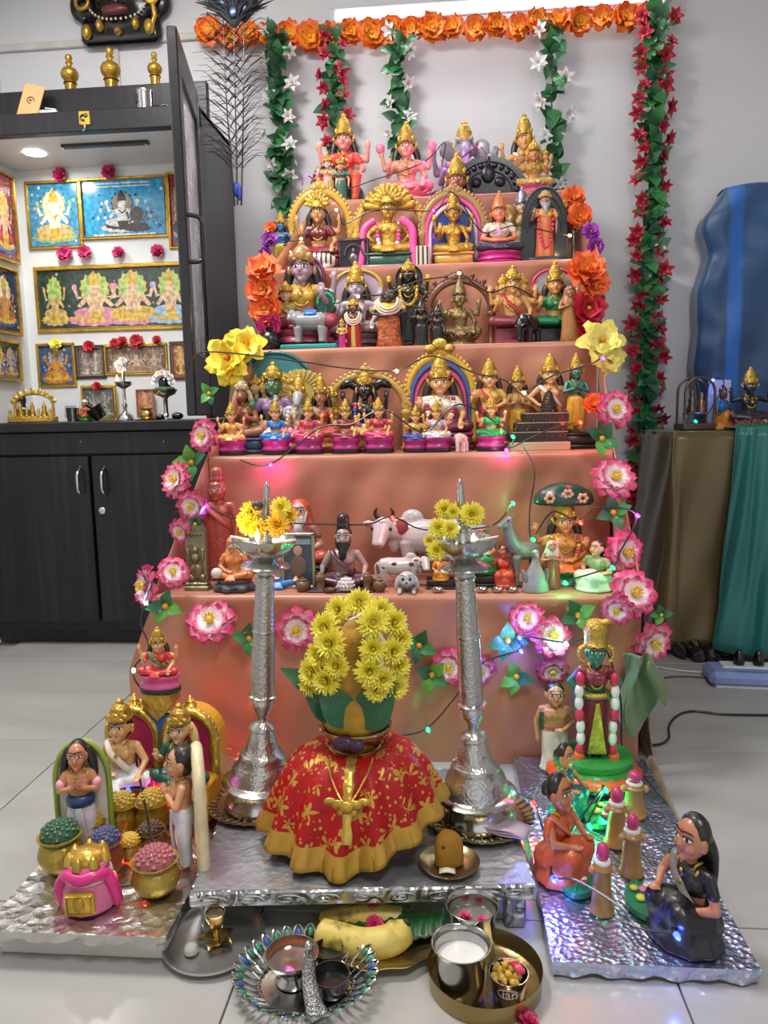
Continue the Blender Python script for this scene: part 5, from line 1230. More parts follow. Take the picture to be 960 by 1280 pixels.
# clay throne with royal couple
p = on(203, 1010, ZL); TH = ztop(160, 866, p.y)-ZL
tc_ = thing('throne_statue', 'painted clay statue of a king and queen seated on a twin-arched gold throne', 'statue', p, -.06)
YELP = paint('#c98f1e', .35)
def lobe(cx, r, zc): return [(cx+r*math.cos(PI*(1-i/14)), zc+r*1.02*math.sin(PI*(1-i/14))) for i in range(15)]
W2 = .128; zc = TH*.6
out = [(-W2, 0)]+lobe(-W2/2-.001, W2/2, zc)[0:12]+lobe(W2/2+.001, W2/2, zc)[3:]+[(W2, 0)]
sub(tc_, 'throne_back', G().prism(out, .02, .06), YELP, False)
sub(tc_, 'seat', G().box((0, -.012, TH*.16), (W2*2-.004, .085, TH*.32), bev=.006), YELP, False)
for cx in (-W2/2, W2/2):
    rim = [(-.85*W2/2+cx, TH*.3)]+[(cx+.86*W2/2*math.cos(PI*(1-i/16)), zc+.9*W2/2*math.sin(PI*(1-i/16))) for i in range(17)]+[(.85*W2/2+cx, TH*.3)]
    sub(tc_, 'gold_rim', G().tube([(x, .016, z) for x, z in rim], .011, 8), GOLD())
    g = G()
    for i in range(0, 17): g.ell((cx+.98*W2/2*math.cos(PI*(1-i/16)), .018, zc+1.0*W2/2*math.sin(PI*(1-i/16))), .0055, n=7, k=5)
    sub(tc_, 'bead_rim', g, GOLD())
    sub(tc_, 'cushion_back', G().prism([(cx-.76*W2/2, TH*.3)]+[(cx+.76*W2/2*math.cos(PI*(1-i/14)), zc+.78*W2/2*math.sin(PI*(1-i/14))) for i in range(15)]+[(cx+.76*W2/2, TH*.3)], .012, .022), paint('#b32a5c', .35), False)
    sub(tc_, 'finial', G().lathe([(.011, 0), (.014, .004), (.009, .01), (.011, .014), (.004, .022), (.0008, .026)], (cx, .03, zc+W2/2), 14), GOLD())
sub(tc_, 'centre_plaque', G().prism([(-.03, TH*.98), (.03, TH*.98), (.034, TH*.9), (.018, TH*.82), (0, TH*.76), (-.018, TH*.82), (-.034, TH*.9)], .002, .05), GOLD(), False)
sub(tc_, 'blue_drape', G().prism([(-.03, TH*.8), (.03, TH*.8), (.012, TH*.6), (0, TH*.5), (-.012, TH*.6)], .009, .02), paint('#1d5fa0', .4), False)
sub(tc_, 'runner', G().box((.004, -.058, TH*.2), (.022, .006, TH*.4), bev=.002), paint('#c8286a', .35), False)
for i in range(3): sub(tc_, 'striped_post', G().mat(i % 2).box((-.118, -.05, TH*(.1+.13*i)), (.014, .014, TH*.12), bev=.003), [paint('#e2dcd8'), paint('#17161c')], False); sub(tc_, 'striped_post', G().mat(i % 2).box((-.006, -.056, TH*(.1+.13*i)), (.014, .014, TH*.12), bev=.003), [paint('#e2dcd8'), paint('#17161c')], False)
sub(tc_, 'footstool', G().box((-.06, -.085, .02), (.085, .045, .04), bev=.012), paint('#9a9aa2', .35, .4), False)
fm = fig('x', Vector((-W2/2, -.035, TH*.31)), TH*1.0, pose='lotus', skin='#cfa06a', dress='#d6d4d8', crown='low', arms=('lap', 'knee'), neck=2, sash='#d9d2c4', hair='short', wx=1.02, fat=1.05, hk=1.3)
fw = fig('x', Vector((W2/2, -.03, TH*.33)), TH*.97, pose='lotus', skin='#d0a87c', dress='#0c4a38', blouse='#0d5540', crown='low', hair='shoulder', haircol='#c9b070', arms=('abhaya', 'lap'), neck=2, hk=1.3)
for f_ in (fm, fw):
    f_.location = tc_.matrix_basis@f_.location if False else (Vector(tc_.location)+Matrix.Rotation(-.06, 3, 'Z')@f_.location); f_.rotation_euler = (0, 0, -.06); absorb(tc_, f_)
# small goddess standing on the throne's plaque
pz = Vector((p.x+.002, p.y+.025, ZL+TH*.98+.001))
fig('small goddess in red with pink lotus seat, perched on the throne top', pz, ztop(208, 783, pz.y), skin='#d9a26c', dress='#c8322f', blouse='#c8322f', arms=('abhaya', 'varada', 'raise', 'raise'), ped='waist', pedc=('#d0508a', '#12352c'), wx=1.15, sash='#17703f')
def shell(t, s, rimc, faceH, back, line=None):
    out = [(-.24, 0)]+[(-.24*math.cos(PI*i/18), .62+.36*math.sin(PI*i/18)) for i in range(19)]+[(.24, 0)]
    sub(t, 'shell_back', G().prism([(x*1.08, z*1.02) for x, z in out], .1, .17), paint(back, .35), False)
    sub(t, 'shell_rim', G().tube([(x*1.08, .135 if line else .1, z*1.02) for x, z in out], .052 if line else .03, 8), paint(rimc, .35))
    if line: sub(t, 'shell_stripe', G().tube([(0, .172, z) for z in (.03, .3, .6, .9)], .012, 6), paint(line))
t = FG(106, 1062, 925, ZL, 'bare-chested attendant doll in blue and white before a green-rimmed white shell', pose='dhoti', skin='#bf8058', dress='#d8d8dc', crown=None, hair='shoulder', arms=('pray', 'pray'), fat=1.15, rz=.25, wx=.9, neck=2, tilak='#b3262c', name='attendant_figurine', hk=1.4)
shell(t, 1, '#8aa03a', 1, '#d6d2c2')
sub(t, 'waist_cloth', G().lathe([(.1, .44), (.135, .46), (.14, .52), (.11, .56)], n=24, sy=.85), paint('#1f3f6a'))
for s_ in (-1, 1): sub(t, 'arm_garland', G().ell((s_*.17, -.03, .66), (.05, .05, .05)), paint('#e09aa8'))
t = FG(233, 1080, 932, ZL, 'attendant doll in profile with a cream pink-striped shell on its back', pose='dhoti', skin='#c98f68', dress='#d8d8dc', crown=None, hair='short', arms=('pray', 'pray'), fat=1.1, rz=-1.2, wx=1.15, neck=1, name='attendant_figurine', hk=1.4)
shell(t, 1, '#d9c9a0', 1, '#cdb98c', '#d08a90')
# treasure pots
def tpot(px, pyb, pyt, wpx, label, body, fill, bump=.5):
    p = on(px, pyb-.22*wpx, ZL); k = (at(px+1, pyb, p.y)-at(px, pyb, p.y)).x; r = wpx*k/2; h = ztop(px, pyt, p.y)-ZL
    t = thing('treasure_pot', label, 'pot', p, 0, 'miniature pots on the foil board'); hb = h*.72
    sub(t, 'pot', G().lathe([(r*.5, 0), (r*.6, .001), (r*.88, hb*.2), (r, hb*.45), (r*.9, hb*.7), (r*.74, hb*.82), (r*.78, hb*.88), (r*.96, hb*.97), (r*.97, hb), (r*.85, hb), (r*.8, hb*.95), (.0005, hb*.93)], n=28, close=False), paint(body, .32, .55, .25, 90, .3, .1))
    g = G(); n_ = 46
    g.ell((0, 0, hb*.97), (r*.82, r*.82, h-hb*.99), n=18, k=8)
    for i in range(n_):
        a = i*2.39996; q = (i+.5)/n_; rr = r*.8*math.sqrt(q); z = hb*.97+(h-hb*.99)*math.sqrt(max(0, 1-q*.97)); g.ell((rr*math.cos(a), rr*math.sin(a), z), (r*.11*1.1, r*.11*1.1, r*.07), n=6, k=4)
    o = sub(t, 'heap', g, paint(fill, .45, 0, .3, 120, .3))
tpot(156, 1048, 990, 39, 'gold pot heaped with dull yellow grain beside the throne footstool', '#a8832e', '#b0902a')
tpot(192, 1050, 986, 41, 'larger gold pot heaped with speckled yellow grain beside the shelled doll', '#a8832e', '#b5942c')
tpot(116, 1064, 1015, 36, 'small gold pot heaped with bright mustard yellow grain', '#a58a30', '#b59a24')
tpot(78, 1097, 1026, 53, 'wide gold pot heaped with dark green grain', '#a89236', '#2f5a3c')
tpot(163, 1080, 1042, 30, 'small pot heaped with shiny gold coins', '#b08a34', '#d0a83c')
tpot(190, 1070, 1027, 37, 'gold pot heaped with dark brown speckled grain', '#8a6a38', '#5a3e24')
tpot(135, 1100, 1034, 41, 'reddish pot heaped with purple-blue grain', '#a05a38', '#4a4a78')
tpot(196, 1126, 1059, 58, 'wide gold pot heaped with dusty rose grain', '#a8923e', '#a85a60')
p = on(104, 1140, ZL); p.y += .03; h_ = ztop(104, 1050, p.y)-ZL; r = .047
t = thing('treasure_sack', 'pink draped treasure pot with gold crown rim and gold front plaque', 'pot', p, .1)
sub(t, 'body', G().lathe([(r*.95, 0), (r, .004), (r*.97, h_*.3), (r*.78, h_*.5), (r*.66, h_*.58), (r*.78, h_*.64), (r*.72, h_*.7), (r*.5, h_*.71)], n=28, flute=(12, .025)), paint('#cf6a92', .4))
sub(t, 'pink_drape', G().tube(spline([(-r*1.0, -r*.1, .004), (-r*.98, -r*.3, h_*.3), (-r*.75, -r*.3, h_*.5), (-r*.5, -r*.62, h_*.58), (0, -r*.82, h_*.56), (r*.5, -r*.62, h_*.58), (r*.75, -r*.3, h_*.5), (r*.98, -r*.3, h_*.3), (r*1.0, -r*.1, .004)], 5), .011, 8), paint('#d02a7c', .35))
sub(t, 'white_band', G().lathe([(r*.8, h_*.42), (r*.86, h_*.46), (r*.8, h_*.52), (r*.7, h_*.52)], n=24), paint('#dfd0d4'))
sub(t, 'plaque', G().box((0, -r*1.0, h_*.24), (.05, .012, h_*.34), bev=.003), GOLD(), False)
sub(t, 'plaque_relief', G().ell((0, -r*1.0-.006, h_*.25), (.01, .005, .013)).tube([(-.02, -r-.007, h_*.1), (-.02, -r-.007, h_*.38), (.02, -r-.007, h_*.38), (.02, -r-.007, h_*.1)], .002, 5, True), GOLD2())
sub(t, 'gold_fill', G().ell((0, 0, h_*.72), (r*.68, r*.68, h_*.17), n=18, k=8), GOLD())
for i in range(7): a = 2*PI*i/7; sub(t, 'crown_point', G().lathe([(.011, 0), (.009, h_*.1), (.001, h_*.2)], (r*.62*math.cos(a), r*.62*math.sin(a), h_*.68), 8), GOLD())

# ============================================================ silver stool with lamps and festive pot
CZ = .088; ca = math.radians(4.5)
cfl, cfr = on(235, 1117, CZ), on(672, 1107, CZ)
cdir = (cfr-cfl); cwid = cdir.length; ca = math.atan2(cdir.y, cdir.x); CDp = .44
ccen = (cfl+cfr)/2
def CH(x, y, z=CZ): return Vector((ccen.x+x*math.cos(ca)-y*math.sin(ca), ccen.y+x*math.sin(ca)+y*math.cos(ca), z))
def emboss(name, c, scale, strength, ring=True):
    m, t, b = newmat(name)
    tc = t.nodes.new('ShaderNodeTexCoord'); v = t.nodes.new('ShaderNodeTexVoronoi'); v.inputs['Scale'].default_value = scale; v.feature = 'SMOOTH_F1'
    mt = t.nodes.new('ShaderNodeMath'); mt.operation = 'SINE'; mu = t.nodes.new('ShaderNodeMath'); mu.operation = 'MULTIPLY'; mu.inputs[1].default_value = 14
    bp = t.nodes.new('ShaderNodeBump'); bp.inputs['Strength'].default_value = strength; bp.inputs['Distance'].default_value = .006
    t.links.new(tc.outputs['Object'], v.inputs['Vector']); t.links.new(v.outputs['Distance'], mu.inputs[0]); t.links.new(mu.outputs[0], mt.inputs[0]); t.links.new(mt.outputs[0], bp.inputs['Height']); t.links.new(bp.outputs['Normal'], b.inputs['Normal'])
    b.inputs['Base Color'].default_value = lin(c); b.inputs['Metallic'].default_value = .95; b.inputs['Roughness'].default_value = .3
    return m
EMB = emboss('embossed_silver', '#b5b5b6', 34, .5); EMBL = emboss('chased_silver', '#b9b7b2', 100, .13)
GREYTOP = paint('#a9abb0', .33, .75, .25, 70, .18, 0, 14)
t = thing('silver_stool', 'low rectangular stool clad in embossed silver sheet', 'stool', CH(0, CDp/2, 0), ca)
sub(t, 'top_board', G().box((0, 0, CZ-.014), (cwid, CDp, .028), bev=.003), EMB, False)
sub(t, 'top_sheet', G().box((0, 0, CZ-.0005), (cwid-.012, CDp-.012, .002)), GREYTOP, False)
for i in range(9):
    x = (i-4)*cwid/9.2
    sub(t, 'scroll', G().tube([(x+(.026-.0016*k)*math.cos(k*.6), -CDp/2-.001, CZ-.014+(.0095-.0006*k)*math.sin(k*.6)) for k in range(14)], .0018, 6), SILVER())
for sx in (-1, 1):
    for sy in (-1, 1): sub(t, 'leg', G().box((sx*(cwid/2-.035), sy*(CDp/2-.03), (CZ-.028)/2), (.036, .036, CZ-.028), bev=.003), EMB, False)
sub(t, 'shelf_board', G().box((0, 0, .012), (.0, .0, .0)), EMB, False) if False else None
# fluted brass trays under the lamps
def tray(px, py, rpx, label, z=CZ+.001, m=None, flute=True, hgt=.012, cat='tray'):
    p = on(px, py, z); k = (at(px+1, py, p.y)-at(px, py, p.y)).x; r = rpx*k
    t = thing('brass_tray', label, cat, p)
    sub(t, 'tray', G().lathe([(.0005, .002), (r*.72, .002), (r*.76, .004), (r*.96, hgt), (r, hgt), (r, hgt-.002), (r*.78, .0), (.0005, 0)], n=72, flute=(36, .012, lambda q: 1 if .35 < q < .8 else 0) if flute else None, close=False), m or BRASS())
    if flute:
        for i in range(36): a = 2*PI*i/36; sub(t, 'rib', cached(('rib', r), lambda: G().cap((r*.79, 0, .0065), (r*.95, 0, hgt+.001), .0028, .0028, 6).mesh('rib')), m or BRASS(), loc=None) if False else put('rib', cached(('rib', round(r, 4)), lambda: G().cap((r*.79, 0, .0065), (r*.95, 0, hgt+.001), .0028, .0028, 6).mesh('rib')), m or BRASS(), t, None, (0, 0, a))
    return t, p, r
lt, lp, lr = tray(322, 1003, 63, 'fluted bronze tray under the lit lamp', m=paint('#8f7a5c', .28, .9, .08))
rt, rp, rr_ = tray(600, 1022, 70, 'fluted bronze tray under the second lamp beside the turmeric cone', m=paint('#9a8a66', .25, .9, .08))
LAMPP = [  # radius, height as a share of the lamp's height
    ('base', [(.001, 0), (.108, 0), (.111, .004), (.106, .02), (.1, .03), (.1, .06), (.106, .07), (.001, .071)]),
    ('flange', [(.001, .068), (.118, .072), (.12, .078), (.1, .088), (.001, .089)]),
    ('dome', [(.098, .085), (.092, .11), (.084, .135), (.07, .15), (.072, .158), (.066, .17), (.052, .18), (.05, .19), (.043, .21), (.036, .235), (.033, .24)]),
    ('knop', [(.03, .236), (.04, .244), (.038, .256), (.02, .264), (.017, .27), (.017, .285), (.026, .298), (.033, .315), (.034, .338), (.03, .342)]),
    ('collar', [(.028, .338), (.044, .344), (.044, .35), (.032, .356)]),
    ('stem', [(.035, .352), (.035, .4), (.034, .5), (.031, .6), (.028, .68), (.0255, .745)]),
    ('bowl_stand', [(.026, .736), (.062, .742), (.076, .748), (.07, .755), (.04, .766), (.028, .79)]),
]
def silver_lamp(label, p, htop, tilt, lit):
    Lh = htop-p.z; t = thing('oil_lamp', label, 'oil lamp', p, 0, 'pair of silver pedestal lamps')
    t.rotation_euler = (0, tilt, 0)
    for nm, pr in LAMPP: sub(t, nm, G().lathe([(r*Lh, z*Lh) for r, z in pr], n=36), EMBL if nm in ('dome', 'stem', 'knop') else SILVER())
    sub(t, 'stem_ring', G().lathe([(.033*Lh, .545*Lh), (.036*Lh, .55*Lh), (.033*Lh, .556*Lh)], n=28), SILVER()); sub(t, 'stem_ring', G().lathe([(.028*Lh, .715*Lh), (.031*Lh, .72*Lh), (.028*Lh, .725*Lh)], n=28), SILVER())
    def bowl(u, v):
        a = 2*PI*u; prof = [(.026, .776), (.054, .78), (.075, .795), (.086, .816), (.091, .832), (.087, .832), (.078, .816), (.045, .8), (.001, .797)]
        r_, z_ = prof[int(round(v*8))]; sp = max(0, math.cos(5*(a+PI/2)))**6*(.01 if 3 <= round(v*8) <= 5 else 0)
        return ((r_+sp)*Lh*math.cos(a), (r_+sp)*Lh*math.sin(a), z_*Lh)
    sub(t, 'oil_bowl', G().grid(bowl, 60, 9, cu=True), SILVER())
    pr = [(.026, .8), (.028, .83), (.022, .845), (.026, .86), (.016, .87)]
    for i in range(8): z = .872+i*.015; pr += [(.0165-.0009*i, z), (.0115-.0005*i, z+.008)]
    pr += [(.006, .992), (.001, 1.0)]
    sub(t, 'finial', G().lathe([(r*Lh, z*Lh) for r, z in pr], n=20), SILVER())
    for k in range(3):
        a = -PI/2+(k-1)*2*PI/5; o = sub(t, 'wick', G().cap((.05*Lh*math.cos(a), .05*Lh*math.sin(a), .828*Lh), (.1*Lh*math.cos(a), .1*Lh*math.sin(a), .838*Lh), .003, .0018, 6), paint('#e8e4da', .8))
    if lit:
        sub(t, 'flame', G().lathe([(.0005, 0), (.0035, .003), (.0045, .008), (.003, .016), (.0012, .022), (.0003, .026)], (0, -.1*Lh, .84*Lh), 12), emis('#ffb45a', 9))
        lamp('flame_light', 'POINT', p+Vector((0, -.1*Lh-.01, .87*Lh)), .35, (1, .6, .25), .01)
    return t, Lh
p1 = on(326, 1004, CZ+.004); L1, LH1 = silver_lamp('tall chased silver oil lamp with burning flame on the bronze tray', p1, ztop(340, 601, p1.y), .06, True)
p2 = on(597, 1022, CZ+.004); L2, LH2 = silver_lamp('tall chased silver oil lamp with unlit wicks by the turmeric cone', p2, ztop(572, 598, p2.y), -.045, False)
# folded cloth under the second lamp
t = thing('folded_cloth', 'folded mauve cloth tucked on the tray beneath the second lamp', 'cloth', on(628, 1038, CZ+.014), -.4)
for i in range(3): sub(t, 'fold', G().grid(lambda u, v, i=i: (-.05+.1*u, -.02+.045*v, .002+.004*i+.002*math.sin(u*9+i)), 12, 5), paint('#b09aa8', .7), solid=.002)
# flowers on the lamps
def posy(label, lst, Yc, mats, root):
    t = thing('flower_string', label, 'flowers', root)
    for (px, py, r, dy, m) in lst:
        c = at(px, py, Yc+dy); k = (at(px+1, py, Yc)-at(px, py, Yc)).x
        flw(t, 'mum', c-Vector(root), (random.uniform(-.25, .25)+(px-lst[0][0])*.006, -1, random.uniform(0, .35)), r*k, mats[m], paint('#c9a020'))
    return t
posy('yellow and orange chrysanthemums strung on the lit lamp', [(313, 640, 14, -.02, 0), (312, 655, 15, -.03, 1), (322, 660, 13, -.035, 1), (351, 634, 14, -.02, 0), (347, 656, 16, -.035, 1), (362, 645, 11, -.01, 1), (304, 650, 10, -.01, 0)], at(337, 650, p1.y).y, [M_MUM, M_MUMO], at(336, 648, p1.y))
sub(bpy.data.objects['flower_string'], 'dark_bead', G().ell(tuple(at(322, 632, p1.y-.035)-at(336, 648, p1.y)), (.012, .008, .009)), paint('#2a1c28', .5))
posy('lemon yellow chrysanthemums strung on the unlit lamp', [(590, 643, 17, -.03, 0), (556, 637, 14, -.01, 0), (566, 640, 10, -.02, 0), (548, 660, 14, -.03, 0), (562, 662, 13, -.035, 0), (537, 676, 9, -.02, 0), (546, 688, 14, -.035, 0), (574, 634, 9, .0, 0)], p2.y, [M_MUM], at(571, 655, p2.y))
# festive pot in red brocade
KY = on(470, 1106, CZ).y+.175
kc = at(447, 1000, KY); kc = Vector((kc.x, KY, CZ+.001)); zn = ztop(450, 925, KY)-kc.z
kp = thing('festive_pot', 'round brass water pot under the red brocade skirt', 'pot', kc)
kr = .062
sub(kp, 'body', G().lathe([(.04, 0), (.05, .002), (.08, .03), (.088, .07), (.08, zn*.55), (.055, zn*.78), (.045, zn*.88), (.046, zn*.92)], n=36), paint('#9a7c4c', .22, .95, .05))
sub(kp, 'rim', G().lathe([(.044, zn*.86), (.046, zn*.95), (.05, zn*1.02), (.062, zn*1.1), (.071, zn*1.17), (.07, zn*1.195), (.062, zn*1.18), (.052, zn*1.08), (.0005, zn*1.06)], n=36, close=False), paint('#b29a68', .2, .95, .05))
sub(kp, 'neck_ring', G().lathe([(.045, zn*.93), (.05, zn*.945), (.045, zn*.96)], n=30), BRASS())
def brocade():
    m, t, b = newmat('red_brocade')
    tc = t.nodes.new('ShaderNodeTexCoord'); a = t.nodes.new('ShaderNodeAttribute'); a.attribute_name = 't'
    v = t.nodes.new('ShaderNodeTexVoronoi'); v.inputs['Scale'].default_value = 27
    v2 = t.nodes.new('ShaderNodeTexVoronoi'); v2.inputs['Scale'].default_value = 95
    n = t.nodes.new('ShaderNodeTexNoise'); n.inputs['Scale'].default_value = 60
    for q in (v, v2, n): t.links.new(tc.outputs['Object'], q.inputs['Vector'])
    def math_(op, x, y):
        q = t.nodes.new('ShaderNodeMath'); q.operation = op
        for i, z in enumerate((x, y)):
            if isinstance(z, (int, float)): q.inputs[i].default_value = z
            else: t.links.new(z, q.inputs[i])
        return q.outputs[0]
    sb = t.nodes.new('ShaderNodeVectorMath'); sb.operation = 'SUBTRACT'; t.links.new(tc.outputs['Object'], sb.inputs[0])
    dv = t.nodes.new('ShaderNodeVectorMath'); dv.operation = 'SCALE'; dv.inputs['Scale'].default_value = 1.0; t.links.new(v.outputs['Position'], dv.inputs[0]); t.links.new(dv.outputs[0], sb.inputs[1])
    sx = t.nodes.new('ShaderNodeSeparateXYZ'); t.links.new(sb.outputs[0], sx.inputs[0])
    ang = math_('ARCTAN2', sx.outputs['Z'], sx.outputs['X']); pet = math_('COSINE', math_('MULTIPLY', ang, 5.0), 0)
    lim = math_('ADD', math_('MULTIPLY', pet, .14), .3)            # woven five-petalled blossoms
    sep = math_('MULTIPLY', math_('LESS_THAN', v.outputs['Distance'], lim), math_('GREATER_THAN', v.outputs['Distance'], .07))
    sep2 = math_('MULTIPLY', math_('LESS_THAN', v2.outputs['Distance'], .3), math_('GREATER_THAN', n.outputs['Fac'], .48))
    flower = math_('MAXIMUM', sep, sep2)
    border = math_('GREATER_THAN', a.outputs['Fac'], .86)
    fac = math_('MAXIMUM', flower, border)
    mx = t.nodes.new('ShaderNodeMix'); mx.data_type = 'RGBA'; mx.inputs[6].default_value = lin('#9c0a0c'); mx.inputs[7].default_value = lin('#bd9440')
    t.links.new(fac, mx.inputs[0]); t.links.new(mx.outputs[2], b.inputs['Base Color'])
    t.links.new(math_('MULTIPLY', fac, .55), b.inputs['Metallic']); b.inputs['Roughness'].default_value = .5; b.inputs['Specular IOR Level'].default_value = .3
    bp = t.nodes.new('ShaderNodeBump'); bp.inputs['Strength'].default_value = .25; bp.inputs['Distance'].default_value = .003
    t.links.new(math_('ADD', flower, n.outputs['Fac']), bp.inputs['Height']); t.links.new(bp.outputs['Normal'], b.inputs['Normal'])
    return m
BROC = brocade()
sk = thing('brocade_skirt', 'red silk skirt with gold flowers and pleated gold border round the pot', 'cloth', kc)
def skf(u, v):
    a = -PI/2+(u-.5)*2*PI*.985
    fr = -math.sin(a)                        # 1 towards the viewer
    side = math.cos(a)
    R = .172+.012*max(0, -side)+.005*fr; R *= 1-.22*max(0, -fr)
    pl = math.sin(u*2*PI*15)
    r = .05+(R-.05)*(v**.75)+.010*pl*v**.8*(1 if v < .8 else 1.25)+.004*math.sin(u*90)*v
    zt = zn*.93*(1-v**1.3)+.004
    z = zt+(.05*max(0, side)+.02*max(0, -side))*v+.03*math.sin(v*PI)*.9
    if v > .86: r += .006*(((u*46) % 1)-.5)*min(1, (v-.86)*12); z += .003*((u*46) % 1)*min(1, (v-.86)*12)
    dz = .02*max(0, side)*v*v
    return (r*math.cos(a), r*math.sin(a), max(.003, z+dz))
o = sub(sk, 'skirt', G().grid(skf, 420, 36, tf=lambda u, v: v), BROC, solid=.0016)
sub(sk, 'gold_placket', G().tube([tuple(Vector(skf(.5, v))+Vector((0, -.004, .002))) for v in [i/14*.8 for i in range(15)]], [.009+.002*math.sin(i*2) for i in range(15)], 8, sq=.3), GOLD())
sub(sk, 'neck_tie', G().tube([(.052*math.cos(2*PI*k/24), .052*math.sin(2*PI*k/24), zn*.93+.002*math.sin(k)) for k in range(24)], .005, 8, True), GOLD())
# pendant on the skirt's front
nk = thing('gold_necklace', 'gold chain with spreading gold pendant over the red skirt', 'necklace', kc)
a_, b_ = Vector(skf(.5-.09, .12)), Vector(skf(.5+.09, .12)); c0 = Vector(skf(.5, .55))+Vector((0, -.012, .006))
sub(nk, 'chain', G().tube(spline([a_+Vector((0, -.006, .002)), a_*.55+c0*.45+Vector((-.008, -.012, .006)), c0, b_*.55+c0*.45+Vector((.008, -.012, .006)), b_+Vector((0, -.006, .002))], 8), .0018, 6), GOLD())
ps = []
for (dx_, dz_, w_, h__) in ((-.03, .004, .012, .008), (-.015, .0, .012, .01), (0, -.004, .013, .012), (.015, .0, .012, .01), (.03, .004, .012, .008), (-.01, -.016, .009, .009), (.01, -.016, .009, .009), (0, -.03, .008, .01)):
    sub(nk, 'pendant_piece', G().ell(tuple(c0+Vector((dx_, -.006+.3*abs(dx_)-dz_*.3, dz_))), (w_, .004, h__), n=8, k=5), GOLD())
# coconut with leaves and flowers
co = thing('turmeric_coconut', 'turmeric-smeared coconut with pointed fibre tuft set in the pot mouth', 'coconut', kc+Vector((0, 0, zn*1.08)), 0)
hc = ztop(441, 772, KY)-kc.z-zn*1.08
sub(co, 'shell', G().lathe([(.02, -.004), (.05, .004), (.066, .035), (.066, .075), (.056, .11), (.042, hc*.74), (.028, hc*.87), (.015, hc*.95), (.002, hc)], (0, 0, 0), 24, (5, .03)), paint('#a8801e', .6, 0, .5, 40, .25, 0))
sub(co, 'vermilion_mark', G().ell((-.008, -.05, .02), (.012, .008, .009)), paint('#4a1a1c', .6))
lv = thing('mango_leaves', 'fan of dark green mango leaves round the pot mouth', 'leaves', kc+Vector((0, 0, zn*1.08)))
for (p0, p1, wd, dy) in (((412, 866), (356, 838), .36, .0), ((425, 902), (384, 868), .42, -.03), ((442, 908), (402, 858), .5, -.052), ((450, 908), (492, 858), .55, -.055), ((452, 904), (484, 872), .5, -.04)):
    b0 = Vector(lv.location); q0 = at(*p0, KY+dy); q1 = at(*p1, KY+dy-.012); d = q1-q0
    o = lf(lv, q0-b0, d, 1, M_LEAFD, (0, -1, .45)); o.scale = (d.length*wd*1.9, d.length*1.1, d.length*.8)
sub(lv, 'purple_flower', G().ell((-.012, -.07, .01), (.024, .012, .013)).ell((.01, -.071, .006), (.016, .011, .012)), paint('#3a1a3a', .7, 0, .8, 60))
mg = thing('chrysanthemum_garland', 'thick garland of lemon yellow chrysanthemums looped over the coconut', 'garland', kc+Vector((0, -.02, zn*1.05+.06)))
kk = (at(451, 800, KY)-at(450, 800, KY)).x
for (px, py, r, dy) in ((449, 753, 17, 0), (470, 764, 17, -.02), (428, 762, 16, -.01), (461, 778, 19, -.05), (487, 778, 17, -.02), (412, 785, 19, -.03), (418, 804, 19, -.05), (405, 818, 18, -.035), (396, 840, 19, -.03), (413, 850, 18, -.05), (392, 855, 15, -.02), (426, 832, 15, -.055),
                        (496, 800, 15, -.02), (486, 814, 16, -.04), (461, 811, 16, -.06), (494, 832, 14, -.03), (457, 839, 18, -.06), (473, 849, 15, -.06), (489, 858, 16, -.04), (466, 862, 15, -.055), (496, 846, 11, -.02)):
    px += (5 if px > 452 else -5 if px < 440 else 0); c = at(px, py, KY-.02+dy); dd = Vector(((px-448)*.012, -1, (800-py)*.004+.2)); flw(mg, 'mum', c-Vector(mg.location), dd, r*kk*1.12, M_MUM, paint('#c9b018'))
sub(mg, 'string', G().tube([tuple(at(px, py, KY-.075)-Vector(mg.location)) for px, py in ((437, 775), (452, 768), (470, 778), (478, 800), (478, 838), (470, 850))], .0025, 6), paint('#d8d8d0', .8))
# turmeric cone on a small plate
p = on(562, 1083, CZ+.001); k = (at(563, 1083, p.y)-at(562, 1083, p.y)).x; r = 38*k
t = thing('small_plate', 'small brass plate holding the turmeric cone', 'plate', p)
sub(t, 'plate', G().lathe([(.0005, .002), (r*.6, .002), (r*.9, .008), (r, .012), (r*.99, .010), (r*.7, .0), (.0005, 0)], n=40, close=False), paint('#b5a47c', .25, .9, .05))
t = thing('turmeric_cone', 'rounded ochre turmeric paste cone on the small plate', 'offering', p+Vector((-.002, .004, .0045)))
sub(t, 'cone', G().lathe([(.02, 0), (.026, .004), (.026, .03), (.023, .046), (.015, .056), (.005, .059), (.0005, .0595)], n=24, flute=(3, .05)), paint('#9a6c14', .8, 0, .4, 60, .12, 0)); sub(t, 'vermilion_dot', G().ell((-.008, -.022, .043), (.004, .003, .003)), paint('#4a1712', .7))
t = thing('petal_scrap', 'white torn petal lying on the small plate', 'petal', p+Vector((-.004, -.028, .006)))
sub(t, 'petal', G().grid(lambda u, v: (-.014+.028*u, -.008+.016*v, .003+.006*math.sin(u*PI)*math.sin(v*2.6+.4)), 8, 6), paint('#dcd6c4', .6), solid=.001)

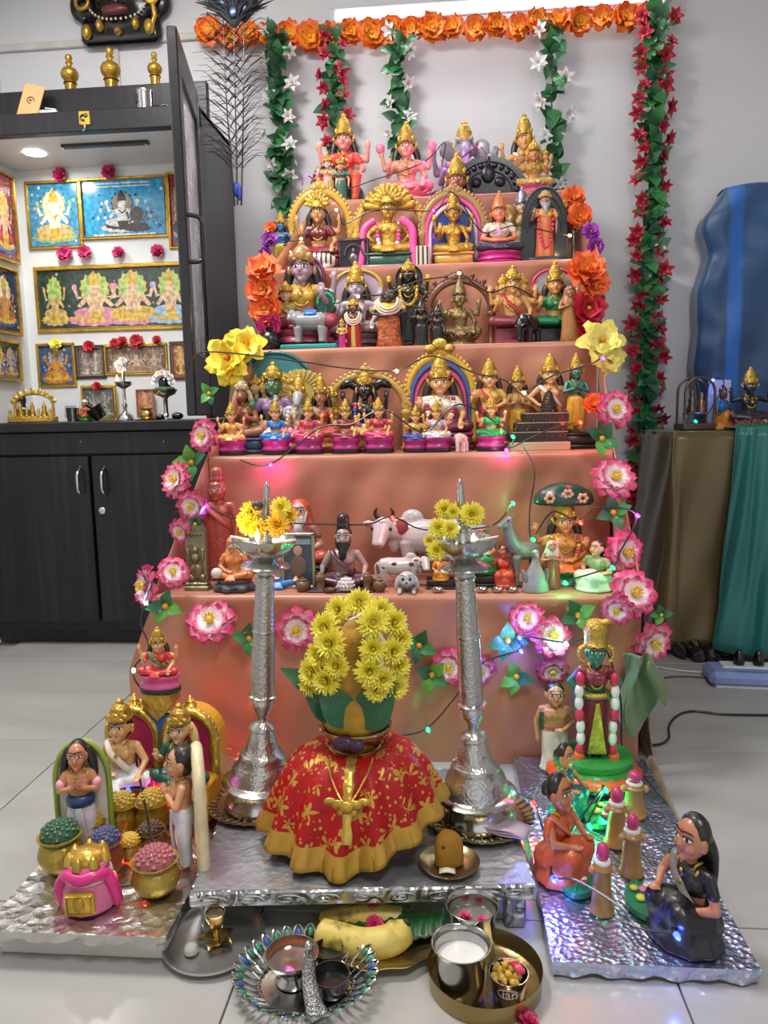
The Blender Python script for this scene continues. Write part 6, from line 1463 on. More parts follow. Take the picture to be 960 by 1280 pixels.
# ============================================================ dolls on the right board
t = FG(742, 973, 774, ZR, 'tall green-faced standing deity with ribbed gold crown on orange lotus base', pose='stand', skin='#14745c', dress=paint('#6d1f2e', .4, 0, .3, 22, .2), blouse=paint('#7a2430', .4, .1, .3, 30, .2), crown='tall', hair='short', haircol='#b08f3c', arms=('down', 'hip', 'hip', None), neck=2, ped='round', pedc=('#2a8a3c', '#16140f'), garl=None, wx=.92, sash=None, hk=1.3)
Zp = THI['round']
sub(t, 'lotus_ring', G().lathe([(.37, .055), (.44, .065), (.43, .1), (.36, .14), (.3, .15)], n=48, flute=(24, .03), sy=.85), paint('#d8551f', .4))
sub(t, 'gold_pleats', G().prism([(-.015, Zp+.5), (.015, Zp+.5), (.085, Zp+.05), (-.085, Zp+.05)], -.135, -.1), GOLD(), False)
for s_ in (-1, 1):
    for i in range(7): sub(t, 'garland_segment', G().mat(i % 3).ell((s_*(.155+.01*math.sin(i)), -.1, Zp+.7-.105*i), (.042, .04, .066), n=10, k=7), [paint('#c8284c'), paint('#dedad6'), paint('#dedad6')])
    sub(t, 'garland_tassel', G().ell((s_*.16, -.1, Zp+.0), (.055, .045, .075)), paint('#dd6a24'))
sub(t, 'gold_belt', G().tube([(.125*math.cos(2*PI*k_/20), .1*math.sin(2*PI*k_/20), Zp+.55) for k_ in range(20)], .026, 6, True), GOLD())
sub(t, 'chest_gem', G().box((0, -.125, Zp+.7), (.04, .02, .055), bev=.006), paint('#8f1f48', .2), False)
sub(t, 'backboard', G().box((.25, .12, .55), (.1, .03, 1.1), bev=.02), paint('#7a9a8a', .4), False) if False else None
t = FG(693, 962, 853, ZR, 'bald brown-skinned priest doll in white dhoti standing behind the women', pose='stand', skin='#b98658', dress='#d5cfc0', crown=None, hair='short', arms=('down', 'lap'), fat=1.25, neck=1, wx=1.15, name='priest_figurine', hk=1.4)
sub(t, 'shoulder_cloth', G().tube([(-.14, -.1, .74), (-.15, -.11, .62), (-.14, -.115, .54)], .022, 6, sq=.4), paint('#1c4a38')); sub(t, 'forehead_ash', G().box((0, -.112, .972), (.08, .006, .014), bev=.003), WHT(), False); sub(t, 'waist_fold', G().lathe([(.115, .52), (.125, .535), (.115, .55)], n=20, sy=.85), paint('#8a4a3c'))
t = FG(706, 1012, 929, ZR, 'kneeling woman doll in blue-teal sari with black hair bun', pose='kneel', skin='#b97d52', dress='#1b6a72', blouse='#1f5f86', sash='#c9a860', crown=None, hair='bun', arms=('reach', 'reach'), rz=.95, neck=1, name='woman_figurine', bust=.3, wy=.72, hk=1.4)
t = FG(698, 1090, 966, ZR, 'kneeling woman doll in orange sari with black hair bun', pose='kneel', skin='#b5714a', dress='#c4552a', blouse='#c04f2a', sash='#b96a48', crown=None, hair='bun', arms=('reach', 'reach'), rz=.95, neck=1, name='woman_figurine', bust=.3, wy=.72, hk=1.4)
t = FG(862, 1168, 1017, ZR, 'kneeling woman doll in black sari with long black hair', pose='kneel', skin='#b5765a', dress='#100e12', blouse='#131115', sash='#77716e', crown=None, hair='back', arms=('reach', 'lap'), rz=-1.15, neck=1, name='woman_figurine', bust=.3, wy=.72, hk=1.4)
def leaf_tray(px, pyb, wpx, label, rz):
    p = on(px, pyb, ZR); k = (at(px+1, pyb, p.y)-at(px, pyb, p.y)).x; r = wpx*k/2
    t = thing('leaf_platter', label, 'platter', p, rz, 'green leaf platters')
    out = [(r*1.25*math.sin(a)*(1 if math.cos(a) < .2 else 1-.35*math.cos(a)), r*1.9*math.cos(a)) for a in [2*PI*i/24 for i in range(24)]]
    g = G(); g.add([(x, y, .0) for x, y in out]+[(x*1.05, y*1.05, .012) for x, y in out], [tuple(range(23, -1, -1)), tuple(range(24, 48))]+[(i, (i+1) % 24, 24+(i+1) % 24, 24+i) for i in range(24)])
    sub(t, 'leaf', g, paint('#0f7a52', .35), False)
    sub(t, 'midrib', G().cap((0, -r*1.7, .013), (0, r*1.7, .013), .0015, .0015, 6), paint('#1f9a66'))
    for (x, y, c, q) in ((-.4, .9, '#d8c22c', .3), (.2, .7, '#e0789a', .34), (.5, 1.1, '#e6e0d4', .22), (-.3, -.2, '#d9c84a', .36), (.35, -.3, '#e8e2da', .3), (.3, .15, '#c86a80', .2), (.5, -.6, '#b53a3a', .2)):
        sub(t, 'offering', G().ell((x*r, y*r, .016), (q*r, q*r, q*r*.55), n=10, k=6), paint(c))
leaf_tray(723, 1104, 36, 'green leaf platter of offerings before the orange-sari woman', -.3)
leaf_tray(805, 1130, 38, 'green leaf platter of offerings before the black-sari woman', .1)
leaf_tray(752, 1022, 32, 'green leaf platter of offerings before the standing deity', -.5)
leaf_tray(742, 1045, 20, 'small green leaf platter beside the blue-teal woman', -.2) if False else None
def gpost(px, pyb, pyt, label):
    p = on(px, pyb-4, ZR); h = ztop(px, pyt, p.y)-ZR; k = (at(px+1, pyb, p.y)-at(px, pyb, p.y)).x; r = 14*k
    t = thing('clay_post', label, 'ornament', p, 0, 'garlanded clay posts')
    sub(t, 'post', G().lathe([(r*1.1, 0), (r*1.15, .004), (r*.95, h*.08), (r*.8, h*.4), (r*.75, h*.58), (r*.95, h*.64), (r*.7, h*.7)], n=20), paint('#9a7038', .45)); sub(t, 'top', G().ell((0, 0, h*.86), (r*.62, r*.62, h*.14)), paint('#b53068', .35))
    sub(t, 'white_band', G().lathe([(r*.68, h*.7), (r*.75, h*.73), (r*.68, h*.76)], n=18), WHT()); sub(t, 'black_band', G().lathe([(r*.66, h*.65), (r*.74, h*.68), (r*.66, h*.7)], n=18), BLK())
    for s_ in (-1, 1): sub(t, 'side_knob', G().ell((s_*r*.95, -.2*r, h*.62), (r*.3, r*.3, r*.35)), paint('#b08a58'))
gpost(752, 1142, 1053, 'tan clay post with pink cap before the black-sari woman'); gpost(789, 1095, 1017, 'tan clay post with pink cap behind the leaf platter'); gpost(770, 1058, 984, 'slim tan clay post with pink cap beside the standing deity platter'); gpost(792, 1022, 963, 'tan clay post with pink arched cap near the green cloth')
# ============================================================ trays on the floor in front
p = on(268, 1180, .001); k = (at(269, 1180, p.y)-at(268, 1180, p.y)).x; r = 62*k
t = thing('steel_plate', 'round steel plate tilted against the stool leg', 'plate', p+Vector((0, .0, .004)), 0); t.rotation_euler = (.06, 0, 0)
sub(t, 'plate', G().lathe([(.0005, .0015), (r*.78, .0015), (r*.9, .008), (r*.97, .014), (r, .014), (r, .011), (r*.8, 0), (.0005, 0)], n=56, close=False), paint('#c4c4c2', .33, .9, .05, 12, .06, 0))
ih = thing('incense_holder', 'brass incense holder with flared cup and leaf feet on the steel plate', 'incense holder', p+Vector((.006, -.004, .0075)))
sub(ih, 'cup', G().lathe([(.006, .026), (.01, .03), (.016, .045), (.017, .056), (.015, .056), (.013, .046), (.0005, .044)], n=24, close=False), BRASS()); sub(ih, 'stem', G().lathe([(.012, 0), (.012, .003), (.004, .008), (.004, .028)], n=14), BRASS())
for i in range(5): put('leaf_foot', leaf_mesh(), BRASS(), ih, (0, 0, .004), (.12, 0, 2*PI*i/5+.5), .034)
sub(ih, 'perforated_lid', G().lathe([(.0005, .052), (.0135, .052), (.0135, .054), (.0005, .055)], n=20), paint('#3a2c1c', .5))
t = thing('incense_ash', 'grey white ash cone beside the incense holder', 'ash', p+Vector((-.03, -.03, .0075))); sub(t, 'cone', G().lathe([(.012, 0), (.012, .005), (.009, .012), (.001, .014)], n=14), paint('#a9a6a2', .9, 0, .5))
# peacock filigree tray
p = on(383, 1232, .001); k = (at(384, 1232, p.y)-at(383, 1232, p.y)).x; r = 80*k
pt = thing('peacock_tray', 'silver peacock filigree tray with green and blue enamel feather tips', 'tray', p)
sub(pt, 'floor', G().lathe([(.0005, .003), (r*.72, .003), (r*.76, .004), (r*.76, .002), (.0005, .001)], n=48, sy=.85, close=False), SILVER())
sub(pt, 'rim', G().tube([(r*.74*math.cos(a), r*.74*.85*math.sin(a), .005) for a in [2*PI*i/48 for i in range(48)]], .003, 6, True), SILVER())
def fe():
    g = G().mat(0); g.tube(spline([(0, 0, 0), (.006, .014, .008), (.0075, .026, .017), (0, .036, .024), (-.0075, .026, .017), (-.006, .014, .008), (0, 0, 0)], 4), .0016, 5)
    g.mat(1).ell((0, .027, .0175), (.004, .007, .0025), (.6, 0, 0), n=8, k=5); return g.mesh('feather')
for i in range(34):
    a = 2*PI*i/34
    if -2.2 < (a-PI*1.5+PI) % (2*PI)-PI < -5: continue
    put('feather', cached('feather', fe), [SILVER(), paint(('#1f7a55', '#2456a0', '#2a8a70')[i % 3], .3)], pt, (r*.7*math.cos(a), r*.7*.85*math.sin(a), .004), (0, 0, a-PI/2), r*.42/.036)
sub(pt, 'peacock_neck', G().tube(spline([(.03, -r*.62, .004), (.022, -r*.55, .02), (.012, -r*.35, .045), (.012, -r*.28, .075), (.014, -r*.33, .095)], 5), [.016-.0005*i for i in range(21)], 10), paint('#b0b0ac', .25, .95, .8, 260))
sub(pt, 'peacock_head', G().ell((.014, -r*.35, .098), (.008, .011, .008)).cap((.014, -r*.44, .096), (.014, -r*.52, .09), .004, .001, 6), SILVER())
c_ = thing('powder_cup', 'silver footed cup lined with copper-brown powder on the peacock tray', 'cup', p+Vector((-r*.22, .005, .0048)))
hcup = ztop(362, 1193, p.y)-.006
sub(c_, 'cup', G().lathe([(.026, 0), (.027, .004), (.018, .012), (.02, .02), (.032, .032), (.04, hcup*.75), (.043, hcup), (.041, hcup), (.038, hcup*.75), (.03, .036), (.0005, .034)], n=36, close=False), STEEL()); sub(c_, 'powder', G().lathe([(.0405, hcup*.93), (.037, hcup*.75), (.02, hcup*.6), (.0005, hcup*.57)], n=30, close=False), paint('#8a4a22', .85, 0, .5, 50, .3, 0))
for (dx_, dy_, s_, lab) in ((.042, -.012, 1, 'small dark steel bowl beside the copper-lined cup'), (.028, .05, .85, 'smaller dark steel bowl behind the peacock neck')):
    c_ = thing('small_bowl', lab, 'bowl', p+Vector((dx_, dy_, .0048)))
    sub(c_, 'bowl', G().lathe([(.02*s_, 0), (.026*s_, .002), (.029*s_, .02*s_), (.03*s_, .028*s_), (.028*s_, .028*s_), (.026*s_, .008), (.0005, .006)], n=28, close=False), paint('#6a6a6c', .25, .95)); sub(c_, 'content', G().lathe([(.0005, .012*s_), (.026*s_, .012*s_), (.026*s_, .011*s_)], n=20), paint('#1c191a', .3))
# bananas on a leaf and a gold leaf-shaped plate
p = on(468, 1180, .001); k = (at(469, 1180, p.y)-at(468, 1180, p.y)).x
t = thing('gold_plate', 'wavy gold leaf-shaped plate under the bananas', 'plate', p)
sub(t, 'plate', G().lathe([(.0005, .003), (.07, .003), (.1, .012), (.118, .02), (.119, .0185), (.1, .009), (.07, .001), (.0005, .001)], n=96, flute=(12, .03, lambda q: max(0, 1-abs(q-.5)*1.2)), sy=.72, close=False), paint('#b9a468', .25, .9, .15))
t = thing('banana_leaf', 'dark green banana leaf lying on the gold plate', 'leaf', p+Vector((.03, .02, .006)))
sub(t, 'blade', G().grid(lambda u, v: (-.08+.17*v, (-.055+.11*u)*(1-.4*v), .006+.02*v+.008*math.sin(u*3)+.002*math.sin(v*60)), 12, 40), paint('#1c4a22', .4, 0, .2, 40, .2), solid=.001)
def banana(label, pts, r, dz=0):
    P = spline([at(x, y, Y) for x, y, Y in pts], 8); n = len(P)
    base = min(P, key=lambda q: q.z); o = thing('banana', label, 'banana', P[n//2]); L0 = Vector(o.location)
    rad = [r*min(1, .38+ (i/(n-1))*7, .3+(1-i/(n-1))*5.5) for i in range(n)]
    sub(o, 'fruit', G().tube([q-L0 for q in P], rad, 10), banana_m()); 
    sub(o, 'stem', G().tube([P[0]-L0, P[0]-L0+(P[0]-P[1]).normalized()*.022], [r*.4, r*.33], 8), paint('#7a6a2c', .6)); sub(o, 'tip', G().tube([P[-1]-L0, P[-1]-L0+(P[-1]-P[-2]).normalized()*.006], [r*.3, r*.22], 8), paint('#2a2018', .7))
def banana_m():
    if 'ban' in _m: return _m['ban']
    m, t, b = newmat('ripe_banana'); tc = t.nodes.new('ShaderNodeTexCoord'); n = t.nodes.new('ShaderNodeTexNoise'); n.inputs['Scale'].default_value = 26; n.inputs['Detail'].default_value = 4
    r_ = t.nodes.new('ShaderNodeValToRGB'); e = r_.color_ramp.elements; e[0].position = .3; e[0].color = lin('#3a2a18'); e[1].position = .42; e[1].color = lin('#c9b04e'); q = e.new(.7); q.color = lin('#d6c474')
    t.links.new(tc.outputs['Object'], n.inputs['Vector']); t.links.new(n.outputs['Fac'], r_.inputs['Fac']); t.links.new(r_.outputs['Color'], b.inputs['Base Color']); b.inputs['Roughness'].default_value = .5
    _m['ban'] = m; return m
Yb = p.y
banana('thick ripe banana with brown blotches across the gold plate', [(398, 1166, Yb+.0), (420, 1172, Yb-.012), (455, 1180, Yb-.02), (490, 1174, Yb-.02), (508, 1154, Yb-.012)], .026)
banana('ripe banana behind the blotched one under pink petals', [(396, 1160, Yb+.045), (430, 1150, Yb+.045), (465, 1146, Yb+.045), (492, 1150, Yb+.045), (504, 1152, Yb+.045)], .024)
for (px, py, s_, lab) in ((468, 1155, .016, 'magenta flower petal lying on the bananas'), (466, 1131, .012, 'small magenta petal behind the bananas')):
    t = thing('petal', lab, 'petal', at(px, py, Yb-.0) if s_ > .013 else at(px, py, Yb+.045), 0, 'loose magenta petals'); put('bloom', flower_mesh('ruffle'), [paint('#c01f5c', .5), paint('#8a1444')], t, None, aim((.2, -.8, .6)), s_)
p = on(660, 1277, .001)
t = thing('petal', 'magenta petal lying alone on the floor tiles', 'petal', p, 0, 'loose magenta petals'); put('bloom', flower_mesh('ruffle'), [paint('#c01f5c', .5), paint('#8a1444')], t, None, aim((.2, -.2, .9)), .017)
# brass tray with tumblers
p = on(606, 1228, .001); k = (at(607, 1228, p.y)-at(606, 1228, p.y)).x; r = 71*k
t = thing('brass_tray', 'deep round brass tray holding the steel tumblers', 'tray', p)
sub(t, 'tray', G().lathe([(.0005, .002), (r*.95, .002), (r*.985, .005), (r, .03), (r*1.01, .031), (r*1.01, .029), (r*.99, .0), (.0005, 0)], n=64, close=False), paint('#a08a58', .26, .95, .1))
def tumbler(px, pyb, pyt, wpx, label, fill, z, dirt=None):
    q = on(px, pyb, z); k = (at(px+1, pyt, q.y)-at(px, pyt, q.y)).x; r = wpx*k/2; h = ztop(px, pyt, q.y)-z
    t = thing('tumbler', label, 'tumbler', q)
    sub(t, 'cup', G().lathe([(r*.76, 0), (r*.78, .001), (r*.82, h*.4), (r*.88, h*.88), (r*.99, h*.985), (r, h), (r*.97, h*1.005), (r*.92, h*.985), (r*.85, h*.88), (r*.8, h*.4), (r*.72, .004), (.0005, .004)], n=44, close=False), STEEL())
    sub(t, 'liquid', G().lathe([(.0005, h*.7), (r*.83, h*.7), (r*.83, h*.69)], n=36, close=False), fill)
    return t, q, r, h
tm = tumbler(577, 1240, 1178, 76, 'large steel tumbler of milk in the brass tray', paint('#dcdad6', .25), .0035)
tw_ = tumbler(591, 1196, 1130, 68, 'steel tumbler of water with floating pink petals behind the milk', paint('#8a857c', .05, .3), .0015)
for (dx_, dy_) in ((-.012, .004), (.016, -.006)): put('petal', flower_mesh('ruffle'), [paint('#c9306c', .5), paint('#8a1444')], tw_[0], (dx_, dy_, tw_[3]*.7+.002), (.2, 0, 1), .011)
q = on(636, 1246, .0035); k = (at(637, 1200, q.y)-at(636, 1200, q.y)).x; r = 25*k; h = ztop(636, 1215, q.y)-.0035
t = thing('offering_cup', 'small steel cup of boiled chickpeas with an oval printed label', 'cup', q)
sub(t, 'cup', G().lathe([(r*.78, 0), (r*.8, .001), (r*.9, h*.7), (r, h), (r*.95, h), (r*.85, h*.6), (r*.74, .004), (.0005, .004)], n=40, close=False), STEEL())
lab = G(); th0 = -PI/2-.12
def labf(u, v):
    a = 2*PI*u; x = .95*v*math.cos(a); z = .42*v*math.sin(a); b_ = th0+x*.62; zz_ = .6+z*.42; rr2 = r*(.8+.1*zz_/.7 if zz_ < .7 else .9+.1*(zz_-.7)/.3)+.0008
    return (rr2*math.cos(b_), rr2*math.sin(b_), h*.6+z*h*.42)
sub(t, 'label', G().grid(labf, 28, 5, cu=True), paint('#4a1a20', .5))
sub(t, 'label_rim', G().tube([labf(i/28, 1.0) for i in range(28)], .0006, 5, True), paint('#c9a8a0', .4))
cu = bpy.data.curves.new('lettering', 'FONT'); cu.body = 'ian'; cu.size = r*.72; cu.align_x = 'CENTER'; cu.extrude = .0002
tmp = bpy.data.objects.new('tmp', cu); C.objects.link(tmp); me = bpy.data.meshes.new_from_object(tmp.evaluated_get(bpy.context.evaluated_depsgraph_get())); bpy.data.objects.remove(tmp)
for v in me.vertices:
    b_ = th0+v.co.x/r*1.05+.1; rr2 = r*.9+.0016+v.co.z; v.co = (rr2*math.cos(b_), rr2*math.sin(b_), h*.6-r*.2+v.co.y)
put('lettering', me, paint('#d8cfc8', .4), t)
pk = {}
def pea(): return G().ell((0, 0, 0), (.0062, .0056, .0058), n=8, k=6).cap((0, -.005, .002), (0, -.0068, .003), .0018, .001, 5).mesh('chickpea')
for i in range(26):
    a = i*2.4; rr2 = r*.8*math.sqrt((i % 13+.5)/13); put('chickpea', cached('pea', pea), paint('#c9a23c', .5), t, (rr2*math.cos(a), rr2*math.sin(a), h*.9+.006*(1-rr2/r)+(.008 if i > 12 else 0)*(1-rr2/r)), (random.random()*6, random.random()*6, 0))
sub(t, 'petal', G().grid(lambda u, v: (.004+.012*u-.014*(v-.5), -.006+.03*(v-.5), h+.012+.006*math.sin(v*4)+.004*u), 5, 8), paint('#c01f4c', .5), solid=.001)
# ============================================================ cloth at the right end of the stand
GRN = satin('green_gold_silk', '#3a6a50', '#7a7a48', .35)
def gcl(u, v):
    p = at(778+44*u+12*v*u+6*math.sin(v*6+u*4), 818+(88-34*u*u+16*math.sin(u*7))*v, 1.82-.02*math.sin(u*9)*v)
    return (p.x, p.y+.014*math.sin(u*13+v*3), max(.008, p.z))
tag(G().grid(gcl, 18, 26).build('silk_border_cloth', GRN, solid=.002), 'green and gold silk end hanging at the stand side behind the standing deity', 'cloth')
def gtr(u, v):
    p = on(806+34*v+14*u, 955+85*v, .004); return (p.x, p.y, .006+.02*math.sin(u*PI)*(1-.7*v))
tag(G().grid(gtr, 8, 20).build('trailing_cloth', satin('brown_gold_silk', '#6a5638', '#8a7448', .4), solid=.002), 'brown gold cloth end trailing on the tiles beside the holographic board', 'cloth')
# ============================================================ lotus garland round the stand
def pxs(px, py, Y): return (at(px+1, py, Y)-at(px, py, Y)).length
def strand(name, label, items, cord=None, cat='garland'):
    c0 = at(items[0][1], items[0][2], items[0][3]); t = thing(name, label, cat, c0)
    for it in items:
        kind, px, py, Y, r = it[:5]; d = it[5] if len(it) > 5 else (random.uniform(-.2, .2), -1, random.uniform(0, .4)); p = at(px, py, Y)-c0; R = r*pxs(px, py, Y)
        if kind == 'L': flw(t, 'lotus', p, d, R, M_LOTUS, paint('#d9b82c'))
        elif kind == 'G':
            b = random.uniform(0, 6)
            for k in range(4):
                a = b+k*PI/2+random.uniform(-.4, .4); lf(t, p, (math.cos(a), -.35, math.sin(a)), R, (M_LEAF, M_LEAFL, M_LEAFD)[random.randrange(3)])
            sub(t, 'bud', G().ell(tuple(p+Vector((0, -.006, 0))), (R*.16, R*.14, R*.16)), paint('#e0a02c'))
        elif kind == 'S': put('stem', cached('stem', lambda: G().cap((0, 0, 0), (0, 0, 1), .03, .025, 6).mesh('stem')), M_LEAFL, t, p, aim(at(*d)-at(px, py, Y)), (R, R, (at(*d)-at(px, py, Y)).length))
    return t
Y0, Y1, Y2 = SY[0]-.03, SY[1]-.03, SY[2]-.03
strand('lotus_garland', 'pink and white fabric lotus garland climbing beside the red monk', [('L', 255, 545, Y1, 22, (-.5, -1, .1)), ('G', 240, 578, Y1-.05, 24), ('G', 262, 492, Y1, 16), ('L', 220, 600, Y1-.1, 24, (-.6, -1, .3)), ('L', 240, 632, Y1-.12, 21, (-.1, -1, -.2)), ('L', 226, 664, Y1-.16, 17, (-.3, -1, -.3)), ('G', 245, 655, Y1-.14, 14), ('L', 183, 733, Y0, 27, (-.9, -.8, .2)), ('L', 216, 716, Y0-.0, 20, (.4, -1, .5)), ('G', 208, 757, Y0-.02, 25)])
strand('lotus_garland', 'pink and white fabric lotus garland hung across the front cloth behind the lamps', [('L', 264, 776, Y0, 31, (0, -1, .7)), ('G', 312, 797, Y0, 23), ('L', 371, 787, Y0, 28, (.1, -1, .1)), ('G', 524, 806, Y0, 25), ('G', 540, 843, Y0, 25), ('L', 562, 834, Y0, 25, (-.2, -1, .1)), ('L', 600, 838, Y0, 22, (.3, -1, -.2)), ('G', 634, 800, Y0-.01, 28), ('G', 645, 845, Y0, 25), ('L', 660, 775, Y0, 24, (-.3, -1, .5)), ('L', 690, 795, Y0-.02, 27, (.2, -1, .4)), ('L', 690, 838, Y0, 22, (.1, -1, -.4)), ('S', 470, 800, Y0, .1, (524, 806, Y0)), ('S', 540, 810, Y0, .1, (600, 838, Y0)), ('S', 275, 760, Y0, .1, (312, 797, Y0))])
strand('lotus_garland', 'pink and white fabric lotus garland falling beside the canopied goddess', [('L', 768, 512, Y1, 25, (.3, -1, .2)), ('G', 752, 548, Y1-.03, 25), ('L', 768, 598, Y1-.06, 30, (.2, -1, .6)), ('G', 766, 640, Y1-.1, 25), ('L', 780, 690, Y1-.15, 30, (.6, -1, .1)), ('G', 722, 768, Y0, 26), ('L', 792, 742, Y0, 32, (.3, -1, .5)), ('L', 772, 762, Y0-.02, 22, (-.4, -1, -.2)), ('G', 826, 768, Y0, 16), ('L', 815, 803, Y0, 30, (.5, -1, -.2)), ('S', 722, 768, Y0, .1, (780, 740, Y0))])
# big single fabric blooms at the step ends
def bloom(label, lst):
    c0 = at(lst[0][0], lst[0][1], lst[0][2]); t = thing('fabric_flower', label, 'fabric flower', c0)
    for (px, py, Y, r, kind, m, m2, d) in lst: flw(t, kind, at(px, py, Y)-c0, d, r*pxs(px, py, Y), m, m2)
    return t
bloom('large yellow fabric lily at the step end above the monkey-faced deity', [(286, 448, Y2-.05, 31, 'lily', M_LILY, ORC, (-.3, -1, .1)), (308, 432, Y2-.03, 24, 'lily', M_LILY, ORC, (.3, -1, .3)), (292, 465, Y2-.06, 18, 'lily', M_LILY, ORC, (0, -1, -.4))])
bloom('pale yellow fabric lily at the step end above the green-skinned archer', [(752, 428, Y2-.04, 30, 'lily', M_LILYP, ORC, (.1, -1, .3)), (762, 448, Y2-.05, 22, 'lily', M_LILYP, ORC, (.4, -1, -.3))])
Y3 = SY[2]+.06
bloom('column of orange ruffled fabric flowers beside the black pot', [(330, 338, Y3, 23, 'ruffle', M_ORN, YEL, (-.2, -1, .6)), (328, 362, Y3, 22, 'ruffle', M_ORN, YEL, (-.2, -1, .1)), (331, 385, Y3, 22, 'ruffle', M_ORN, YEL, (0, -1, 0)), (336, 405, Y3, 17, 'ruffle', ramp_mat('hot_pink_petal', [(0, '#c81a6a'), (1, '#e8408a')]), YEL, (.2, -1, -.3))])
bloom('orange and crimson fabric flowers beside the tan wooden saint', [(733, 340, Y3, 28, 'ruffle', M_ORN, YEL, (.1, -1, .5)), (742, 355, Y3-.01, 22, 'ruffle', M_ORN, YEL, (.4, -1, .1)), (735, 385, Y3, 25, 'ruffle', M_REDB, YEL, (.1, -1, -.1)), (738, 412, Y3, 19, 'ruffle', M_REDB, YEL, (.1, -1, -.3))])
Y4 = SY[3]+.05
bloom('orange fabric flowers beside the black arched slab', [(716, 248, Y4+.15, 16, 'ruffle', M_ORN, YEL, (.2, -1, .4)), (724, 270, Y4+.1, 17, 'ruffle', M_ORN, YEL, (.2, -1, 0))])
bloom('purple fabric flowers beneath the orange ones on the fourth step', [(738, 290, Y4, 12, 'ruffle', M_PURF, YEL, (.2, -1, .3)), (744, 308, Y4, 12, 'ruffle', M_PURF, YEL, (.2, -1, -.2))])
bloom('purple fabric flowers beside the blue flute deity', [(337, 300, Y4, 11, 'ruffle', M_PURF, YEL, (-.2, -1, .2)), (332, 318, Y4, 10, 'ruffle', M_PURF, YEL, (-.2, -1, 0)), (338, 285, Y4, 8, 'ruffle', M_ORN, YEL, (-.2, -1, .3))])
bloom('orange fabric flower beside the temple model', [(743, 505, SY[1]+.02, 15, 'ruffle', M_ORN, YEL, (.1, -1, .4))])
# ============================================================ garlands on the wall
def wall_garland(label, px, y0, y1, m, wpx=30, fr=.03, step=.03):
    a, b = at(px, y0, WY-.045), at(px, y1, WY-.045); t = thing('leaf_garland', label, 'garland', a); L = a.z-b.z; n = int(L/step); k = pxs(px, y0, WY); W = wpx*k/2
    for i in range(n):
        z = -L*i/n; s_ = 1 if i % 2 else -1; x = (b.x-a.x)*i/n*0+.006*math.sin(i*1.3)
        for q in range(3):
            d = (s_*random.uniform(.1, 1)*(1, -1, .2)[q], -.35, random.uniform(-1, .8)); lf(t, (x+s_*.008, random.uniform(-.012, .008), z), d, W*random.uniform(1.0, 1.45), (M_LEAF, M_LEAFD, M_LEAFD)[random.randrange(3)])
        if (i % 2 == 0 and random.random() < .85) or m is M_REDF:
            sd = (1 if (i//2) % 2 else -1) if m is not M_REDF else s_
            flw(t, 'star', (x+sd*W*random.uniform(.5, 1.0), -.03, z+random.uniform(-.018, .018)), (sd*random.uniform(-.1, 1.1), -1, random.uniform(-.8, .5)), fr*random.uniform(.75, 1.1), m, paint('#c9c08a') if m is M_WHITEF else paint('#8a1a2c'))
    sub(t, 'cord', G().tube([(.004*math.sin(i), .012, -L*i/12) for i in range(13)], .003, 6), M_LEAFD)
    sub(t, 'nail', G().cap((0, .02, .008), (0, .045, .008), .002, .003, 6), SILVER())
wall_garland('green leaf garland with white star flowers beside the peacock feather', 346, 46, 268, M_WHITEF, 36, .038)
wall_garland('short green leaf garland with crimson flowers behind the orange-robed deity', 418, 54, 200, M_REDF, 36, .036)
wall_garland('green leaf garland with white star flowers behind the rose-pink goddess', 498, 46, 205, M_WHITEF, 36, .036)
wall_garland('green leaf garland with white star flowers behind the half-yellow-faced deity', 692, 40, 252, M_WHITEF, 36, .038)
wall_garland('long red-flowered leaf garland hanging down beside the gold-clothed table', 818, 22, 690, M_REDF, 42, .038)
a, b = at(262, 43, WY-.04), at(806, 21, WY-.04); t = thing('flower_swag', 'orange and yellow fabric flower swag strung across the wall under the tube light', 'garland', a)
NF = 22
for i in range(NF):
    q = a.lerp(b, i/(NF-1))-a; q.z -= .02*math.sin(PI*i/(NF-1)); q.z += random.uniform(-.012, .012)
    flw(t, 'ruffle', q, (random.uniform(-.4, .4), -1, random.uniform(-.3, .5)), .056*random.uniform(.85, 1.15), M_ORF, YEL)
sub(t, 'cord', G().tube([(b-a)*(i/16)+Vector((0, .01, -.02*math.sin(PI*i/16))) for i in range(17)], .002, 6), paint('#c9c0a8'))
q = at(858, 12, WY-.012)
sub(t, 'tie_string', G().tube([b-a, q-a], .003, 6), paint('#c9c4b8')); 
# ============================================================ string lights
BC = {'m': ('#ff2ad0', (1, .1, .75)), 'w': ('#ffd890', (1, .75, .4)), 'g': ('#10ff60', (.03, 1, .3)), 'b': ('#2a40ff', (.1, .15, 1)), 'r': ('#ff2a1a', (1, .08, .04)), 'c': ('#90ffe8', (.3, 1, .85))}
def lights(label, pts, e=.26):
    "wire through the points; a letter marks a bulb"
    P = [at(p[0], p[1], p[2]) for p in pts]; t = thing('string_lights', label, 'string lights', P[0])
    sub(t, 'wire', G().tube([q-P[0] for q in spline(P, 6)], .0022, 5), paint('#14120f', .5))
    for q, p in zip(P, pts):
        if len(p) > 3:
            h, c = BC[p[3]]; v = q-P[0]
            sub(t, 'bulb', G().lathe([(.002, 0), (.0045, .002), (.0048, .008), (.003, .013), (.0005, .015)], tuple(v), 10, R=(1.9, 0, .4)), emis(h, 7)); sub(t, 'socket', G().cap(v+Vector((0, .008, 0)), v, .0035, .0045, 6), paint('#14120f', .5))
            ee = e*(p[4] if len(p) > 4 else 1)*(.55 if p[3] in 'gc' else 1); lamp('bulb_light', 'POINT', q+Vector((0, -.016, -.004)), ee, c, .006)
E4, D3, C2, B1 = SY[4]+.02, SY[3]+.0, SY[2]+.0, SY[1]+.0; A0 = SY[0]
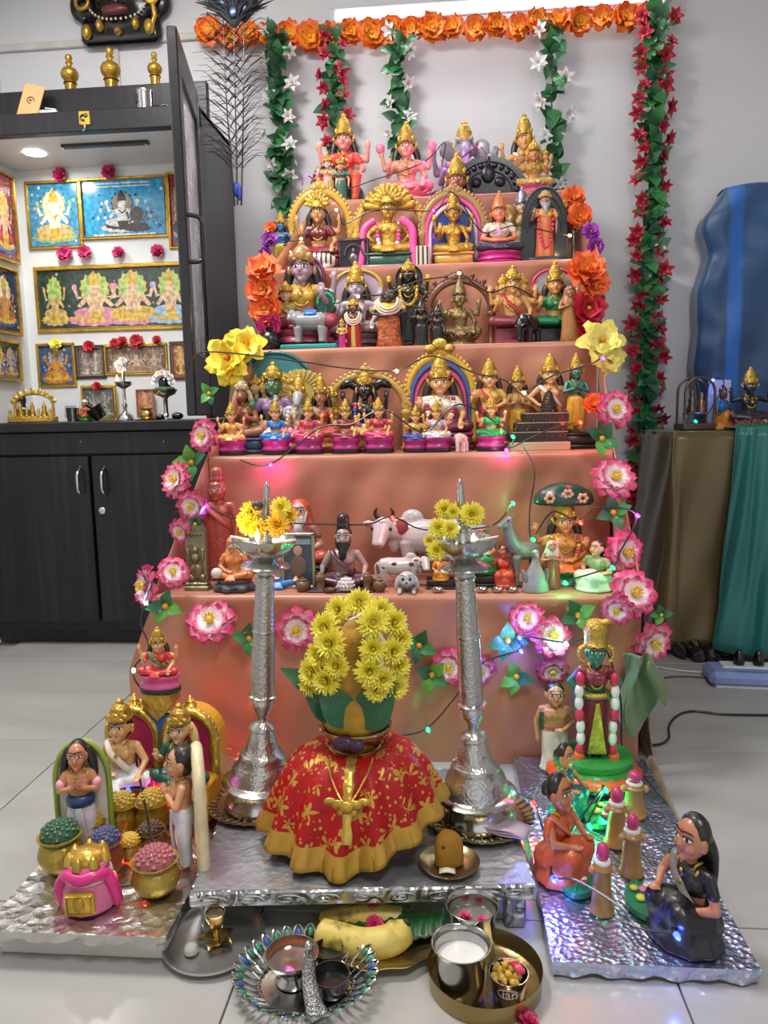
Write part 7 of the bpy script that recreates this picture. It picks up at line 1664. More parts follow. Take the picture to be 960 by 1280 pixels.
lights('string lights with magenta bulbs looped along the top step', [(378, 232, E4), (383, 219, E4, 'm'), (420, 238, E4+.02), (470, 224, E4), (529, 203, E4-.01, 'm'), (556, 178, E4+.06), (555, 211, E4+.05, 'm'), (598, 184, E4+.05, 'm'), (612, 205, E4)])
lights('string lights draped over the gold arches of the fourth step', [(352, 300, D3), (376, 298, D3+.01, 'w'), (420, 262, D3-.01, 'w'), (430, 280, D3), (470, 262, D3), (541, 263, D3-.01, 'm'), (565, 240, D3-.02), (600, 288, D3), (622, 287, D3-.01, 'm'), (650, 282, D3), (711, 294, D3-.01, 'w'), (725, 280, D3+.05)])
lights('string lights draped before the dolls of the third step', [(420, 380, C2), (447, 370, C2-.01, 'w'), (480, 368, C2), (520, 352, C2), (555, 346, C2), (573, 341, C2-.01, 'w'), (610, 365, C2), (640, 358, C2), (668, 372, C2)])
lights('string lights draped before the small goddesses', [(240, 465, B1), (255, 440, B1), (375, 452, B1), (430, 460, B1), (495, 463, B1-.01, 'w'), (540, 445, B1-.02), (590, 465, B1), (630, 475, B1), (654, 490, B1-.01, 'w'), (690, 470, B1), (738, 455, B1), (752, 447, B1-.02, 'm')])
lights('string lights looping over the magenta pedestals', [(300, 575, B1-.03), (338, 580, B1-.03, 'm', 1.5), (400, 535, B1-.01), (440, 530, B1-.02), (480, 512, B1-.01), (530, 540, B1-.02), (575, 505, B1-.01), (640, 545, B1-.01, 'g'), (632, 562, B1-.02, 'm'), (680, 540, B1-.01), (724, 527, B1-.01, 'r')])
lights('string lights hanging behind the white cow', [(220, 640, B1-.1), (256, 632, B1-.14, 'b', 1.6), (300, 650, A0+.1), (400, 655, A0+.12), (460, 655, A0+.1), (490, 646, A0+.08, 'r', .8), (530, 662, A0+.1), (600, 660, A0+.08), (625, 650, A0+.1), (640, 628, A0+.2, 'g', 1.3)])
lights('string lights hanging over the canopied goddess', [(655, 560, B1-.02), (668, 590, A0+.15), (662, 640, A0+.12), (665, 673, A0+.06, 'g', .6), (690, 640, A0+.02), (724, 652, A0+.01, 'r', 1.2), (745, 635, A0), (795, 643, A0, 'm'), (775, 690, A0), (764, 708, A0-.0, 'g', .6), (705, 727, A0+.0, 'g', 1.3)])
lights('string lights hanging over the front cloth', [(182, 752, A0-.05, 'c', .6), (176, 780, A0-.06), (186, 810, A0-.1), (167, 836, A0-.16, 'c', .5), (176, 860, 1.72), (215, 890, 1.74), (268, 930, 1.76, 'r', 2.2), (290, 935, 1.7)])
lights('string lights hanging behind the second lamp', [(500, 920, A0-.06), (534, 910, A0-.08, 'g', .6), (570, 870, A0-.06), (600, 830, A0-.05), (650, 812, A0-.07, 'b', 2.2), (648, 795, A0-.07, 'b', 2), (706, 803, A0-.08, 'c', 1.6), (750, 800, A0-.08), (775, 870, A0-.08), (778, 936, A0-.1, 'g', 1.0), (800, 965, 1.72)])
lights('string lights trailing over the holographic board', [(800, 965, 1.72), (820, 990, 1.66), (835, 1016, 1.6, 'b', 1.2), (760, 1010, 1.6), (735, 1030, 1.5, 'g', 1.6), (755, 985, 1.6, 'g', 2.4), (700, 1060, 1.38), (690, 1095, 1.28, 'b', 1.3), (720, 1100, 1.26), (770, 1130, 1.2), (800, 1160, 1.15), (843, 1165, 1.135, 'b', .5)])
lights('string lights trailing among the treasure pots', [(260, 1000, 1.5), (225, 1060, 1.36), (200, 1010, 1.44, 'g', .8), (176, 1062, 1.33, 'r', 1.5), (150, 1010, 1.45), (160, 985, 1.44, 'b', 1.6), (205, 985, 1.45, 'm', .8), (170, 940, 1.5), (195, 1085, 1.24), (170, 1105, 1.2), (100, 1110, 1.2), (50, 1108, 1.24)])
lights('string light end glowing at the tray of the second lamp', [(620, 985, 1.62), (640, 990, 1.6, 'g', 1.6), (665, 1002, 1.52, 'r', 1.2), (680, 1040, 1.42)])
# ============================================================ inside the niche and on top of the cabinet
NZ = .8872; BY = CY+CD-.0265
def onx(px, py, X):
    d = ray(px, py); return Vector((0, 0, EYE))+d*(X/d.x)
_lay = [0]
def printfig(g, x, z, s, ci, sx_=None):
    "flat printed seated figure: halo, lotus, robe, body, arms, head, crown (material indices ci)"
    sx_ = sx_ or s
    def poly(pts, m):
        _lay[0] += 1; y = -.0004-.00003*(_lay[0] % 60)
        g.mat(m).add([(x+a*sx_, y, z+b*s) for a, b in pts], [tuple(range(len(pts)))])
    cir = lambda cx, cz, rx, rz, n=18: [(cx+rx*math.cos(2*PI*k/n), cz+rz*math.sin(2*PI*k/n)) for k in range(n)]
    zig = lambda cx, cz, rx, rz, n=26: [(cx+rx*(1 if k % 2 else .86)*math.cos(2*PI*k/n), cz+rz*(1 if k % 2 else .8)*math.sin(2*PI*k/n)) for k in range(n)]
    poly(zig(0, .68, .3, .3), ci[4]); poly(cir(0, .68, .25, .26), ci[0]); poly(zig(0, .1, .6, .13), ci[1]); poly(zig(0, .14, .48, .1), ci[4]); poly(cir(0, .23, .44, .11), ci[2]); poly([(-.1, .1), (.1, .1), (.16, .3), (-.16, .3)], ci[4])
    poly([(-.15, .26), (.15, .26), (.13, .36), (.22, .52), (.08, .56), (-.08, .56), (-.22, .52), (-.13, .36)], ci[3])
    for q in (-1, 1): poly([(q*.16, .54), (q*.23, .5), (q*.36, .36), (q*.3, .32), (q*.16, .44)], ci[3]); poly([(q*.18, .52), (q*.36, .48), (q*.42, .66), (q*.36, .66), (q*.31, .53)], ci[3]); poly(cir(q*.39, .7, .05, .06), ci[1])
    poly(cir(0, .65, .1, .12), ci[3]); poly([(-.12, .73), (.12, .73), (.09, .86), (.03, .95), (0, 1.0), (-.03, .95), (-.09, .86)], ci[4]); poly([(-.12, .52), (0, .42), (.12, .52), (.08, .52), (0, .46), (-.08, .52)], ci[4])
def picture(label, corners, cols, figs, frame='gold', fw=.012, rz=0., extra=None):
    "corners: two room points (lower left, upper right); stands rz-turned on the wall behind it"
    a, b = corners; w_ = (b-a).xy.length; h_ = b.z-a.z
    t = thing('framed_picture', label, 'picture', Vector(((a.x+b.x)/2, (a.y+b.y)/2, a.z)), rz)
    g = G()
    for (c, d) in (((0, 0, fw/2), (w_, .016, fw)), ((0, 0, h_-fw/2), (w_, .016, fw)), ((-w_/2+fw/2, 0, h_/2), (fw, .016, h_-2*fw+.001)), ((w_/2-fw/2, 0, h_/2), (fw, .016, h_-2*fw+.001))): g.box(c, d, bev=.003)
    sub(t, 'frame', g, GOLD() if frame == 'gold' else paint(frame, .4), False)
    sub(t, 'frame_bead', G().tube([(-w_/2+fw, -.007, fw), (w_/2-fw, -.007, fw), (w_/2-fw, -.007, h_-fw), (-w_/2+fw, -.007, h_-fw)], .002, 5, True), GOLD2() if frame == 'gold' else paint('#b9b0a0', .3, .6))
    g = G().mat(0); g.add([(-w_/2+fw*.6, 0, fw*.6), (w_/2-fw*.6, 0, fw*.6), (w_/2-fw*.6, 0, h_-fw*.6), (-w_/2+fw*.6, 0, h_-fw*.6)], [(0, 1, 2, 3)])
    rnd = random.Random(int(w_*1e5))
    for i in range(26):
        _lay[0] += 1; cx, cz, q = rnd.uniform(-.5, .5)*(w_-4*fw), h_/2+rnd.uniform(-.5, .5)*(h_-4*fw), rnd.uniform(.003, .008); m_ = rnd.randrange(1, len(cols))
        g.mat(m_).add([(cx+q*math.cos(k*1.05), -.0002, cz+q*math.sin(k*1.05)) for k in range(6)], [tuple(range(6))])
    for (fx, fz, s_, ci) in figs:
        av = w_/2-abs(fx*w_)-fw*1.1; printfig(g, fx*w_, fz*h_, s_*h_, ci, min(s_*h_, av/.6))
    if extra: extra(g, w_, h_)
    sub(t, 'print', g, [paint(c, .15, 0, .02, 30, .5, .5, 55) for c in cols], False)
    return t
def bk(px0, py0, px1, py1, Y=BY): 
    a = at(px0, py1, Y); b = at(px1, py0, Y); return (Vector((a.x, Y, a.z)), Vector((b.x, Y, b.z)))
def textlines(g, w_, h_):
    for i in range(2): g.mat(3).box((0, -.0008, h_*(.9-.05*i)), (w_*.62, .0006, h_*.02))
    g.mat(3).box((0, -.0008, h_*.07), (w_*.7, .0006, h_*.035))
    for s_ in (-1, 1):
        for k in range(3): g.mat(3).ell((s_*(w_*.3-.01*k), -.0008, h_*(.35+.12*k)), (.006, .0005, .008), n=8, k=4)
picture('gold-framed print of a cream elephant-headed deity on blue', bk(37, 224, 99, 313), ['#3f8fb5', '#d8d2b0', '#8fa880', '#c9b27a', '#e2dcc0', '#c9a64a'], [(0, .1, .8, (1, 2, 3, 4, 5))])
picture('gold-framed sky-blue print of a white-robed figure with beads', bk(103, 218, 208, 301), ['#2f9fd2', '#8a8578', '#d9d6ce', '#e2ded8', '#2a2428', '#4a4038'], [(-.02, .12, .68, (1, 2, 2, 3, 4)), (.14, .12, .42, (4, 4, 4, 5, 4))], extra=textlines)
picture('narrow gold-framed red print beside the open door', bk(212, 214, 240, 312), ['#a3302c', '#c9a24a', '#2a5aa0', '#d9b08a', '#1c3a6a', '#c9a24a'], [(-.1, .1, .8, (1, 2, 4, 3, 5))])
picture('wide gold-framed print of four seated deities on dark green', bk(48, 326, 246, 417), ['#2c4038', '#9ab868', '#c98a98', '#b9a06a', '#d2b090', '#c9a64a', '#8fb0c8'], [(-.38, .12, .75, (1, 3, 3, 3, 5)), (-.13, .1, .82, (1, 2, 2, 4, 5)), (.1, .1, .82, (1, 2, 5, 4, 5)), (.33, .1, .82, (1, 6, 6, 4, 5))], fw=.016)
picture('gold-framed print of a standing orange deity on blue', bk(49, 428, 93, 485), ['#3a5a80', '#8a9ab0', '#b9772f', '#c98a3a', '#d09a68', '#c9a64a'], [(0, .1, .85, (1, 2, 2, 3, 5))])
picture('dark wood framed grey print of two figures', bk(96, 431, 131, 474), ['#6a5e56', '#8f8278', '#7a6e68', '#9a8a80', '#b5a498', '#c2b5a5'], [(-.14, .1, .75, (1, 2, 2, 3, 5)), (.16, .1, .75, (1, 2, 2, 4, 5))], frame='#33241c')
picture('gold-framed sepia print of three shrines', bk(132, 428, 209, 470), ['#6d5548', '#8a7260', '#a08470', '#b59a84', '#c2a890', '#9a7c58'], [(-.28, .1, .75, (1, 2, 2, 3, 5)), (0, .1, .75, (1, 2, 2, 4, 5)), (.28, .1, .75, (1, 2, 2, 3, 5))])
picture('brown framed orange print half hidden by the door', bk(214, 426, 244, 475), ['#a0693a', '#b98a4a', '#8a4a2a', '#c9a06a', '#d2b58a', '#c9a64a'], [(-.1, .1, .8, (1, 2, 2, 3, 5))], frame='#5a3a24')
picture('small gold-framed grey print standing behind the silver lamp', bk(104, 481, 145, 527, BY-.03), ['#5a5c5e', '#7a7c78', '#8f8a80', '#b0a894', '#a89c88', '#c0b49c'], [(0, .1, .8, (1, 2, 2, 3, 5))])
picture('copper relief card standing behind the silver bowl stand', bk(172, 486, 192, 522, BY-.04), ['#b5704a', '#c98a60', '#a0603c', '#c99068', '#d2a078', '#d2a078'], [(0, .1, .8, (1, 2, 2, 3, 5))], frame='#b0764c', fw=.004)
XS = CX0+.044
def sd(px0, py0, px1, py1):
    a = onx(px1, py1, XS); b = onx(px1, py0, XS); y0 = CY+.06; y1 = min(a.y, BY-.03)
    return (Vector((XS, y0, a.z)), Vector((XS, y1, b.z)))
picture('gold-framed red print of many figures on the niche side wall', sd(0, 226, 25, 332), ['#7d3038', '#c9a24a', '#a33a3c', '#5a6aa0', '#d0a080', '#c9a64a'], [(-.2, .1, .7, (1, 2, 3, 4, 5)), (.2, .1, .7, (1, 3, 2, 4, 5))], rz=PI/2)
picture('gold-framed print with a garlanded pair on the niche side wall', sd(0, 340, 28, 421), ['#2c3a5a', '#d8d0b8', '#3a4a80', '#b06a3a', '#c98a58', '#c9a64a'], [(.1, .12, .75, (1, 2, 3, 4, 5))], rz=PI/2)
picture('small gold-framed grey-blue print low on the niche side wall', sd(0, 428, 28, 477), ['#3a3c50', '#9a9cb0', '#6a6c80', '#c0c0c8', '#a8a0a0', '#c9a64a'], [(-.15, .1, .75, (1, 2, 2, 3, 5)), (.2, .1, .75, (1, 2, 2, 4, 5))], rz=PI/2)
ROSE = ramp_mat('magenta_rose_petal', [(0, '#8a1044'), (1, '#d02a70')]); ROSER = ramp_mat('red_rose_petal', [(0, '#7a0c18'), (1, '#c8202c')])
for (px, py, lab, m, r_) in ((75, 219, 'magenta rose on the elephant-headed print', ROSE, 9), (136, 216, 'magenta rose on the sky-blue print', ROSE, 9), (81, 318, 'magenta rose tucked on the left end of the wide print', ROSE, 10), (106, 316, 'magenta rose on the wide print near the first rose', ROSE, 9), (148, 316, 'magenta rose on the middle of the wide print', ROSE, 8), (197, 314, 'magenta rose on the wide print near the door', ROSE, 9),
                             (111, 434, 'red rose on the dark wood framed print', ROSER, 8), (144, 430, 'red rose on the corner of the sepia print', ROSER, 7), (153, 427, 'red rose beside the corner of the sepia print', ROSER, 7), (171, 427, 'red rose on the middle of the sepia print', ROSER, 9), (196, 425, 'flat red rose on the right end of the sepia print', ROSER, 6), (121, 483, 'red rose on the small grey print', ROSER, 6), (70, 431, 'yellow blossom hanging on the orange deity print', M_MUM, 8)):
    q = at(px, py, BY-.014 if py < 480 else BY-.044); t = thing('rose' if m is not M_MUM else 'blossom', lab, 'flower', q, 0, 'blossoms on the pictures'); flw(t, 'ruffle', (0, 0, 0), (0, -1, .4), r_*pxs(px, py, BY), m, m if m is not M_MUM else YEL, 'bloom')
# standing things on the worktop
def wt(px, Y): 
    p = at(px, 520, Y); return Vector((p.x, Y, NZ))
def hgt(px, py, Y): return ztop(px, py, Y)-NZ
p = wt(41, 2.93); t = thing('gold_throne', 'openwork gold miniature throne on the cabinet worktop', 'ornament', p)
sub(t, 'base', G().box((0, 0, .012), (.19, .05, .024), bev=.004), GOLD(), False)
for i in range(8): sub(t, 'baluster', G().lathe([(.008, 0), (.009, .004), (.004, .01), (.007, .02), (.003, .034)], (-.085+.024*i, -.018, .022), 10), GOLD())
sub(t, 'back', G().tube([(-.08, .015, .02)]+[(-.08*math.cos(PI*i/14), .015, .07+.045*math.sin(PI*i/14)) for i in range(15)]+[(.08, .015, .02)], .006, 8), GOLD())
for i in range(9): a = PI*(i+.5)/9; sub(t, 'leaf_crest', G().ell((.085*math.cos(a), .012, .075+.05*math.sin(a)), (.01, .004, .014), (0, PI/2-a, 0), n=8, k=5), GOLD())
for i in range(3): sub(t, 'seat_idol', G().lathe([(.012, .024), (.014, .03), (.008, .05), (.009, .06), (.004, .075), (.001, .085)], (-.05+.05*i, 0, 0), 12), GOLD2())
p = wt(29, 3.05); t = thing('stone_bust', 'small black stone bust behind the gold throne', 'figurine', p); sub(t, 'bust', G().lathe([(.03, 0), (.032, .02), (.024, .05), (.012, .07), (.018, .09), (.014, .108), (.002, .115)], n=18), BLK()); sub(t, 'garland', G().tube([(.026*math.cos(2*PI*k/16), .026*math.sin(2*PI*k/16), .052-.006*math.sin(2*PI*k/16)) for k in range(16)], .005, 6, True), paint('#c9b8a0'))
p = wt(91, 2.92); hh = hgt(91, 510, 2.92); t = thing('tumbler', 'small steel tumbler on the cabinet worktop', 'tumbler', p); sub(t, 'cup', G().lathe([(.02, 0), (.021, .001), (.025, hh*.95), (.028, hh), (.026, hh), (.023, hh*.9), (.0005, .01)], n=28, close=False), STEEL()); sub(t, 'water', G().lathe([(.0005, hh*.7), (.0228, hh*.7), (.0228, hh*.69)], n=20), paint('#8a8a88', .1))
p = wt(88, 3.08); t = thing('greeting_card', 'pale grey card leaning behind the small tumbler', 'card', p); o = sub(t, 'card', G().box((0, 0, .04), (.075, .003, .075)), paint('#c2c4c8', .5), False); o.rotation_euler = (-.15, 0, 0); o2 = sub(t, 'card_print', G().box((0, -.002, .042), (.05, .001, .05)), paint('#8a8fa0', .5), False); o2.rotation_euler = (-.15, 0, 0)
fig('tiny clay deity with cream turban on a green base in the niche', wt(107, 2.95), ztop(107, 499, 2.95), skin='#b5623a', dress='#b0502c', crown='turban', crownm=paint('#d8cdb8', .5), ped='round', pedc=('#2f7a34', '#2a5a2c'), hair=None, arms=('lap', 'lap'))
p = wt(127, 2.94); t = thing('mortar', 'black tilted stone mortar on the worktop', 'mortar', p, .4); o = sub(t, 'bowl', G().lathe([(.022, 0), (.026, .004), (.03, .03), (.036, .05), (.033, .05), (.022, .02), (.0005, .015)], n=24, close=False), BLK()); o.rotation_euler = (0, -.6, 0); o.location = (.0, 0, .012); sub(t, 'pestle', G().cap((.0, 0, .03), (-.05, 0, .065), .006, .009, 8), BLK())
p = wt(157, 2.95); hh = hgt(157, 452, 2.95); t = thing('oil_lamp', 'slim silver oil lamp burning on the cabinet worktop', 'oil lamp', p)
sub(t, 'base', G().lathe([(.034, 0), (.035, .004), (.028, .02), (.014, .03), (.008, .036)], n=24), SILVER()); sub(t, 'stem', G().lathe([(.008, .034), (.007, .05), (.011, .06), (.006, .07), (.006, hh*.55)], n=16), SILVER()); sub(t, 'oil_bowl', G().lathe([(.006, hh*.54), (.03, hh*.6), (.034, hh*.66), (.031, hh*.66), (.0005, hh*.6)], n=24, close=False), SILVER()); sub(t, 'finial', G().lathe([(.008, hh*.6), (.006, hh*.8), (.008, hh*.83), (.002, hh)], n=14), SILVER())
sub(t, 'flame', G().lathe([(.0005, 0), (.004, .003), (.005, .009), (.0025, .017), (.0004, .024)], (-.012, -.03, hh*.67), 10), emis('#ffb45a', 9)); lamp('flame_light', 'POINT', p+Vector((-.012, -.04, hh*.78)), .18, (1, .6, .25), .01)
for (dx_, dz_) in ((-.008, .95), (.008, 1.0), (0, .88)): flw(t, 'ruffle', (dx_, -.012, hh*dz_), (0, -1, .3), .02, M_WHITEF, YEL, 'white_blossom')
p = wt(184, 2.93); t = thing('brass_pot', 'little brass pot beside the slim lamp', 'pot', p); sub(t, 'pot', G().lathe([(.018, 0), (.026, .008), (.03, .02), (.024, .034), (.018, .04), (.024, .046), (.021, .046), (.0005, .03)], n=24, close=False), BRASS()); sub(t, 'base_plate', G().lathe([(.0005, -.0002), (.045, 0), (.048, .004), (.0005, .002)], n=30), BRASS())
p = wt(208, 2.95); hh = hgt(208, 487, 2.95); t = thing('bowl_stand', 'silver footed bowl holding a black stone with white flowers', 'bowl', p)
sub(t, 'foot', G().lathe([(.036, 0), (.037, .004), (.014, .014), (.009, .03), (.009, hh*.7), (.018, hh*.78)], n=24), SILVER()); sub(t, 'bowl', G().lathe([(.012, hh*.75), (.04, hh*.85), (.052, hh), (.05, hh), (.036, hh*.88), (.0005, hh*.85)], n=30, close=False), SILVER()); sub(t, 'stone', G().ell((0, 0, hh+.022), (.024, .024, .034)), BLK()); sub(t, 'leaves', G().ell((0, 0, hh+.002), (.042, .04, .012)), paint('#3a5a3c', .6))
for i in range(7): a = PI*i/6; flw(t, 'ruffle', (.034*math.cos(a), -.012, hh+.028+.034*math.sin(a)), (0, -1, .3), .016, M_WHITEF, YEL, 'white_blossom')
for (px, s_, lab) in ((200, .014, 'black pebble at the foot of the silver bowl'), (222, .018, 'larger black pebble by the open door')):
    t = thing('pebble', lab, 'stone', wt(px, 2.88)); sub(t, 'stone', G().ell((0, 0, s_*.8), (s_*1.3, s_, s_*.8)), BLK()); sub(t, 'red_mark', G().ell((0, -s_, s_), (.004, .002, .003)), RED())
# ------------------------------------------------ on top of the cabinet
for (px, pyb, pyt, lab) in ((88, 106, 72, 'smallest brass vase finial on the cabinet top'), (139, 102, 63, 'tallest brass vase finial on the cabinet top'), (194, 97, 68, 'brass vase finial on the cabinet top beside the steel tin')):
    q = at(px, pyb, CY+.2); k = pxs(px, pyb, CY+.2); hh = (pyb-pyt)*k
    t = thing('brass_finial', lab, 'ornament', Vector((q.x, CY+.2, 2.0055)), 0, 'brass finials'); z0 = q.z-2.0055
    sub(t, 'foot', G().lathe([(hh*.22, 0), (hh*.24, .004), (hh*.16, z0*.5), (hh*.2, z0+.001)], n=20), GOLD2()); sub(t, 'body', G().lathe([(hh*.2, z0), (hh*.24, z0+hh*.04), (hh*.18, z0+hh*.1), (hh*.28, z0+hh*.22), (hh*.31, z0+hh*.36), (hh*.24, z0+hh*.5), (hh*.1, z0+hh*.58), (hh*.08, z0+hh*.66), (hh*.13, z0+hh*.72), (hh*.08, z0+hh*.77), (hh*.13, z0+hh*.88), (hh*.1, z0+hh*.97), (.001, z0+hh)], n=24), GOLD2())
q = at(30, 139, CY+.05); t = thing('wooden_card', 'light wooden card with a small printed motif leaning on the cabinet top', 'card', Vector((q.x, CY+.06, 2.006)), .1)
o = sub(t, 'card', G().box((0, 0, .07), (.075, .006, .14), bev=.002), paint('#c9a06a', .6, 0, .1, 30, .1), False); o.rotation_euler = (-.25, .22, 0); o2 = sub(t, 'motif', G().tube([(.012*math.cos(a), -.004, .075+.012*math.sin(a)*1.1) for a in [k*.7 for k in range(8)]], .002, 5).ell((0, -.004, .075), (.005, .001, .005)), paint('#6a4a2c')); o2.rotation_euler = (-.25, .22, 0)
q = at(58, 133, CY+.05); t = thing('paper_packet', 'small crumpled white paper packet on the cabinet ledge', 'packet', Vector((q.x, CY+.07, 2.006))); sub(t, 'packet', G().box((0, 0, .014), (.07, .04, .028), bev=.006).box((.01, -.004, .03), (.04, .03, .006), (.1, .1, .2), bev=.002), paint('#b9bcc0', .5, 0, .6, 40), False)
q = at(179, 130, CY+.05); t = thing('steel_tin', 'ribbed steel tin with a dark label on the cabinet ledge', 'tin', Vector((q.x, CY+.07, 2.006))); sub(t, 'tin', G().lathe([(.03, 0), (.032, .002)]+[(.032-.001*(i % 2), .008+.008*i) for i in range(9)]+[(.032, .08), (.028, .084), (.0005, .084)], n=32), STEEL()); sub(t, 'label', G().box((-.024, -.0215, .045), (.018, .004, .03), (0, 0, -.8)), paint('#2a2a30'), False)
q = at(204, 127, CY+.05); t = thing('wire_coil', 'small coil of silver foil ribbon on the cabinet ledge', 'coil', Vector((q.x, CY+.06, 2.006)))
for i in range(3): sub(t, 'loop', G().tube([((.022-.003*i)*math.cos(a), .006*i, .003+(.02-.003*i)*math.sin(a)) for a in [PI*k/10 for k in range(11)]], .0025, 6), SILVER())
# ------------------------------------------------ wall mask
q = at(148, 18, WY-.05); k = pxs(148, 18, WY); t = thing('goddess_mask', 'black and gold painted goddess face mask hung above the cabinet', 'mask', Vector((q.x, WY-.035, q.z)))
def mk_():
    g = G(); g.ell((0, .01, .08), (.15, .045, .16)); g.box((0, .005, -.06), (.34, .05, .1), bev=.02); g.ell((0, -.045, .08), (.03, .03, .045)); g.ell((0, -.03, .0), (.07, .03, .03))
    for s_ in (-1, 1): g.ell((s_*.17, .01, .05), (.045, .03, .06))
    return blend(g, 'mask', .012, 3)
put('face', mk_(), BLK(), t)
sub(t, 'lips', G().ell((0, -.055, .0), (.055, .016, .02)), paint('#6a2a30', .35))
g = G()
for i in range(17): a = -1.35+2.7*i/16; g.ell((.12*math.sin(a), -.045+.02*abs(math.sin(a)), .045-.075*math.cos(a)), .006, n=6, k=4)
sub(t, 'bead_string', g, paint('#d8cdb8', .3))
for (x, z, r1, r2) in ((-.075, -.045, .016, .024), (0, -.07, .016, .016), (.075, -.045, .016, .024), (-.13, -.065, .02, .03), (.13, -.06, .022, .03), (-.075, .06, .014, .014), (.075, .06, .014, .014)): sub(t, 'gold_boss', G().ell((x, -.03, z), (r1, .02, r2)), GOLD())
sub(t, 'eyelet_rim', G().tube([(-.14+.026*math.cos(2*PI*k_/20), -.035, .045+.026*math.sin(2*PI*k_/20)) for k_ in range(20)], .009, 8, True), GOLD()); sub(t, 'gold_scroll', G().tube([(.15+(.042-.0013*k_)*math.cos(k_*.42), -.035, .06+(.05-.0015*k_)*math.sin(k_*.42)) for k_ in range(27)]+[(.155, -.03, -.02), (.14, -.03, -.06)], .009, 8), GOLD())
# ------------------------------------------------ peacock feathers tied to the cabinet corner
q = at(296, 235, 2.9); t = thing('peacock_feathers', 'bundle of dark peacock feathers tied upright at the cabinet corner', 'feathers', q)
top = at(292, 8, 2.9)-q
DK = paint('#131216', .6); 
for j, (dx_, dy_) in enumerate(((0, 0), (.012, .01), (-.014, .012))):
    e = top+Vector((dx_*3, dy_, .02*j)); P = spline([(dx_, dy_, -.06), tuple(e*.5+Vector((dx_, 0, 0))), tuple(e)], 10)
    sub(t, 'quill', G().tube(P, [.0035-.002*i/len(P) for i in range(len(P))], 6), paint('#2a292c', .5))
    g = G()
    for i in range(46):
        f_ = .22+.78*i/46; o_ = P[min(len(P)-2, int(f_*(len(P)-1)))]; dr = (P[-1]-P[0]).normalized()
        for s_ in (-1, 1):
            L = .125*(1-.45*f_)*random.uniform(.6, 1.15); d1 = Vector((s_*1, random.uniform(-.5, .3), .0)).normalized(); g.tube([o_, o_+(d1*.45+dr*.55)*L*.6, o_+(d1*.8+dr*.75)*L*.9, o_+(d1*1.05+dr*.6)*L*1.05], [.0013, .0012, .001, .0005], 4)
    o = sub(t, 'barbs', g, DK); o['kind'] = 'stuff'
    def eyef(g2, c, s_): 
        for i in range(26): a = 2*PI*i/26; g2.tube([c, c+Vector((.6*math.cos(a), -.1, math.sin(a)))*s_*.6, c+Vector((.72*math.cos(a), -.05, 1.0*math.sin(a)))*s_], [.004, .004, .0008], 5)
    g2 = G()
    for i in range(34):
        a = PI*(.02+.96*i/33); c = e+Vector((0, 0, -.07)); L = .1*random.uniform(.8, 1.1); d1 = Vector((.75*math.cos(a), random.uniform(-.25, .1), .6+.8*math.sin(a)))
        g2.tube([c, c+d1*L*.6, c+d1*L+Vector((.3*math.cos(a)*L, 0, -.1*L))], [.0045, .005, .001], 5)
    sub(t, 'eye_plume', g2, DK)
    sub(t, 'eye_spot', G().ell(tuple(e+Vector((0, -.012, -.02))), (.02, .005, .026)), paint('#1c2c4a', .3, .5))
sub(t, 'blue_tie', G().ell((.0, 0, -.005), (.014, .014, .03)).ell((.012, -.012, -.02), (.008, .006, .03)), paint('#1f4aa8', .5))
# ------------------------------------------------ right table top
TZ1 = TZ+.0095
def rt_(px, Y):
    p = at(px, 520, Y); return Vector((p.x, Y, TZ1))
p = rt_(876, 2.95); hh = ztop(868, 472, 2.95)-TZ1; CU = paint('#6a5648', .3, .7, .2, 40, .3)
t = thing('swing_shrine', 'bronze arched swing shrine with openwork figures on the gold-clothed table', 'shrine', p, .1)
sub(t, 'base', G().box((0, 0, .012), (.17, .09, .024), bev=.004), paint('#5a2a24', .4), False)
for s_ in (-1, 1): sub(t, 'arch', G().tube([(-.075, s_*.035, .02)]+[(-.02-.055*math.cos(PI*i/12), s_*.035, hh-.055+.055*math.sin(PI*i/12)) for i in range(13)]+[(.035, s_*.035, .02)], .005, 8), CU)
sub(t, 'cross_bar', G().cap((-.02, -.036, hh), (-.02, .036, hh), .004, .004, 8), CU); sub(t, 'swing_seat', G().box((-.02, 0, .06), (.08, .05, .008), bev=.002), CU, False)
for s_ in (-1, 1): sub(t, 'swing_chain', G().cap((-.02+s_*.035, 0, .06), (-.02, 0, hh-.004), .002, .002, 6), CU)
sub(t, 'figure', G().lathe([(.018, .064), (.02, .075), (.012, .095), (.014, .11), (.007, .122), (.01, .135), (.002, .15)], (-.035, 0, 0), 14), CU); sub(t, 'figure', G().lathe([(.018, .064), (.02, .075), (.012, .092), (.013, .105), (.006, .115), (.009, .128), (.002, .14)], (.0, 0, 0), 14), paint('#8a6a4a', .3, .7))
sub(t, 'glass_sheet', G().box((.08, .03, hh*.5), (.085, .003, hh*.9)), GLASS, False)
lights('string lights end lying on the gold-clothed table', [(880, 500, 2.96), (890, 474, 2.94, 'b', 1.2), (905, 480, 2.93), (880, 524, 2.86), (868, 526, 2.84, 'g', .6)])
fig('small blue-topped child doll with orange skirt on the gold-clothed table', rt_(903, 2.93), ztop(903, 481, 2.93), skin='#6a3a28', dress='#c9702a', blouse='#2a6ab0', crown=None, hair='short', arms=('lap', 'reach'), pose='kneel', neck=0, rz=.6, name='child_figurine', wx=.75, wy=.6)
fig('black deity with gold crown on a pink lotus on the side table', rt_(936, 2.9), ztop(936, 458, 2.9), skin='#17151a', dress='#2a2228', arms=('raise', 'raise'), ped='lotus', pedc=('#d03a8a',), neck=2, hair=None)
p = rt_(948, 2.83); t = thing('tinsel_garland', 'fluffy green tinsel garland along the side table edge', 'garland', p)
g = G()
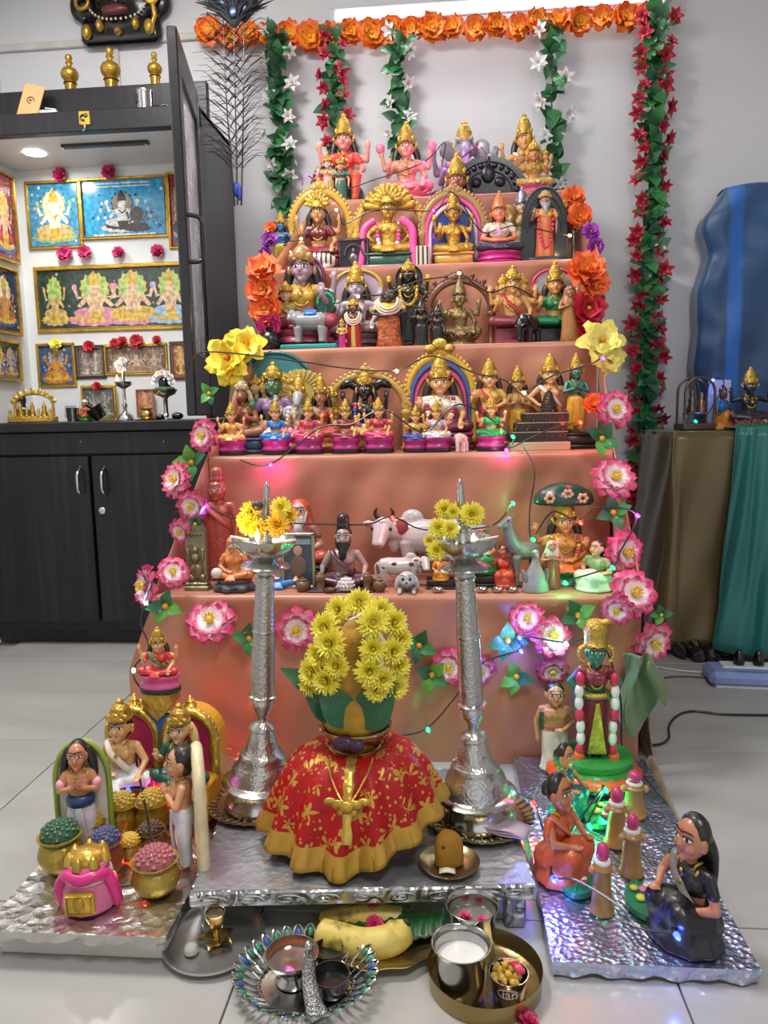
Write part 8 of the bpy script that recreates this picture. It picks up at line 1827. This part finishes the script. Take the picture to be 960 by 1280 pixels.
for i in range(260):
    x = random.uniform(-.075, .3); a = random.uniform(0, 2*PI); L = random.uniform(.012, .024); d = Vector((random.uniform(-.4, .4), math.cos(a), abs(math.sin(a)))); c = Vector((x, 0, .016)); g.tube([c, c+d*L], [.0012, .0006], 4)
o = sub(t, 'tinsel', g, paint('#3f8a5a', .35)); o['kind'] = 'stuff'; sub(t, 'core', G().cap((-.075, 0, .014), (.3, 0, .014), .008, .008, 8), M_LEAFD)
sub(t, 'pink_bloom', G().ell((.1, -.01, .02), (.02, .014, .012)), paint('#d88aa8'))
# ------------------------------------------------ floor at the right: power strip, plugs, cables, dark bag
p = on(928, 862, .0); t = thing('power_strip', 'lavender-blue extension box with white socket panel and two plugs', 'power strip', p+Vector((.06, .06, 0)), -.1)
sub(t, 'case', G().box((0, 0, .026), (.3, .13, .05), bev=.016), paint('#7f93c4', .4), False); sub(t, 'socket_panel', G().box((-.0, .02, .052), (.2, .06, .006), bev=.002), paint('#d8dade', .4), False); sub(t, 'groove', G().box((.03, -.045, .051), (.2, .01, .003)), paint('#6a7db0', .4), False); sub(t, 'foot', G().box((0, 0, .004), (.26, .11, .008)), paint('#d0d0d0'), False)
for x in (-.045, .015): pl_ = sub(t, 'plug', G().lathe([(.016, .055), (.018, .06), (.016, .085), (.009, .1), (.004, .105)], (x, .02, 0), 14), BLK())
def cable(label, pts, m, r=.0035):
    P = [on(x, y, .004) for x, y in pts]; t = thing('cable', label, 'cable', P[0]); sub(t, 'cord', G().tube([q-P[0] for q in spline(P, 8)], r, 7), m); sub(t, 'end_sleeve', G().cap((0, 0, 0), tuple((P[1]-P[0]).normalized()*.02), r*1.6, r*1.3, 7), m)
cable('black cable curving over the tiles from the stand', [(806, 932), (826, 930), (836, 922), (836, 908), (846, 895), (866, 889), (905, 893), (965, 894)], BLK())
cable('thin grey-white cable running to the power strip', [(812, 832), (840, 837), (870, 840), (896, 842)], paint('#c2c2c0', .5))
cable('dark thin cable lying behind the white one', [(815, 850), (840, 846), (870, 846), (900, 850)], paint('#4a4846', .5), .0025)
p = on(880, 822, .0); t = thing('plastic_bag', 'crumpled black plastic bag under the gold tablecloth', 'bag', p)
def bagm():
    g = G()
    for i in range(14): a = i*2.4; g.ell((.09*math.cos(a)*(.3+i/14), .04*math.sin(a), .022+.01*math.sin(i*1.7)), (.04, .028, .022+.008*math.sin(i*3)), (i, i*.7, i*1.3), n=7, k=5)
    return g.mesh('bag', False)
put('bag', bagm(), paint('#1c1b1a', .25, 0, .6, 60), t); sub(t, 'knot', G().lathe([(.012, .03), (.008, .045), (.02, .06), (.012, .07)], (.03, -.02, 0), 9), paint('#22211f', .3))
